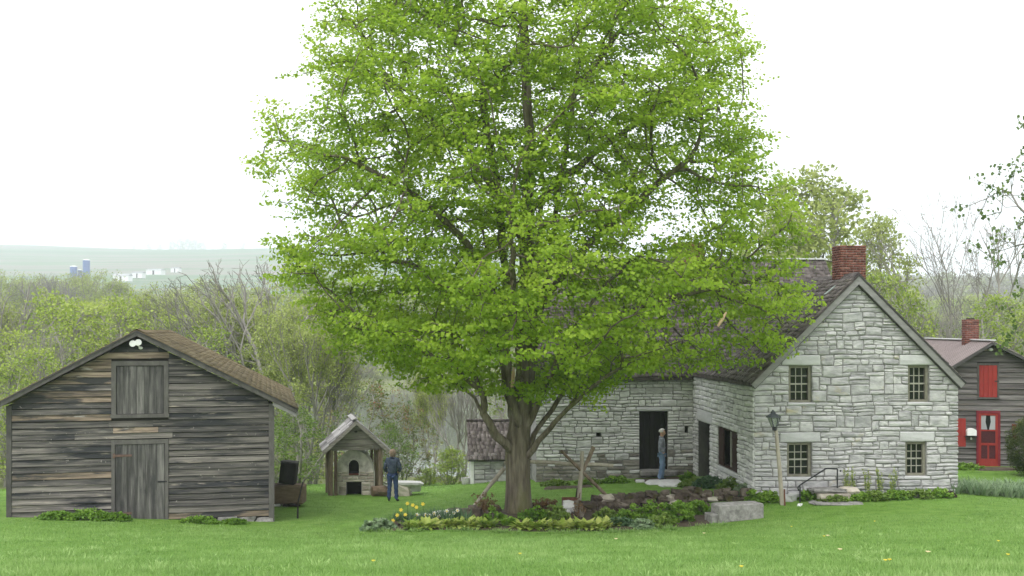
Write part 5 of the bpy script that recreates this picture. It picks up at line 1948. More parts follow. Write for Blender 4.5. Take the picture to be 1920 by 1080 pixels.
SEED = [
    [(972, 962, 0), (972, 925, 0), (972, 890, 0), (971, 855, 0), (972, 825, 0), (975, 795, 0), (980, 760, 0), (984, 720, 0), (986, 680, 0), (986, 630, .1), (987, 580, .2), (988, 520, .2), (988, 460, .25), (990, 400, .3), (990, 330, .3),
     (992, 260, .3), (988, 190, .25), (984, 120, .2), (982, 50, .1), (978, -20, 0), (975, -90, 0)],
    [(966, 850, -.1), (948, 832, -.25), (928, 815, -.45), (916, 790, -.6), (908, 760, -.8), (900, 730, -1.0), (886, 695, -1.2), (868, 660, -1.6), (845, 625, -2.0)],
    [(912, 775, -.7), (890, 745, -.6), (862, 722, -.5), (830, 706, -.4)],
    [(968, 815, .1), (958, 780, .25), (950, 740, .4), (944, 690, .6), (936, 640, .8), (928, 580, 1.0), (915, 500, 1.25), (905, 430, 1.5)],
    [(973, 800, -.2), (964, 765, -.3), (957, 725, -.4), (953, 680, -.5), (950, 620, -.6), (948, 550, -.8), (944, 480, -.95), (936, 400, -1.1), (925, 310, -1.2), (910, 220, -1.35), (895, 130, -1.5)],
    [(984, 860, -.1), (1000, 842, -.3), (1018, 818, -.5), (1040, 792, -.75), (1066, 765, -1.05), (1095, 738, -1.4), (1125, 715, -1.8), (1165, 690, -2.3)],
    [(1066, 765, -1.05), (1085, 735, -.9), (1105, 705, -.7)],
    [(984, 845, .1), (1000, 815, .25), (1022, 785, .45), (1045, 752, .7), (1062, 715, .9), (1085, 670, 1.2), (1110, 620, 1.5)],
    [(984, 815, -.1), (998, 780, -.2), (1012, 745, -.35), (1026, 712, -.5), (1045, 670, -.7), (1075, 610, -1.0), (1120, 550, -1.5), (1180, 490, -1.9)],
    [(986, 690, .1), (1000, 655, .2), (1012, 600, .35), (1022, 540, .45), (1034, 460, .55), (1045, 380, .7), (1058, 300, .85), (1072, 210, 1.0), (1085, 120, 1.1)],
    [(986, 660, -.1), (965, 615, -.4), (938, 560, -.8), (905, 500, -1.2), (860, 440, -1.6), (800, 385, -2.1), (740, 345, -2.4)],
    [(987, 620, 0), (1012, 580, -.2), (1045, 530, -.5), (1090, 475, -.9), (1150, 415, -1.2), (1220, 355, -1.5), (1290, 300, -1.7)],
    [(984, 720, .2), (990, 650, 1.0), (1000, 560, 2.0), (1012, 450, 2.9), (1020, 340, 3.5)],
    [(980, 740, -.3), (972, 670, -1.2), (965, 590, -2.3), (960, 500, -3.2), (955, 400, -3.8)],
    [(990, 330, .3), (1020, 270, .2), (1060, 200, .1), (1110, 130, .0), (1160, 60, -.2)],
    [(988, 460, .25), (955, 400, .6), (910, 330, 1.0), (850, 260, 1.3), (780, 200, 1.6)],
    [(990, 400, .3), (1040, 345, .9), (1110, 290, 1.3), (1190, 230, 1.6)],
    [(985, 600, .1), (930, 560, .6), (860, 530, 1.1), (780, 500, 1.5), (700, 480, 1.8)],
    [(1030, 700, -.5), (1090, 640, -.7), (1170, 590, -.9), (1260, 560, -1.1), (1340, 540, -1.3)],
    [(900, 730, -1.0), (850, 690, -1.3), (790, 655, -1.5), (720, 630, -1.6)],
]
SR = [.325, .15, .06, .11, .125, .10, .055, .085, .095, .11, .075, .07, .075, .075, .055, .06, .05, .05, .05, .055]
pos, par, seed_r = [], [], []
for li, line in enumerate(SEED):
    prev = -1
    tot = len(line)
    for k, (px, py, dd) in enumerate(line):
        p = np.array(at(px, py, MD_ + dd))
        if k == 0 and pos:
            q = np.array(pos)
            prev = int(((q - p) ** 2).sum(1).argmin())
            if ((q[prev] - p) ** 2).sum() < .02:
                continue
        # subdivide long stretches with a little wander
        if prev >= 0:
            a = pos[prev]
            m_ = int(np.linalg.norm(p - a) // .45)
            for j in range(1, m_ + 1):
                t = j / (m_ + 1)
                pos.append(a + (p - a) * t + r_.normal(0, .035, 3) * (0 if len(pos) < 30 else 1))
                par.append(prev)
                seed_r.append(SR[li] * (1 - .78 * min(1, (k - 1 + t) / (tot - 1))) if li else SR[0] * (1 - .85 * ((k - 1 + t) / (tot - 1)) ** .8))
                prev = len(pos) - 1
        pos.append(p)
        par.append(prev)
        seed_r.append(SR[li] * (1 - .72 * k / (tot - 1)) if li else SR[0] * (1 - .85 * (k / (tot - 1)) ** .8))
        prev = len(pos) - 1
TP, TQ, tip = grow(att, pos, par, .34, .42, 90, 3, up=.25)
# twigs from each twig end out to its leaf spray
tw_pos, tw_par = list(TP), list(TQ)
for a_, t in zip(att, tip):
    tw_pos.append(a_)
    tw_par.append(int(t))
TP, TQ = np.array(tw_pos), np.array(tw_par)
ext = np.zeros(len(TP))
rad, kids = radii(TP, TQ, .0095, 2.3)
k13 = rad[np.argmin(np.abs(TP[:, 2] - 1.3) + (np.arange(len(TP)) > 25) * 99)]
rad = rad * (.335 / k13) ** np.clip(rad / k13, 0, 1)
rad = np.maximum(rad, np.concatenate([np.array(seed_r), np.zeros(len(TP) - len(seed_r))]))
base_z = TP[0, 2]
flare = np.where((np.arange(len(TP)) < 20) & (TP[:, 2] < base_z + .9), 1 + .14 * np.clip(1 - (TP[:, 2] - base_z) / .9, 0, 1) ** 2, 1)
rad = np.clip(rad * flare, .0085, .6)
maple = thing('maple_tree', 'large spreading maple in fresh green leaf in the middle of the yard', 'tree', tuple(TP[0]))
o0 = TP[0].copy()
bv, bf = branch_arrays(TP - o0, TQ, rad, lambda q: 22 if q > .3 else 9 if q > .09 else 6 if q > .04 else 4 if q > .018 else 3)
# bark ridges on the stout wood
_nz = np.sin(np.arctan2(bv[:, 1], bv[:, 0]) * 9 + bv[:, 2] * 1.7) * .5 + np.sin(np.arctan2(bv[:, 1], bv[:, 0]) * 5 - bv[:, 2] * 1.1)
msk = (np.hypot(bv[:, 0], bv[:, 1]) < .62) & (bv[:, 2] < 2.2)
bv[msk, 0] *= 1 + .045 * _nz[msk]
bv[msk, 1] *= 1 + .045 * _nz[msk]
trunk = link('trunk', npmesh('trunk', bv, bf, 'maple_bark', smooth=True), maple)
out_ = att - np.array([(985 - 960) / F * MD_, MD_, 5.5])
rn = np.linalg.norm(out_, axis=1)
out_ /= rn[:, None]
tb = np.clip(.40 + .14 * np.sin(att[:, 0] * 1.3 + 1) * np.sin(att[:, 2] * 1.1) + r_.normal(0, .10, len(att)), 0, 1)
sub = []
for k in range(3):            # each spray is a few flat tiers
    o = r_.normal(0, 1, att.shape) * np.array([.17, .17, .15])
    sub.append(leaves(att - o0 + o, 25, (.50, .50, .12), .102, 50 + k, tint=tb, up=.5, droop=.5, out=out_ * 1.0 + np.array([0, -.25, 0])))
# leaves along the outer twigs too
tw = np.where((rad < .020) & (TP[:, 2] > 3.4))[0]
sub.append(leaves(TP[tw] - o0, 3, (.26, .26, .14), .12, 60, tint=np.full(len(tw), .42), up=.6, droop=.5))
V, Fq, T = cat3(sub)
crown = link('crown', npmesh('crown', V, Fq, 'maple_leaf', T), maple)
print('maple: nodes', len(TP), 'leaves', len(V) // 4)
bl = MB().tube([at(1346, 612, 26.4) - Vector(o0), at(1354, 598, 26.4) - Vector(o0), at(1362, 585, 26.4) - Vector(o0)], [.03, .05, .02], 6).build('broken_limb', 'split_wood', maple)
MB().tube([at(960, 726, 28.5) - Vector(o0), at(962, 706, 28.5) - Vector(o0), at(963, 688, 28.5) - Vector(o0)], [.05, .055, .02], 6).build('broken_limb', 'split_wood', maple)


# ------------------------------------------------------------------ background trees: a few kinds, many copies
def proto(kind, seed, h=10.0, cw=5.0, base=.3, n=260, leaf=None, per=10, lsize=.16, spread=.4, trunk_r=.16, stems=1, twigs=2, step=.4, lean=0.0, bark='grey_bark', r0=.012, shape=1.0, gap=.0, rmin=.009, up=.35):
    r = np.random.default_rng(seed)
    A = []
    ph = r.random(4) * 6
    while len(A) < n:
        t = r.random()
        z = h * (base + (1 - base) * t)
        prof = (math.sin(math.pi * min(1, (t * .86 + .12))) ** .7) * (1 if shape == 1 else (1 - t) ** .2)
        a = r.random() * 6.283
        f = r.random() ** .5
        if math.sin(a * 2 + ph[0] + z * .7) * math.sin(z * 1.3 + ph[1]) < -.25 - gap and r.random() < .8:
            continue
        A.append((f * cw / 2 * prof * math.cos(a) + lean * z, f * cw / 2 * prof * math.sin(a), z))
    A = np.array(A)
    pos, par = [], []
    for s in range(stems):
        a = 6.283 * s / max(stems, 1) + r.random()
        sp = 0 if stems == 1 else .22
        x, y = (0, 0) if stems == 1 else (.12 * math.cos(a), .12 * math.sin(a))
        prev = -1
        top = h * (base + (.35 if stems == 1 else .12))
        k = max(1, int(top / .5))
        for i in range(k + 1):
            z = top * i / k
            pos.append(np.array([x + sp * math.cos(a) * z * .5 + lean * z + r.normal(0, .02), y + sp * math.sin(a) * z * .5 + r.normal(0, .02), z - .4]))
            par.append(prev)
            prev = len(pos) - 1
    P, Q, tip = grow(A, pos, par, step, step * 1.2, 70, seed, up=up, wobble=.25)
    P_, Q_ = list(P), list(Q)
    for a_, t in zip(A, tip):
        P_.append(a_)
        Q_.append(int(t))
        for k in range(twigs):
            d = r.normal(0, 1, 3) + np.array([0, 0, .9]) + (a_ - P[t]) * 1.2
            d /= np.linalg.norm(d)
            P_.append(a_ + d * step * r.uniform(.7, 1.6))
            Q_.append(len(P_) - 2 if k == 0 else int(t))
    P, Q = np.array(P_), np.array(Q_)
    rad, kids = radii(P, Q, r0, 2.3)
    rad = np.maximum(rad * np.clip(trunk_r / rad[0], .3, 3) ** np.clip(rad / rad[0], 0, 1), rmin)
    bv, bf = branch_arrays(P, Q, rad, lambda q: 9 if q > .1 else 5 if q > .04 else 3)
    tm = npmesh('trunk', bv, bf, bark, smooth=True)
    cm = None
    if leaf:
        tips = P[len(A) * 0:][np.where(kids == 0)[0]] if twigs else A
        tb = np.clip(.5 + r.normal(0, .16, len(tips)), 0, 1)
        V, Fq, T = leaves(tips, per, (spread, spread, spread * .7), lsize, seed + 1, tint=tb, up=.5, droop=.3)
        cm = npmesh('crown', V, Fq, leaf, T)
    return tm, cm


def fork(kind, seed, h=12.0, trunk=.3, stems=1, leaf=None, per=10, lsize=.15, spread=.4, ang=.5, levels=6, trunk_r=.16, rmin=.010, up=.10, bark='grey_bark', fan=.5):
    """a tree that forks again and again, upswept"""
    r = np.random.default_rng(seed)
    P, Q, R0, tips = [], [], [], []

    def limb(p, par, d, l, rd, lev):
        n = 3
        for i in range(n):
            d = d + r.normal(0, .09, 3) + np.array([0, 0, up])
            d = d / np.linalg.norm(d)
            p = p + d * l / n
            P.append(p)
            Q.append(par)
            R0.append(max(rd * (1 - .12 * i), rmin))
            par = len(P) - 1
            if lev >= 2 and i == 1 and r.random() < .75:
                e = d + r.normal(0, ang * 1.1, 3)
                limb2(p, par, e / np.linalg.norm(e), l * .55, rd * .45, lev + 2)
        limb2(p, par, d, l, rd, lev + 1)

    def limb2(p, par, d, l, rd, lev):
        if lev >= levels:
            tips.append(p)
            for q in range(2):
                e = d + r.normal(0, .5, 3)
                P.append(p + e / np.linalg.norm(e) * l * .5)
                Q.append(par)
                R0.append(rmin)
                tips.append(P[-1])
            return
        k = 2 if r.random() < .7 else 3
        perp = np.cross(d, r.normal(0, 1, 3))
        perp /= np.linalg.norm(perp)
        for j in range(k):
            th = 2 * np.pi * j / k + r.normal(0, .3)
            o = perp * math.cos(th) + np.cross(d, perp) * math.sin(th)
            a = ang * r.uniform(.55, 1.2) * (.6 if j == 0 else 1)
            e = d * math.cos(a) + o * math.sin(a)
            limb(p, par, e, l * r.uniform(.68, .9), rd * (.76 if j == 0 else .6), lev)
    for s in range(stems):
        a = 6.283 * s / stems + r.random()
        sp = 0 if stems == 1 else fan * r.uniform(.4, 1)
        P.append(np.array([.1 * math.cos(a) * (stems > 1), .1 * math.sin(a) * (stems > 1), -.4]))
        Q.append(-1)
        R0.append(trunk_r)
        d = np.array([sp * math.cos(a), sp * math.sin(a), 1.0])
        limb(P[-1], len(P) - 1, d / np.linalg.norm(d), h * trunk, trunk_r, 0)
    P = np.array(P)
    sc = h / P[:, 2].max()
    P = P * sc
    rad = np.array(R0) * sc
    bv, bf = branch_arrays(P, np.array(Q), np.maximum(rad, rmin), lambda q: 8 if q > .1 else 5 if q > .04 else 3)
    tm = npmesh('trunk', bv, bf, bark, smooth=True)
    cm = None
    if leaf:
        tt = np.array(tips) * sc
        V, Fq, T = leaves(tt, per, (spread, spread, spread * .8), lsize, seed + 1, tint=np.clip(.5 + r.normal(0, .16, len(tt)), 0, 1), up=.4, droop=.3)
        cm = npmesh('crown', V, Fq, leaf, T)
    return tm, cm


K = {}
K['bare'] = [fork('bare', 101, 12, .26, 1, ang=.50, trunk_r=.17, levels=7), fork('bare', 102, 12, .20, 3, ang=.42, trunk_r=.14, levels=6, fan=.35), fork('bare', 103, 12, .3, 1, ang=.55, trunk_r=.16, levels=7)]
K['bud'] = [fork('bud', 111, 12, .22, 1, 'bud_leaf', 9, .16, .5, ang=.5, trunk_r=.15, levels=7), fork('bud', 112, 12, .16, 3, 'bud_leaf', 9, .16, .5, ang=.42, trunk_r=.11, levels=6, fan=.4), fork('bud', 113, 12, .2, 2, 'bud_leaf', 9, .14, .5, ang=.48, trunk_r=.13, levels=6, fan=.3)]
K['lime'] = [proto('lime', 121, 9, 6.5, .15, 230, 'lime_leaf', 13, .16, .5, trunk_r=.15, stems=2, twigs=2, step=.45), proto('lime', 122, 9, 6.0, .12, 220, 'lime_leaf', 13, .15, .5, trunk_r=.14, stems=3, twigs=2, step=.45)]
K['olive'] = [proto('olive', 131, 12, 7, .2, 220, 'olive_leaf', 8, .16, .55, trunk_r=.16, twigs=2, step=.5), proto('olive', 132, 12, 6, .25, 200, 'olive_leaf', 6, .15, .55, trunk_r=.15, stems=2, twigs=2, step=.5)]
K['bush'] = [proto('bush', 141, 4, 4.2, .06, 200, 'bush_leaf', 20, .10, .32, trunk_r=.06, stems=4, twigs=1, step=.28, r0=.007, rmin=.006)]
K['redbush'] = [proto('red', 151, 5, 4.5, .1, 210, 'red_leaf', 20, .10, .34, trunk_r=.07, stems=4, twigs=1, step=.3, r0=.007, rmin=.006)]
K['fresh'] = [proto('fresh', 161, 3, 3.0, .02, 170, 'lime_leaf', 20, .09, .26, trunk_r=.04, stems=6, twigs=2, step=.25, r0=.006, rmin=.005)]
K['pale'] = [proto('pale', 191, 12, 7, .22, 240, 'bud_leaf', 22, .17, .5, trunk_r=.16, stems=2, twigs=2, step=.5), proto('pale', 192, 12, 7, .2, 230, 'bud_leaf', 18, .17, .55, trunk_r=.15, stems=3, twigs=2, step=.5)]
K['dark_edge'] = [proto('edge', 171, 12, 8.5, .3, 200, 'edge_leaf', 16, .15, .38, trunk_r=.2, twigs=2, step=.5, gap=.15)]
K['thin'] = [fork('thin', 181, 10, .42, 1, ang=.36, trunk_r=.08, levels=5, rmin=.010), fork('thin', 182, 10, .36, 2, ang=.34, trunk_r=.07, levels=4, rmin=.010, fan=.2)]
H0 = dict(pale=12, bare=12, bud=12, lime=9, olive=12, bush=4, redbush=5, fresh=3, dark_edge=12, thin=10)
_used = {}


def plant(kind, px, top, d, label, cat='tree', group=None, wide=1.0, lean=0.0, rot=None, var=None, name=None, base_drop=0.0):
    """a tree at distance d under photograph column px whose top reaches row top"""
    x = (px - 960) / F * d
    zg = gz(x, d) - .1 - base_drop
    ztop = EYE - (top - HZ) / F * d
    s = max(ztop - zg, .6) / H0[kind]
    v = K[kind][(var if var is not None else random.randrange(len(K[kind]))) % len(K[kind])]
    nm = name or {'bush': 'leafy_bush', 'redbush': 'red_tipped_bush', 'fresh': 'green_shrub'}.get(kind, 'background_tree')
    t = thing(nm, label, cat, (x, d, zg), random.random() * 6.28 if rot is None else rot, group)
    t.rotation_euler = (0, lean, t.rotation_euler.z)
    t.rotation_mode = 'ZYX'
    for nm2, me in (('trunk', v[0]), ('crown', v[1])):
        if me is not None:
            c = bpy.data.objects.new(nm2, me)
            C.objects.link(c)
            c.parent = t
            c.scale = (s * wide, s * wide, s)
    return t


# named trees near the yard
plant('bare', 470, 452, 60, 'tall bare grey tree leaning left behind the right slope of the shed roof', wide=1.15, lean=-.30, rot=.6, var=0).location.x += 2.2
plant('bud', 545, 560, 54, 'slender budding tree rising just right of the shed roof corner', wide=.8, var=0)
plant('bud', 585, 585, 50, 'pale budding tree with thin trunk above the oven roof, left side', wide=.8, var=1)
plant('olive', 515, 640, 56, 'olive leafed tree close behind the shed eave', wide=.9, var=1)
plant('bare', 640, 640, 50, 'dark bare tree leaning right above the oven shelter', lean=.45, wide=.75, rot=2.2, var=0).location.x -= 1.6
plant('bush', 560, 770, 46, 'green leafy bush between the shed and the oven', 'bush', wide=1.15)
plant('bush', 520, 800, 49, 'green bush half hidden by the shed corner post', 'bush', wide=1.1)
plant('redbush', 700, 722, 45, 'tall bush with reddish leaf tips behind the oven', 'bush', wide=1.05)
plant('redbush', 758, 760, 47, 'shorter reddish bush right of the tall red tipped one', 'bush', wide=.9)
plant('bush', 735, 800, 43.5, 'green bush directly behind the woman', 'bush', wide=.8)
plant('fresh', 845, 846, 44, 'bright green shrub at the lawn edge left of the stone lean-to', 'shrub', wide=1.15)
plant('fresh', 800, 880, 44, 'low bright green shrub at the lawn edge behind the white topped slab', 'shrub', wide=1.3)
plant('bare', 868, 700, 52, 'grey bare tree just left of the stone lean-to roof', wide=.9, lean=-.12, var=1)
plant('bud', 812, 690, 62, 'thinly budding tree over the lawn edge left of the lean-to', wide=.6, var=1)
plant('thin', 770, 700, 58, 'thin grey sapling right of the reddish bush', var=0)
plant('thin', 915, 680, 60, 'thin bare stem behind the stone lean-to roof', var=0)
plant('olive', 940, 640, 64, 'olive leafed tree behind the stone lean-to', wide=.8, var=0)
plant('thin', 835, 790, 50, 'short bare stem left of the lean-to corner', var=1)
for i, (px, top, d, lab) in enumerate(((20, 628, 52, 'lime green tree at the far left above the shed roof eave'), (100, 592, 56, 'lime green tree left of the shed peak'),
                                       (165, 575, 60, 'tallest lime green tree behind the shed peak'), (232, 590, 58, 'lime green tree directly above the shed peak'),
                                       (310, 600, 62, 'lime green tree behind the shed ridge'), (395, 628, 58, 'lime green tree behind the middle of the shed roof'), (60, 660, 48, 'low lime green tree behind the left shed rake'))):
    plant('lime', px, top, d, lab, wide=1.0, var=i)
plant('bare', 35, 600, 50, 'dark forked bare tree at the far left behind the shed', wide=.7, lean=.2, var=0)
plant('bare', -10, 520, 70, 'bare tree at the left edge of the picture', wide=1.0, lean=.35, var=1)
# behind the house
plant('pale', 1530, 338, 62, 'tall pale leafing tree rising behind the main roof ridge', wide=1.05, var=0)
plant('pale', 1475, 400, 66, 'pale leafing tree left of the tall one behind the roof ridge', wide=.85, var=1)
plant('pale', 1645, 425, 66, 'sparse pale tree right of the gable chimney', wide=.7, var=1)
plant('lime', 1662, 520, 56, 'yellow green tree right of the gable peak', wide=.75, var=0)
plant('lime', 1705, 575, 60, 'lower yellow green tree behind the right gable slope', wide=.8, var=1)
plant('bare', 1808, 355, 58, 'tall bare many stemmed tree behind the cabin roof', wide=.95, var=2, lean=-.03)
plant('thin', 1856, 420, 57, 'tall thin bare tree right of the many stemmed one', var=0)
for i, (px, top, d) in enumerate(((1705, 560, 54), (1728, 540, 56), (1752, 560, 52), (1772, 600, 55), (1790, 585, 60), (1690, 590, 58))):
    plant('thin', px, top, d, 'thin bare stem in the thicket behind the right gable slope', group='thin stems behind the right gable slope', var=i)
plant('lime', 1880, 560, 52, 'yellow green tree behind the cabin chimney', wide=.95, var=0)
plant('lime', 1935, 590, 50, 'yellow green tree at the right picture edge above the cabin roof', wide=1.0, var=1)
plant('olive', 1845, 600, 60, 'olive tree behind the cabin roof ridge', wide=.8, var=0)
plant('olive', 1770, 620, 62, 'olive tree low behind the cabin roof, near its left end', wide=.9, var=1)
# right edge tree whose twigs hang into the picture
plant('dark_edge', 2050, 150, 27, 'dark leafed tree whose boughs reach in at the upper right edge', wide=.72, rot=1.0, base_drop=0)
# woods on the flats: trees one can tell apart but not name
rt = random.Random(4)
LOOK = dict(bud='thinly budding', bare='bare grey', pale='pale leafing', lime='lime green')


def zone(px):
    for lim, t in ((60, 'at the left picture edge'), (150, 'over the left roof slope of the shed'), (215, 'just left of the shed peak'), (300, 'over the shed peak'), (390, 'over the shed ridge'),
                   (480, 'over the right roof slope of the shed'), (570, 'over the right eave of the shed'), (650, 'over the oven roof'), (760, 'behind the reddish bushes'), (880, 'left of the lean-to'),
                   (1000, 'behind the maple trunk'), (1300, 'behind the long house roof'), (1560, 'behind the roof left of the chimney'), (1680, 'behind the gable peak'), (1800, 'behind the right gable slope'), (1870, 'over the cabin ridge')):
        if px < lim:
            return t
    return 'at the right picture edge'


for i in range(26):
    px = -20 + i * 36 + rt.uniform(-10, 10)
    if 610 < px < 900:
        continue
    d = rt.uniform(68, 82)
    top = rt.uniform(535, 590) + (60 if 620 < px < 900 else 0)
    kd = rt.choice(['bud', 'bud', 'lime', 'bare', 'pale'])
    plant(kd, px, top, d, f"{LOOK[kd]} tree on the near river bank, {zone(px)}", group='trees on the near river bank', wide=rt.uniform(.75, 1.0), name='woodland_tree')
for i in range(64):
    px = -30 + i * 32 + rt.uniform(-12, 12)
    d = rt.uniform(232, 300)
    top = rt.uniform(502, 540) if px < 300 else rt.uniform(520, 560) if px < 950 else rt.uniform(540, 585)
    kd = rt.choice(['bud', 'bud', 'pale', 'bare', 'lime'])
    plant(kd, px, top, d, f"hazy {LOOK[kd]} tree across the river, {zone(px)}", group='trees across the river', wide=rt.uniform(1.0, 1.35), name='woodland_tree')
for i in range(50):
    px = -30 + i * 40 + rt.uniform(-14, 14)
    d = rt.uniform(310, 420)
    top = rt.uniform(522, 556)
    kd = rt.choice(['bud', 'bare', 'pale', 'bare'])
    plant(kd, px, top, d, f"faint {LOOK[kd]} tree beyond the river, {zone(px)}", group='trees across the river', wide=rt.uniform(1.0, 1.4), name='woodland_tree')
for k, (px, top, d) in enumerate(((322, 452, 2500), (338, 448, 2520), (352, 449, 2510), (366, 450, 2500), (380, 454, 2500), (280, 457, 2500), (250, 458, 2500), (300, 459, 2480), (420, 456, 2500), (455, 454, 2500))):
    plant('lime', px, top, d, 'pale blue tree on the far ridge', group='trees on the far ridge', wide=1.5, name='ridge_tree')

# wooded hillside at right and thickets on the flats: one mass
rm = np.random.default_rng(6)
cen, tin = [], []
while len(cen) < 5200:
    d = rm.uniform(330, 1080)
    u = rm.uniform(.22, .56)
    x = u * d
    hh = rm.uniform(6, 14)
    z0 = gz(x, d)
    cl = .15 + .45 * rm.random() + .25 * math.sin(x * .05) * math.sin(d * .02)
    for q in range(3):
        cen.append((x + rm.normal(0, 1.6), d + rm.normal(0, 1.6), z0 + hh * rm.uniform(.3, 1)))
        tin.append(cl)
V, Fq, T = leaves(np.array(cen), 26, (3.4, 3.4, 3.0), 1.5, 5, tint=np.array(tin), up=.3)
tag(link('hillside_woods', npmesh('hillside_woods', V, Fq, 'wood_mass', T)), 'hazy wooded hillside beyond the house at right', None, None, 'stuff')
cen, tin = [], []
while len(cen) < 2600:      # undergrowth of the near bank and the far bank
    if rm.random() < .45:
        d = rm.uniform(50, 80)
        x = rm.uniform(-.56, -.04) * d
        if -.16 < x / d < -.03 and rm.random() < .93:
            continue
        cen.append((x, d, gz(x, d) + rm.uniform(.1, 1.6)))
    else:
        d = rm.uniform(226, 420)
        x = rm.uniform(-.56, .56) * d
        cen.append((x, d, gz(x, d) + rm.uniform(.5, 7)))
    tin.append(rm.uniform(.2, .95))
cen = np.array(cen)
nr_ = cen[:, 1] < 100
V1 = leaves(cen[nr_], 30, (.9, .9, .7), .17, 8, tint=np.array(tin)[nr_], up=.35)
V2 = leaves(cen[~nr_], 34, (3.2, 3.2, 2.2), .8, 9, tint=np.array(tin)[~nr_], up=.35)
V, Fq, T = cat3([V1, V2])
tag(link('undergrowth', npmesh('undergrowth', V, Fq, 'wood_mass', T)), 'brushy undergrowth along both river banks', None, None, 'stuff')

# far farm: silos and sheds
for k, (px, t_, b_, w_, d, lab) in enumerate(((162, 486, 560, 13, 900, 'tall blue silo with a white cap on the far farm'), (138, 498, 560, 13, 900, 'shorter blue silo left of the tall one'),
                                               (150, 505, 560, 8, 905, 'lowest blue silo between the two larger ones'))):
    x = (px - 960) / F * d
    z0 = gz(x, d)
    zt_ = EYE - (t_ - HZ) / F * d
    rr_ = w_ / F * d / 2
    s = thing('silo', lab, 'silo', (x, d, z0))
    MB().lathe([(rr_, -2), (rr_, zt_ - z0 - rr_ * .35)], 20).build('tank', 'silo_blue', s)
    MB().lathe([(rr_ * 1.03, zt_ - z0 - rr_ * .35), (rr_ * .85, zt_ - z0 - rr_ * .12), (rr_ * .3, zt_ - z0)], 20).build('cap', 'white_paint', s)
for k, (px, py, w_, h_, d, lab) in enumerate(((230, 521, 30, 8, 880, 'white far barn right of the silos, leftmost of the farm sheds'), (260, 515, 20, 6, 900, 'white far shed right of the leftmost barn'),
                                               (292, 509, 30, 5, 930, 'long pale far shed near the bare tree crown'), (330, 505, 15, 4, 950, 'small pale far shed behind the bare tree crown'), (108, 530, 8, 4, 860, 'tiny pale hut below the silos'))):
    x = (px - 960) / F * d
    z0 = EYE - (py - HZ) / F * d
    W_, H_ = w_ / F * d, h_ / F * d
    s = thing('farm_building', lab, 'barn', (x, d, z0), rt.uniform(-.2, .2))
    MB().box(-W_ / 2, W_ / 2, -4, 4, -3, H_ * .5).build('wall', 'white_paint', s)
    MB().prism([(-4.4, H_ * .5 + .01), (4.4, H_ * .5 + .01), (0, H_)], -W_ / 2 - .4, W_ / 2 + .4).build('roof', 'barn_roof', s, rot=(0, 0, R(90)))
    MB().box(-W_ * .06, W_ * .06, -4.1, -4.0, -3, H_ * .3).build('door', 'shutter_brown', s)
# ------------------------------------------------------------------ low plants
def strips(base, n_each, length, width, seed, lean=(.5, 1.2), droop=.9, tint=None, segs=3, spread=.05, wshape=(.5, 1.0, .75, .05)):
    """strap leaves arching out of each base point"""
    r = np.random.default_rng(seed)
    base = np.asarray(base, float)
    B = np.repeat(base, n_each, 0)
    n = len(B)
    az = r.random(n) * 2 * np.pi
    dirh = np.stack([np.cos(az), np.sin(az), np.zeros(n)], 1)
    B = B + dirh * (r.random((n, 1)) * spread)
    ang = r.uniform(lean[0], lean[1], n)
    L = length * r.uniform(.65, 1.2, n)
    W = width * r.uniform(.7, 1.2, n)
    side = np.stack([-np.sin(az), np.cos(az), np.zeros(n)], 1)
    P = B.copy()
    rows = []
    for k in range(segs + 1):
        w_ = (W * np.interp(k / segs, np.linspace(0, 1, len(wshape)), wshape) * .5)[:, None]
        rows.append(P - side * w_)
        rows.append(P + side * w_)
        a = ang - droop * (k + .3) / segs
        step = dirh * np.cos(a)[:, None] + np.array([0, 0, 1.0]) * np.sin(a)[:, None]
        P = P + step * (L / segs)[:, None]
    m = 2 * (segs + 1)
    V = np.stack(rows, 1).reshape(-1, 3)
    i = np.arange(n)[:, None] * m
    Fq = np.concatenate([np.concatenate([i + 2 * k, i + 2 * k + 1, i + 2 * k + 3, i + 2 * k + 2], 1) for k in range(segs)])
    t = np.clip((np.full(n, .5) if tint is None else np.repeat(tint, n_each)) + r.normal(0, .15, n), 0, 1)
    return V, Fq, np.repeat(t, m)


# the dark soil of the bed, laid on the lawn
def patch(name, outline, m, dz, steps=(40, 8)):
    """sheet between a front and a back line of photograph points"""
    fr_, bk = outline
    fx = [gp(*p) for p in fr_]
    bx_ = [gp(*p) for p in bk]

    def along(pts, t):
        f = t * (len(pts) - 1)
        i = min(int(f), len(pts) - 2)
        return pts[i].lerp(pts[i + 1], f - i)
    vs, fs = [], []
    a, b = steps
    for i in range(a + 1):
        p, q = along(fx, i / a), along(bx_, i / a)
        for j in range(b + 1):
            c = p.lerp(q, j / b)
            c.x += random.uniform(-.03, .03)
            c.y += random.uniform(-.06, .06)
            e = min(i, a - i, j, b - j)
            vs.append((c.x, c.y, gz(c.x, c.y) + (dz if e > 0 else -.03)))
    for i in range(a):
        for j in range(b):
            k = i * (b + 1) + j
            fs.append((k, k + b + 1, k + b + 2, k + 1))
    return link(name, pymesh(name, vs, fs, m, True))


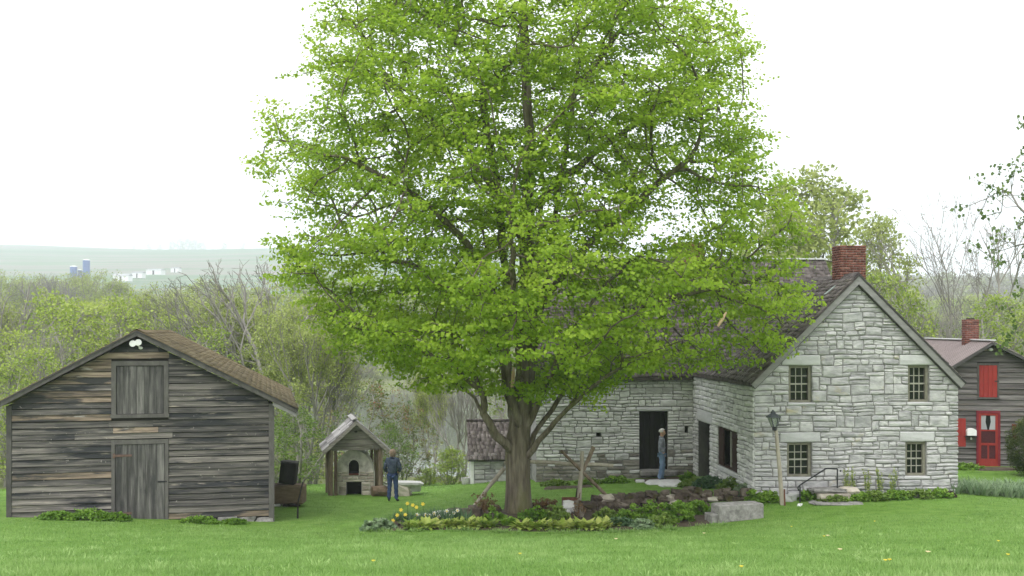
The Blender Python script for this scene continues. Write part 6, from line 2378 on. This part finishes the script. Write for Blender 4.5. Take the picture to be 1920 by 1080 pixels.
bedf = [(690, 994, 26.9), (760, 997, 26.8), (860, 1000, 26.6), (960, 1004, 26.4), (1060, 1004, 26.4), (1160, 1000, 26.5), (1250, 994, 26.8), (1335, 984, 27.2)]
bedb = [(690, 984, 28.1), (760, 968, 28.6), (860, 958, 29.2), (960, 955, 29.9), (1060, 960, 29.8), (1160, 962, 30.0), (1250, 952, 30.4), (1335, 946, 30.5)]
tag(patch('planting_bed', (bedf, bedb), 'soil', .05, (60, 10)), 'dark soil of the flower bed under the maple', None, None, 'structure')
tag(patch('bare_soil', ([(1018, 918, 34.6), (1060, 918, 34.6), (1120, 914, 34.9)], [(1018, 908, 35.6), (1060, 908, 35.6), (1110, 907, 35.6)]), 'soil', .03, (16, 4)), 'strip of bare earth below the stone wall', None, None, 'structure')
tag(patch('door_apron', ([(1190, 900, 36.1), (1230, 902, 36.1), (1270, 900, 36.1)], [(1185, 889, 37.0), (1230, 889, 37.1), (1285, 889, 37.1)]), 'soil', .035, (16, 4)), 'trodden earth in front of the dark door', None, None, 'structure')

rp = random.Random(51)


def leafy(name, label, cat, px, py, d, w_, h_, m, n, per, ls, group=None, seed=0, up=.6, tint=.5, dome=True):
    """a mound of small leaves with stems"""
    p = gp(px, py, d)
    r = np.random.default_rng(seed + int(px))
    c = []
    while len(c) < n:
        q = r.uniform(-1, 1, 2)
        if q @ q > 1:
            continue
        hh = h_ * ((1 - (q @ q) * .75) if dome else 1) * r.uniform(.25, 1)
        c.append((q[0] * w_ / 2, q[1] * w_ / 2 * .8, hh))
    c = np.array(c)
    for i in range(len(c)):
        c[i, 2] += gz(p.x + c[i, 0], p.y + c[i, 1]) - p.z
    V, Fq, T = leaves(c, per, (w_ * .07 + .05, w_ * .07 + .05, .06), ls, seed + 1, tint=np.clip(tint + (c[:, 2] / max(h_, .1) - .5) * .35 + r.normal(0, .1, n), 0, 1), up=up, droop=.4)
    t = thing(name, label, cat, p, 0, group)
    link('foliage', npmesh('foliage', V, Fq, m, T), t)
    st = MB()
    for i in range(0, n, max(1, n // 14)):
        st.tube([(c[i, 0] * .3, c[i, 1] * .3, -.05), tuple(c[i])], [.009, .005], 4, False)
    st.build('stems', 'bark', t)
    return t


# hostas along the front of the bed (clumps of broad yellow green leaves)
hl = [(775, 991, 27.0), (800, 990, 27.0), (826, 988, 27.1), (850, 988, 27.1), (872, 989, 27.0), (893, 989, 27.0), (915, 991, 27.0), (978, 990, 26.9), (1003, 989, 26.9), (1028, 989, 26.9), (1050, 988, 26.9), (1072, 988, 27.0), (1098, 992, 26.9), (1124, 990, 26.9), (1143, 984, 27.4)]
proto_h = []
for k in range(3):
    V, Fq, T = strips([(0, 0, 0)], 70, .28, .10, 300 + k, (.5, 1.4), 1.1, spread=.20, wshape=(.25, .9, 1.0, .1))
    proto_h.append(npmesh('leaves', V, Fq, 'hosta_leaf', T, smooth=True))
for k, (px, py, d) in enumerate(hl):
    ordn = ['leftmost', 'second', 'third', 'fourth', 'fifth', 'sixth', 'seventh', 'eighth']
    j = k if px < 940 else k - 7
    lab = f"{ordn[j]} yellow green hosta {'' if j == 0 else 'from the left '}in the front row {'left' if px < 940 else 'right'} of the maple trunk"
    t = thing('hosta_plant', lab, 'plant', gp(px, py, d) + Vector((0, 0, .03)), rp.random() * 6, 'hostas left of the maple trunk' if px < 940 else 'hostas right of the maple trunk')
    s = rp.uniform(.85, 1.2)
    link('leaves', proto_h[k % 3], t, scale=(s, s, s))
for k, (px, py, d, w_, h_, m, lab) in enumerate((
        (700, 990, 27.0, .6, .30, 'pale_leaf', 'pale grey green lady mantle plant at the left tip of the bed'),
        (722, 985, 27.2, .5, .34, 'pale_leaf', 'pale leafy plant second from the left tip of the bed'),
        (955, 985, 27.2, .4, .3, 'fresh_leaf', 'fresh green plant in front of the maple trunk'),
        (1000, 970, 28.0, .8, .42, 'fresh_leaf', 'fresh green plant at the right foot of the maple trunk'),
        (925, 978, 27.8, .6, .40, 'fresh_leaf', 'fresh green plant at the left foot of the maple trunk'),
        (1040, 972, 28.2, .8, .40, 'bush_leaf', 'green plant between the trunk and the rusty box'),
        (1135, 968, 28.6, .7, .30, 'bush_leaf', 'green plant below the middle of the dry stone wall'),
        (1165, 985, 27.4, .7, .34, 'blue_leaf', 'blue green low plant in the right half of the bed'),
        (1185, 970, 28.4, .8, .45, 'fresh_leaf', 'leafy green plant against the dry stone wall, left of the tallest clump'),
        (1225, 966, 28.4, 1.0, .60, 'fresh_leaf', 'tallest leafy green clump at the right end of the bed'),
        (1270, 972, 28.0, 1.0, .56, 'fresh_leaf', 'broad leafy green clump next to the granite bench'),
        (1308, 960, 28.9, .7, .45, 'fresh_leaf', 'leafy green plant behind the notched end of the granite bench'),
        (1240, 985, 27.2, .7, .35, 'bush_leaf', 'low green plant in front of the tallest clump'),
        (1205, 990, 27.0, .6, .26, 'pale_leaf', 'low pale plant at the front edge right of the hostas'),
        (1440, 938, 29.9, .7, .30, 'fresh_leaf', 'bright green weed patch between the bench and the lamp post'),
        (1415, 925, 30.0, .5, .35, 'fresh_leaf', 'bright green weeds at the near corner of the stone house'),
        (1518, 940, 29.9, .6, .3, 'fresh_leaf', 'green weeds under the slope of the handrail'),
        (1330, 905, 33.5, 1.0, .40, 'blue_leaf', 'dark green iris like clump under the shuttered window'),
        (1300, 905, 34.0, .9, .30, 'bush_leaf', 'green weeds below the side door'),
        (1370, 912, 32.0, .9, .42, 'bush_leaf', 'weedy green plants along the side wall foot'),
        (1395, 925, 31.0, .7, .35, 'pale_leaf', 'pale weeds along the side wall near the corner'),
        (1290, 886, 36.2, .6, .25, 'fresh_leaf', 'green weeds in the corner of the two stone walls'),
        (1155, 900, 36.2, .9, .22, 'fresh_leaf', 'green weeds left of the doorstep'),
        (1105, 902, 36.0, .9, .18, 'bush_leaf', 'green weeds along the foot of the front wall'),
        (1040, 905, 35.9, .9, .18, 'bush_leaf', 'green weeds at the left end of the front wall'))):
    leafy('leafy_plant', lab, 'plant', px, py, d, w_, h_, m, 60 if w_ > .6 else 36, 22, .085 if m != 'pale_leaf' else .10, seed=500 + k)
for k, (px, py, d, w_, h_, lab) in enumerate(((912, 965, 28.6, .9, .62, 'reddish brown twiggy shrub left of the maple trunk'), (1022, 958, 29.4, .7, .38, 'reddish brown dry plant right of the maple trunk'), (1088, 972, 28.6, .5, .42, 'tan dry stalks in front of the fence post'))):
    p = gp(px, py, d)
    t = thing('dry_shrub', lab, 'shrub', p)
    st = MB()
    r = random.Random(600 + k)
    ends = []
    for i in range(30):
        a, l = r.random() * 6.28, r.uniform(.4, 1) * h_
        e = (w_ / 2 * r.random() * math.cos(a), w_ / 2 * r.random() * math.sin(a), l)
        st.tube([(e[0] * .25, e[1] * .25, -.05), (e[0] * .7, e[1] * .7, l * .55), e], [.010, .008, .004], 4, False)
        ends += [e, (e[0] * .8, e[1] * .8, l * .7)]
    st.build('stems', 'post_wood' if k < 2 else 'pale_pole', t)
    V, Fq, T = leaves(np.array(ends), 12 if k < 2 else 3, (.08, .08, .07), .05, 610 + k, up=.3)
    link('foliage', npmesh('foliage', V, Fq, 'dry_red_leaf', T), t)

# daffodils: one stand of grey green leaves, and single blooms
dp = [gp(px, py, d) for px, py, d in [(742 + i * 8.2 + rp.uniform(-3, 3), 972 - 6 * math.sin(i * .35) - rp.uniform(0, 6), 27.7 + rp.uniform(-.2, .5)) for i in range(17)]]
base = []
for p in dp:
    for q in range(6):
        x, y = p.x + rp.uniform(-.14, .14), p.y + rp.uniform(-.3, .3)
        base.append((x, y, gz(x, y)))
V, Fq, T = strips(base, 11, .40, .022, 77, (1.0, 1.5), .5, spread=.05)
tag(link('daffodil_leaves', npmesh('daffodil_leaves', V, Fq, 'blue_leaf', T)), 'stand of blue green daffodil leaves', None, None, 'stuff')


def daffodil(px, py, d, m, label, group):
    c = at(px, py, d)
    z0 = gz(c.x, c.y)
    t = thing('daffodil', label, 'flower', (c.x, c.y, z0), 0, group)
    h = max(c.z - z0, .12)
    MB().tube([(0.02, 0.03, -.02), (0.01, .01, h * .6), (0, 0, h)], .006, 5, False).build('stem', 'fresh_leaf', t)
    pm = MB()
    for k in range(6):
        a = k * math.pi / 3 + .2
        ca, sa = math.cos(a), math.sin(a)
        q = lambda rr, w_, y: (rr * ca - w_ * sa, y, h + rr * sa + w_ * ca)
        pm.add([q(.008, 0, -.01), q(.03, -.019, -.016), q(.058, 0, -.006), q(.03, .019, -.016)], [(0, 1, 2, 3)])
    pm.build('petals', m, t)
    co = MB().lathe([(.010, 0), (.017, .02), (.022, .034)], 8)
    co.v = [(x, -.012 - z, h + y) for x, y, z in co.v]
    co.build('trumpet', 'petal_yellow' if m != 'petal_cream' else 'petal_yellow', t)


for k, (px, py) in enumerate(((764, 944), (774, 947), (793, 945), (781, 951), (752, 956), (760, 965), (737, 976), (745, 966))):
    daffodil(px, py, 27.9 - (.3 if py > 955 else 0), 'petal_yellow', 'yellow daffodil bloom at the left end of the daffodil stand', 'yellow daffodils in the bed')
for k, (px, py) in enumerate(((782, 965), (798, 965), (806, 966), (814, 962), (814, 966), (838, 958), (851, 962), (832, 973), (813, 972), (845, 967), (823, 968), (858, 957))):
    daffodil(px, py, 27.8, 'petal_white', 'white daffodil bloom in the middle of the daffodil stand', 'white daffodils in the bed')

# weeds along the foot of the shed, grey green strap leaves at right, weeds by the gable
for k, (px, py, d, w_, h_, lab) in enumerate(((110, 972, 27.5, 1.0, .22, 'bright green weeds at the shed foot near its left corner'), (165, 974, 27.6, 1.2, .30, 'tallest bright green weeds at the shed foot left of its door'), (215, 975, 27.7, .8, .22, 'bright green weeds at the left door post of the shed'),
                                              (375, 978, 28.2, .9, .2, 'green weeds at the shed foot right of its door'), (440, 981, 28.5, .7, .12, 'low green weeds at the shed foot near its right corner'))):
    leafy('weed_patch', lab, 'weeds', px, py, d, w_, h_, 'fresh_leaf', 70, 22, .07, seed=700 + k, tint=.4)
for k, (px, py, d, h_) in enumerate(((1560, 942, 29.6, .22), (1605, 940, 29.7, .28), (1640, 938, 29.7, .28), (1680, 936, 29.8, .26), (1720, 936, 29.8, .22), (1760, 938, 29.9, .22))):
    leafy('weed_patch', ['leafy green weeds right beside the stone steps', 'leafy green weeds below the tall thin weeds at the gable', 'leafy green weeds under the middle of the gable wall', 'leafy green weeds left of the lower right gable window', 'leafy green weeds below the lower right gable window', 'leafy green weeds at the right corner of the gable wall'][k], 'weeds', px, py, d, .85, h_, 'fresh_leaf' if k % 2 else 'bush_leaf', 70, 20, .075, 'weeds along the gable wall', seed=720 + k, tint=.55)
ib = []
r = np.random.default_rng(73)
for k in range(190):
    p = gp(r.uniform(1785, 1935), 0 + r.uniform(928, 940), r.uniform(30.6, 32.4))
    ib.append((p.x, p.y, p.z))
V, Fq, T = strips(ib, 9, .46, .03, 74, (.9, 1.5), .8, spread=.1)
tag(link('strap_leaves', npmesh('strap_leaves', V, Fq, 'pale_leaf', T)), 'grey green strap leaves along the lawn edge at right', None, None, 'stuff')
# thin tall weeds against the gable wall
for k, px in enumerate((1590, 1602, 1625, 1650, 1672)):
    p = gp(px, 928, 30.15)
    t = thing('tall_weed', 'thin tall weeds growing against the gable wall', 'weeds', p, 0, 'thin tall weeds against the gable wall')
    e = [(rp.uniform(-.12, .12), rp.uniform(-.05, .05), rp.uniform(.35, .8)) for _ in range(9)]
    st = MB()
    for q in e:
        st.tube([(q[0] * .3, q[1], 0), q], [.006, .003], 4, False)
    st.build('stems', 'fresh_leaf', t)
    V, Fq, T = leaves(np.array(e + [(a * .7, b, c * .6) for a, b, c in e]), 12, (.05, .04, .1), .045, 760 + k, up=.4)
    link('foliage', npmesh('foliage', V, Fq, 'bud_leaf', T), t)
# yew at the right edge, red-leafed plant by the cabin
yw = thing('yew_bush', 'dense dark yew bush at the right edge in front of the cabin', 'bush', gp(1940, 893, 35.5))
r = np.random.default_rng(78)
c = []
while len(c) < 420:
    q = r.normal(0, 1, 3)
    q /= np.linalg.norm(q)
    q *= r.uniform(.6, 1) ** .5
    if q[2] < -.75:
        continue
    c.append((q[0] * .85, q[1] * .85, 1.0 + q[2] * 1.05 + .12 * math.sin(q[0] * 9) * math.sin(q[1] * 8)))
c = np.array(c)
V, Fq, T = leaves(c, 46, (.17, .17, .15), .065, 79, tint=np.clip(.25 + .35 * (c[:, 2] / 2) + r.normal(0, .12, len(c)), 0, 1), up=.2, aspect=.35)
link('foliage', npmesh('foliage', V, Fq, 'yew_leaf', T), yw)
st = MB()
for i in range(0, 420, 14):
    st.tube([(c[i][0] * .1, c[i][1] * .1, -.1), (c[i][0] * .5, c[i][1] * .5, c[i][2] * .5), tuple(c[i])], [.03, .02, .008], 5, False)
st.build('stems', 'bark', yw)
leafy('leafy_plant', 'low green plants at the foot of the cabin door', 'plant', 1815, 882, 37.6, 1.1, .25, 'fresh_leaf', 50, 18, .08, seed=790)
p = gp(1872, 884, 37.4)
tag(link('stepping_stone', rock_mesh('stepping_stone', 1.6, .7, .12, 'mossy_stone', 791, rough=.1), None, p), 'dark flat slab on the path to the cabin door', 'stepping stone')

# fallen petals and dandelions on the near lawn
for k, (px, py, d, m) in enumerate(((1320, 1008, 24, 'petal_cream'), (1545, 1028, 20, 'petal_yellow'), (1552, 1026, 20.2, 'petal_cream'), (1575, 1052, 15.5, 'petal_cream'), (1484, 994, 24.8, 'petal_yellow'), (1640, 990, 24.6, 'petal_yellow'), (1155, 1020, 21.5, 'petal_cream'),
                                    (1660, 1066, 12.6, 'petal_yellow'), (1668, 1064, 12.7, 'petal_yellow'), (1390, 1076, 11.6, 'petal_yellow'), (975, 1050, 15.6, 'petal_yellow'), (1740, 1045, 14.5, 'petal_cream'), (1890, 1050, 13.7, 'petal_yellow'), (1872, 1020, 17.0, 'petal_yellow'), (700, 1068, 12.8, 'petal_yellow'))):
    p = gp(px, py, d)
    mb = MB()
    for j in range(9):
        a = j * 6.283 / 9
        s = .022 if m == 'petal_yellow' else .032
        mb.add([(0, 0, .055), (s * math.cos(a - .3), s * math.sin(a - .3), .075), (s * 1.1 * math.cos(a), s * 1.1 * math.sin(a), .07), (s * math.cos(a + .3), s * math.sin(a + .3), .075)], [(0, 1, 2, 3)])
    o = mb.build('lawn_flower', m)
    o.location = p
    tag(o, 'pale yellow flower head lying in the near lawn', 'flower', 'small pale flowers in the near lawn')

# grass: blades over the near lawn, shorter and sparser further back
r = np.random.default_rng(88)


def grass(n, d0, d1, u0, u1, hmin, hmax, wd, seed, keep=None):
    r = np.random.default_rng(seed)
    d = d0 * (d1 / d0) ** r.random(n) if d0 > 5 else r.uniform(d0, d1, n)
    u = r.uniform(u0, u1, n)
    x = u * d
    if keep is not None:
        k = keep(x, d)
        x, d = x[k], d[k]
    n = len(x)
    z = gza(x, d)
    pn = .5 + .2 * np.sin(x * 1.9 + 1.3 * np.sin(d * 1.1)) * np.sin(d * 1.4 + .7 * np.sin(x * .8)) + .25 * np.sin(x * .55 + 2) * np.sin(d * .37 + 1) + .2 * np.sin(x * 5.3 + 2 * np.sin(d * 2.3)) * np.sin(d * 3.9 + 1.7 * np.sin(x * 2.7))
    pn = np.clip(pn, 0, 1)
    h = (hmin + (hmax - hmin) * r.random(n) ** 2) * (.6 + .8 * pn)
    az = r.random(n) * 6.283
    ln = r.uniform(.1, .9, n) * h
    ws = wd * r.uniform(.6, 1.4, n) * (.5 + d / 40)
    side = np.stack([np.cos(az + 1.57), np.sin(az + 1.57), np.zeros(n)], 1) * ws[:, None] * .5
    b = np.stack([x, d, z - .01], 1)
    tipv = b + np.stack([np.cos(az) * ln, np.sin(az) * ln, h], 1)
    V = np.stack([b - side, b + side, tipv], 1).reshape(-1, 3)
    Fq = np.arange(n * 3).reshape(-1, 3)
    t = np.clip(.15 + .5 * pn + r.normal(0, .16, n), 0, 1)
    return V, Fq, np.stack([t * .8, t * .8, np.minimum(t * 1.25, 1)], 1).ravel()


def off_bed(x, d):
    px = 960 + F * x / d
    py = HZ + F * (EYE - gza(x, d)) / d
    bed = (px > 690) & (px < 1335) & (d > 26.9 + .0) & (d < 30.0)
    shed_ = (px > 5) & (px < 515) & (d > 28)
    return ~bed & ~shed_ & ~((px > 1400) & (d > 30.2) & (px < 1800)) & ~((px > 990) & (d > 36.8)) & ~((px > 1290) & (px < 1420) & (d > 31.5))


G1 = grass(300000, 9.5, 26.8, -.52, .52, .03, .075, .011, 1)
G2 = grass(110000, 26.5, 46, -.50, .50, .025, .06, .013, 2, off_bed)
V, Fq, T = cat3([G1, G2])
tag(link('grass', npmesh('grass', V, Fq, 'grass_blade', T)), 'short green lawn grass', None, None, 'stuff')
tl = []
rq = np.random.default_rng(97)
while len(tl) < 300:
    d = 10 * (2.7 ** rq.random())
    x = rq.uniform(-.5, .5) * d
    if rq.random() < .5 + .5 * math.sin(x * 1.1 + 2) * math.sin(d * .9):
        tl.append((x, d, gz(x, d)))
V, Fq, T = strips(tl, 26, .085, .010, 98, (.5, 1.5), .9, spread=.20, tint=rq.uniform(.2, .95, len(tl)))
tag(link('rank_grass', npmesh('rank_grass', V, Fq, 'grass_blade', T)), 'ranker tufts scattered through the near lawn', None, None, 'stuff')
# rank tufts round the bed and the walls
tb_ = []
for (px, py, d) in [(p[0] + rp.uniform(-30, 30), p[1], p[2] - rp.uniform(.1, .35)) for p in bedf for _ in range(7)]:
    p = gp(px, py, d)
    tb_.append(tuple(p))
V, Fq, T = strips(tb_, 26, .13, .012, 91, (.6, 1.5), .8, spread=.22)
tag(link('grass_tufts', npmesh('grass_tufts', V, Fq, 'grass_blade', T)), 'longer grass along the edge of the bed', None, None, 'stuff')


# ------------------------------------------------------------------ people
def skin_body(verts, edges, rads, root=0, sub=2):
    me = bpy.data.meshes.new('tmp')
    me.from_pydata([Vector(v) for v in verts], edges, [])
    o = bpy.data.objects.new('tmp', me)
    C.objects.link(o)
    o.modifiers.new('skin', 'SKIN').use_smooth_shade = True
    for i, rr_ in enumerate(rads):
        sv_ = me.skin_vertices[0].data[i]
        sv_.radius = rr_ if isinstance(rr_, tuple) else (rr_, rr_)
        sv_.use_root = i == root
    m = o.modifiers.new('sub', 'SUBSURF')
    m.levels = m.render_levels = sub
    dg = bpy.context.evaluated_depsgraph_get()
    out_ = bpy.data.meshes.new_from_object(o.evaluated_get(dg))
    bpy.data.objects.remove(o)
    bpy.data.meshes.remove(me)
    out_.materials.clear()
    out_.polygons.foreach_set('use_smooth', [True] * len(out_.polygons))
    return out_


def chain(V, E, Rr, start, pts):
    p = start
    for v, r in pts:
        V.append(v)
        Rr.append(r)
        E.append((p, len(V) - 1))
        p = len(V) - 1
    return p


def hand(V, E, Rr, wrist, d, thumb_side, curl):
    """palm, four unequal curled fingers and a thumb"""
    d = Vector(d).normalized()
    s = Vector(thumb_side).normalized()
    n = d.cross(s)
    w_ = Vector(V[wrist])
    palm = chain(V, E, Rr, wrist, [(tuple(w_ + d * .05), (.032, .018))])
    for k, (o, l) in enumerate(((.027, .068), (.009, .078), (-.009, .072), (-.026, .056))):
        a = w_ + d * .085 + s * o
        b = a + d * l * .5 + n * curl * .4 * l
        c = b + d * l * .35 + n * curl * l
        chain(V, E, Rr, palm, [(tuple(a), .0095), (tuple(b), .009), (tuple(c), .0075)])
    a = w_ + d * .04 + s * .034
    chain(V, E, Rr, palm, [(tuple(a), .011), (tuple(a + d * .035 + s * .018), .010), (tuple(a + d * .062 + s * .014 + n * curl * .02), .008)])


def person(label, loc, rotz, H, pose, mats, hair):
    """standing figure; body one mesh, clothing and hair as children. local +y is the way it faces"""
    s = H / 1.75
    V = [(0, 0, .95), (0, .005, 1.08), (0, .0, 1.22), (0, -.005, 1.36), (0, -.01, 1.47), (0, .005, 1.535), (0, .02, 1.60), (0, .02, 1.67), (0, .012, 1.725)]
    Rr = [(.150, .105), (.135, .10), (.150, .11), (.155, .10), (.07, .065), (.055, .058), (.072, .088), (.078, .097), (.05, .06)]
    E = [(i, i + 1) for i in range(8)]
    chain(V, E, Rr, 6, [((0, .108, 1.605), (.03, .02)), ((0, .135, 1.60), .013)])       # nose and muzzle
    chain(V, E, Rr, 6, [((0, .095, 1.555), (.03, .022))])                                  # chin
    for sx in (-1, 1):
        chain(V, E, Rr, 6, [((sx * .083, .01, 1.62), (.016, .028))])                        # ears
        key = 'L' if sx < 0 else 'R'
        el, wr, hd = pose['elbow' + key], pose['wrist' + key], pose['hand' + key]
        w_ = chain(V, E, Rr, 3, [((sx * .165, -.01, 1.41), .062), ((sx * .5 * (.165 + abs(el[0])), el[1] * .5, (1.40 + el[2]) / 2), .052), (el, .044), (tuple((Vector(el) + Vector(wr)) / 2), .040), (wr, .027)])
        hand(V, E, Rr, w_, hd, (-sx * .6, .6, 0) if abs(hd[2]) > .5 else (0, 0, 1), .5)
        kn, an = pose['knee' + key], pose['ankle' + key]
        f = pose.get('toe' + key, (0, 1, 0))
        hip = (sx * .088, 0, .90)
        a_ = chain(V, E, Rr, 0, [(hip, .105), (tuple((Vector(hip) + Vector(kn)) / 2), .085), (kn, .062), (tuple((Vector(kn) * .55 + Vector(an) * .45)), .060), (an, .042)])
        chain(V, E, Rr, a_, [((an[0] + f[0] * .06, an[1] + f[1] * .06, .045), .042), ((an[0] + f[0] * .15, an[1] + f[1] * .15, .035), (.042, .028))])
    me = skin_body(V, E, Rr)
    for m in ('skin', mats['trousers'], mats['shoe'], mats['top']):
        me.materials.append(MATS[m])
    mi = []
    for p in me.polygons:
        c = p.center
        if c.z > 1.49:
            k = 0
        elif c.z < .075:
            k = 2
        elif c.z < .99 and abs(c.x) < .20 and abs(c.y) < .22 and c.z < .99:
            k = 1
        else:
            k = 3
        for key in 'LR':
            w_ = Vector(pose['wrist' + key])
            h_ = w_ + Vector(pose['hand' + key]).normalized() * .09
            if (c - h_).length < .085:
                k = 0
        mi.append(k)
    me.polygons.foreach_set('material_index', mi)
    root = thing('person', label, 'person', loc, rotz)
    root.scale = (s, s, s)
    link('body', me, root)
    # jacket or sweater over torso and arms, a little larger than the body
    V2 = [(0, -.005, .93), (0, 0, 1.03), (0, .0, 1.20), (0, -.01, 1.35), (0, -.012, 1.455)]
    q = mats['bulk']
    R2 = [(.155 * q, .115 * q), (.165 * q, .13 * q), (.165 * q, .13 * q), (.165 * q, .12 * q), (.085, .08)]
    E2 = [(i, i + 1) for i in range(4)]
    for sx in (-1, 1):
        key = 'L' if sx < 0 else 'R'
        el, wr = Vector(pose['elbow' + key]), Vector(pose['wrist' + key])
        chain(V2, E2, R2, 3, [((sx * .17, -.012, 1.405), .076 * q), ((sx * .5 * (.165 + abs(el.x)), el.y * .5, (1.40 + el.z) / 2), .066 * q), (tuple(el), .060 * q), (tuple((el + wr) / 2), .054 * q), (tuple(wr), .042 * q)])
    j = skin_body(V2, E2, R2)
    j.materials.append(MATS[mats['top']])
    for v in j.vertices:       # soft folds
        v.co += v.normal * (.007 * math.sin(v.co.z * 46 + v.co.x * 22) + .005 * math.sin(v.co.x * 60 + v.co.z * 19))
    link(mats['top_name'], j, root)
    if mats.get('collar'):
        MB().tube([(-.09, .02, 1.47), (-.06, -.075, 1.485), (.06, -.075, 1.485), (.09, .02, 1.47)], .028, 7).build('collar', mats['top'], root, True)
    # trousers with folds, feet in shoes
    V3 = [(0, 0, .97)]
    R3, E3 = [(.150, .112)], []
    for sx in (-1, 1):
        key = 'L' if sx < 0 else 'R'
        kn, an = Vector(pose['knee' + key]), Vector(pose['ankle' + key])
        chain(V3, E3, R3, 0, [((sx * .088, 0, .88), .112), (tuple((Vector((sx * .088, 0, .9)) + kn) / 2), .094), (tuple(kn), .077), (tuple((kn + an) / 2), .072), ((an.x, an.y - .005, .075), .070)])
    j = skin_body(V3, E3, R3)
    j.materials.append(MATS[mats['trousers']])
    for v in j.vertices:
        v.co += v.normal * (.006 * math.sin(v.co.z * 40 + v.co.x * 30 + v.co.y * 17) * (1.4 if v.co.z < .35 else 1))
    link('jeans', j, root)
    # hair: a cap of short strands round the skull
    bm = bmesh.new()
    bmesh.ops.create_icosphere(bm, subdivisions=4, radius=1)
    r = random.Random(3)
    dele = []
    for v in bm.verts:
        x, y, z = v.co
        face_ = y > .35 and z < .45 + (0 if hair['len'] else .15)
        low = z < (-.25 if not hair['len'] else -2)
        if face_ or low:
            dele.append(v)
    bmesh.ops.delete(bm, geom=dele, context='VERTS')
    for v in bm.verts:
        x, y, z = v.co
        n_ = 1 + .05 * math.sin(x * 17 + z * 9) * math.sin(y * 15) + r.uniform(-.03, .03)
        v.co = Vector((x * hair.get('w', .094) * n_, .012 + y * .118 * n_, 1.652 + z * (.115 if z > 0 else hair['down']) * n_))
    hm_ = bpy.data.meshes.new('hair')
    bm.to_mesh(hm_)
    bm.free()
    hm_.materials.append(MATS[hair['mat']])
    hm_.polygons.foreach_set('use_smooth', [True] * len(hm_.polygons))
    h_ = link('hair', hm_, root)
    sm = h_.modifiers.new('thick', 'SOLIDIFY')
    sm.thickness = .012
    # eyes and mouth
    for sx in (-1, 1):
        e = MB().lathe([(0.001, -.008), (.011, -.003), (.011, .003), (.001, .008)], 8)
        e.v = [(x + sx * .033, .113 - abs(z) * .5, z * .9 + y * .6 + 1.632) for x, y, z in e.v]
        e.build('eye', 'shoe', root)
    MB().box(-.025, .025, .112, .121, 1.574, 1.581).build('mouth', 'dark_red', root)
    return root


P1 = dict(elbowL=(-.255, -.05, 1.15), wristL=(-.235, .10, .98), handL=(.35, .55, -.6), elbowR=(.275, -.03, 1.14), wristR=(.19, .15, 1.0), handR=(-.6, .5, -.45),
          kneeL=(-.105, .02, .50), ankleL=(-.12, -.02, .085), toeL=(-.2, .98, 0), kneeR=(.115, .02, .50), ankleR=(.14, -.01, .085), toeR=(.3, .95, 0))
person('person seen from behind in dark denim jacket and blue jeans on the lawn', gp(736, 943, 35.3), R(-8), 1.72, P1,
       dict(trousers='jeans_dark', shoe='shoe', top='denim_jacket', top_name='jacket', bulk=1.2, collar=True), dict(mat='hair_auburn', down=.19, len=True, w=.108))
P2 = dict(elbowL=(-.225, -.06, 1.13), wristL=(-.180, .06, .985), handL=(.35, .15, -.9), elbowR=(.225, -.07, 1.13), wristR=(.180, .05, .985), handR=(-.35, .15, -.9),
          kneeL=(-.09, .05, .50), ankleL=(-.10, .0, .085), toeL=(-.1, 1, 0), kneeR=(.09, .0, .50), ankleR=(.10, -.09, .085), toeR=(.1, 1, 0))
m2 = gp(1241, 899, 36.1)
person('white haired person in grey sweater and light jeans standing by the dark door', m2 + Vector((0, 0, .03)), R(-97), 1.75, P2,
       dict(trousers='jeans_light', shoe='shoe', top='grey_sweater', top_name='sweater', bulk=1.0, collar=True), dict(mat='hair_white', down=.06, len=False))
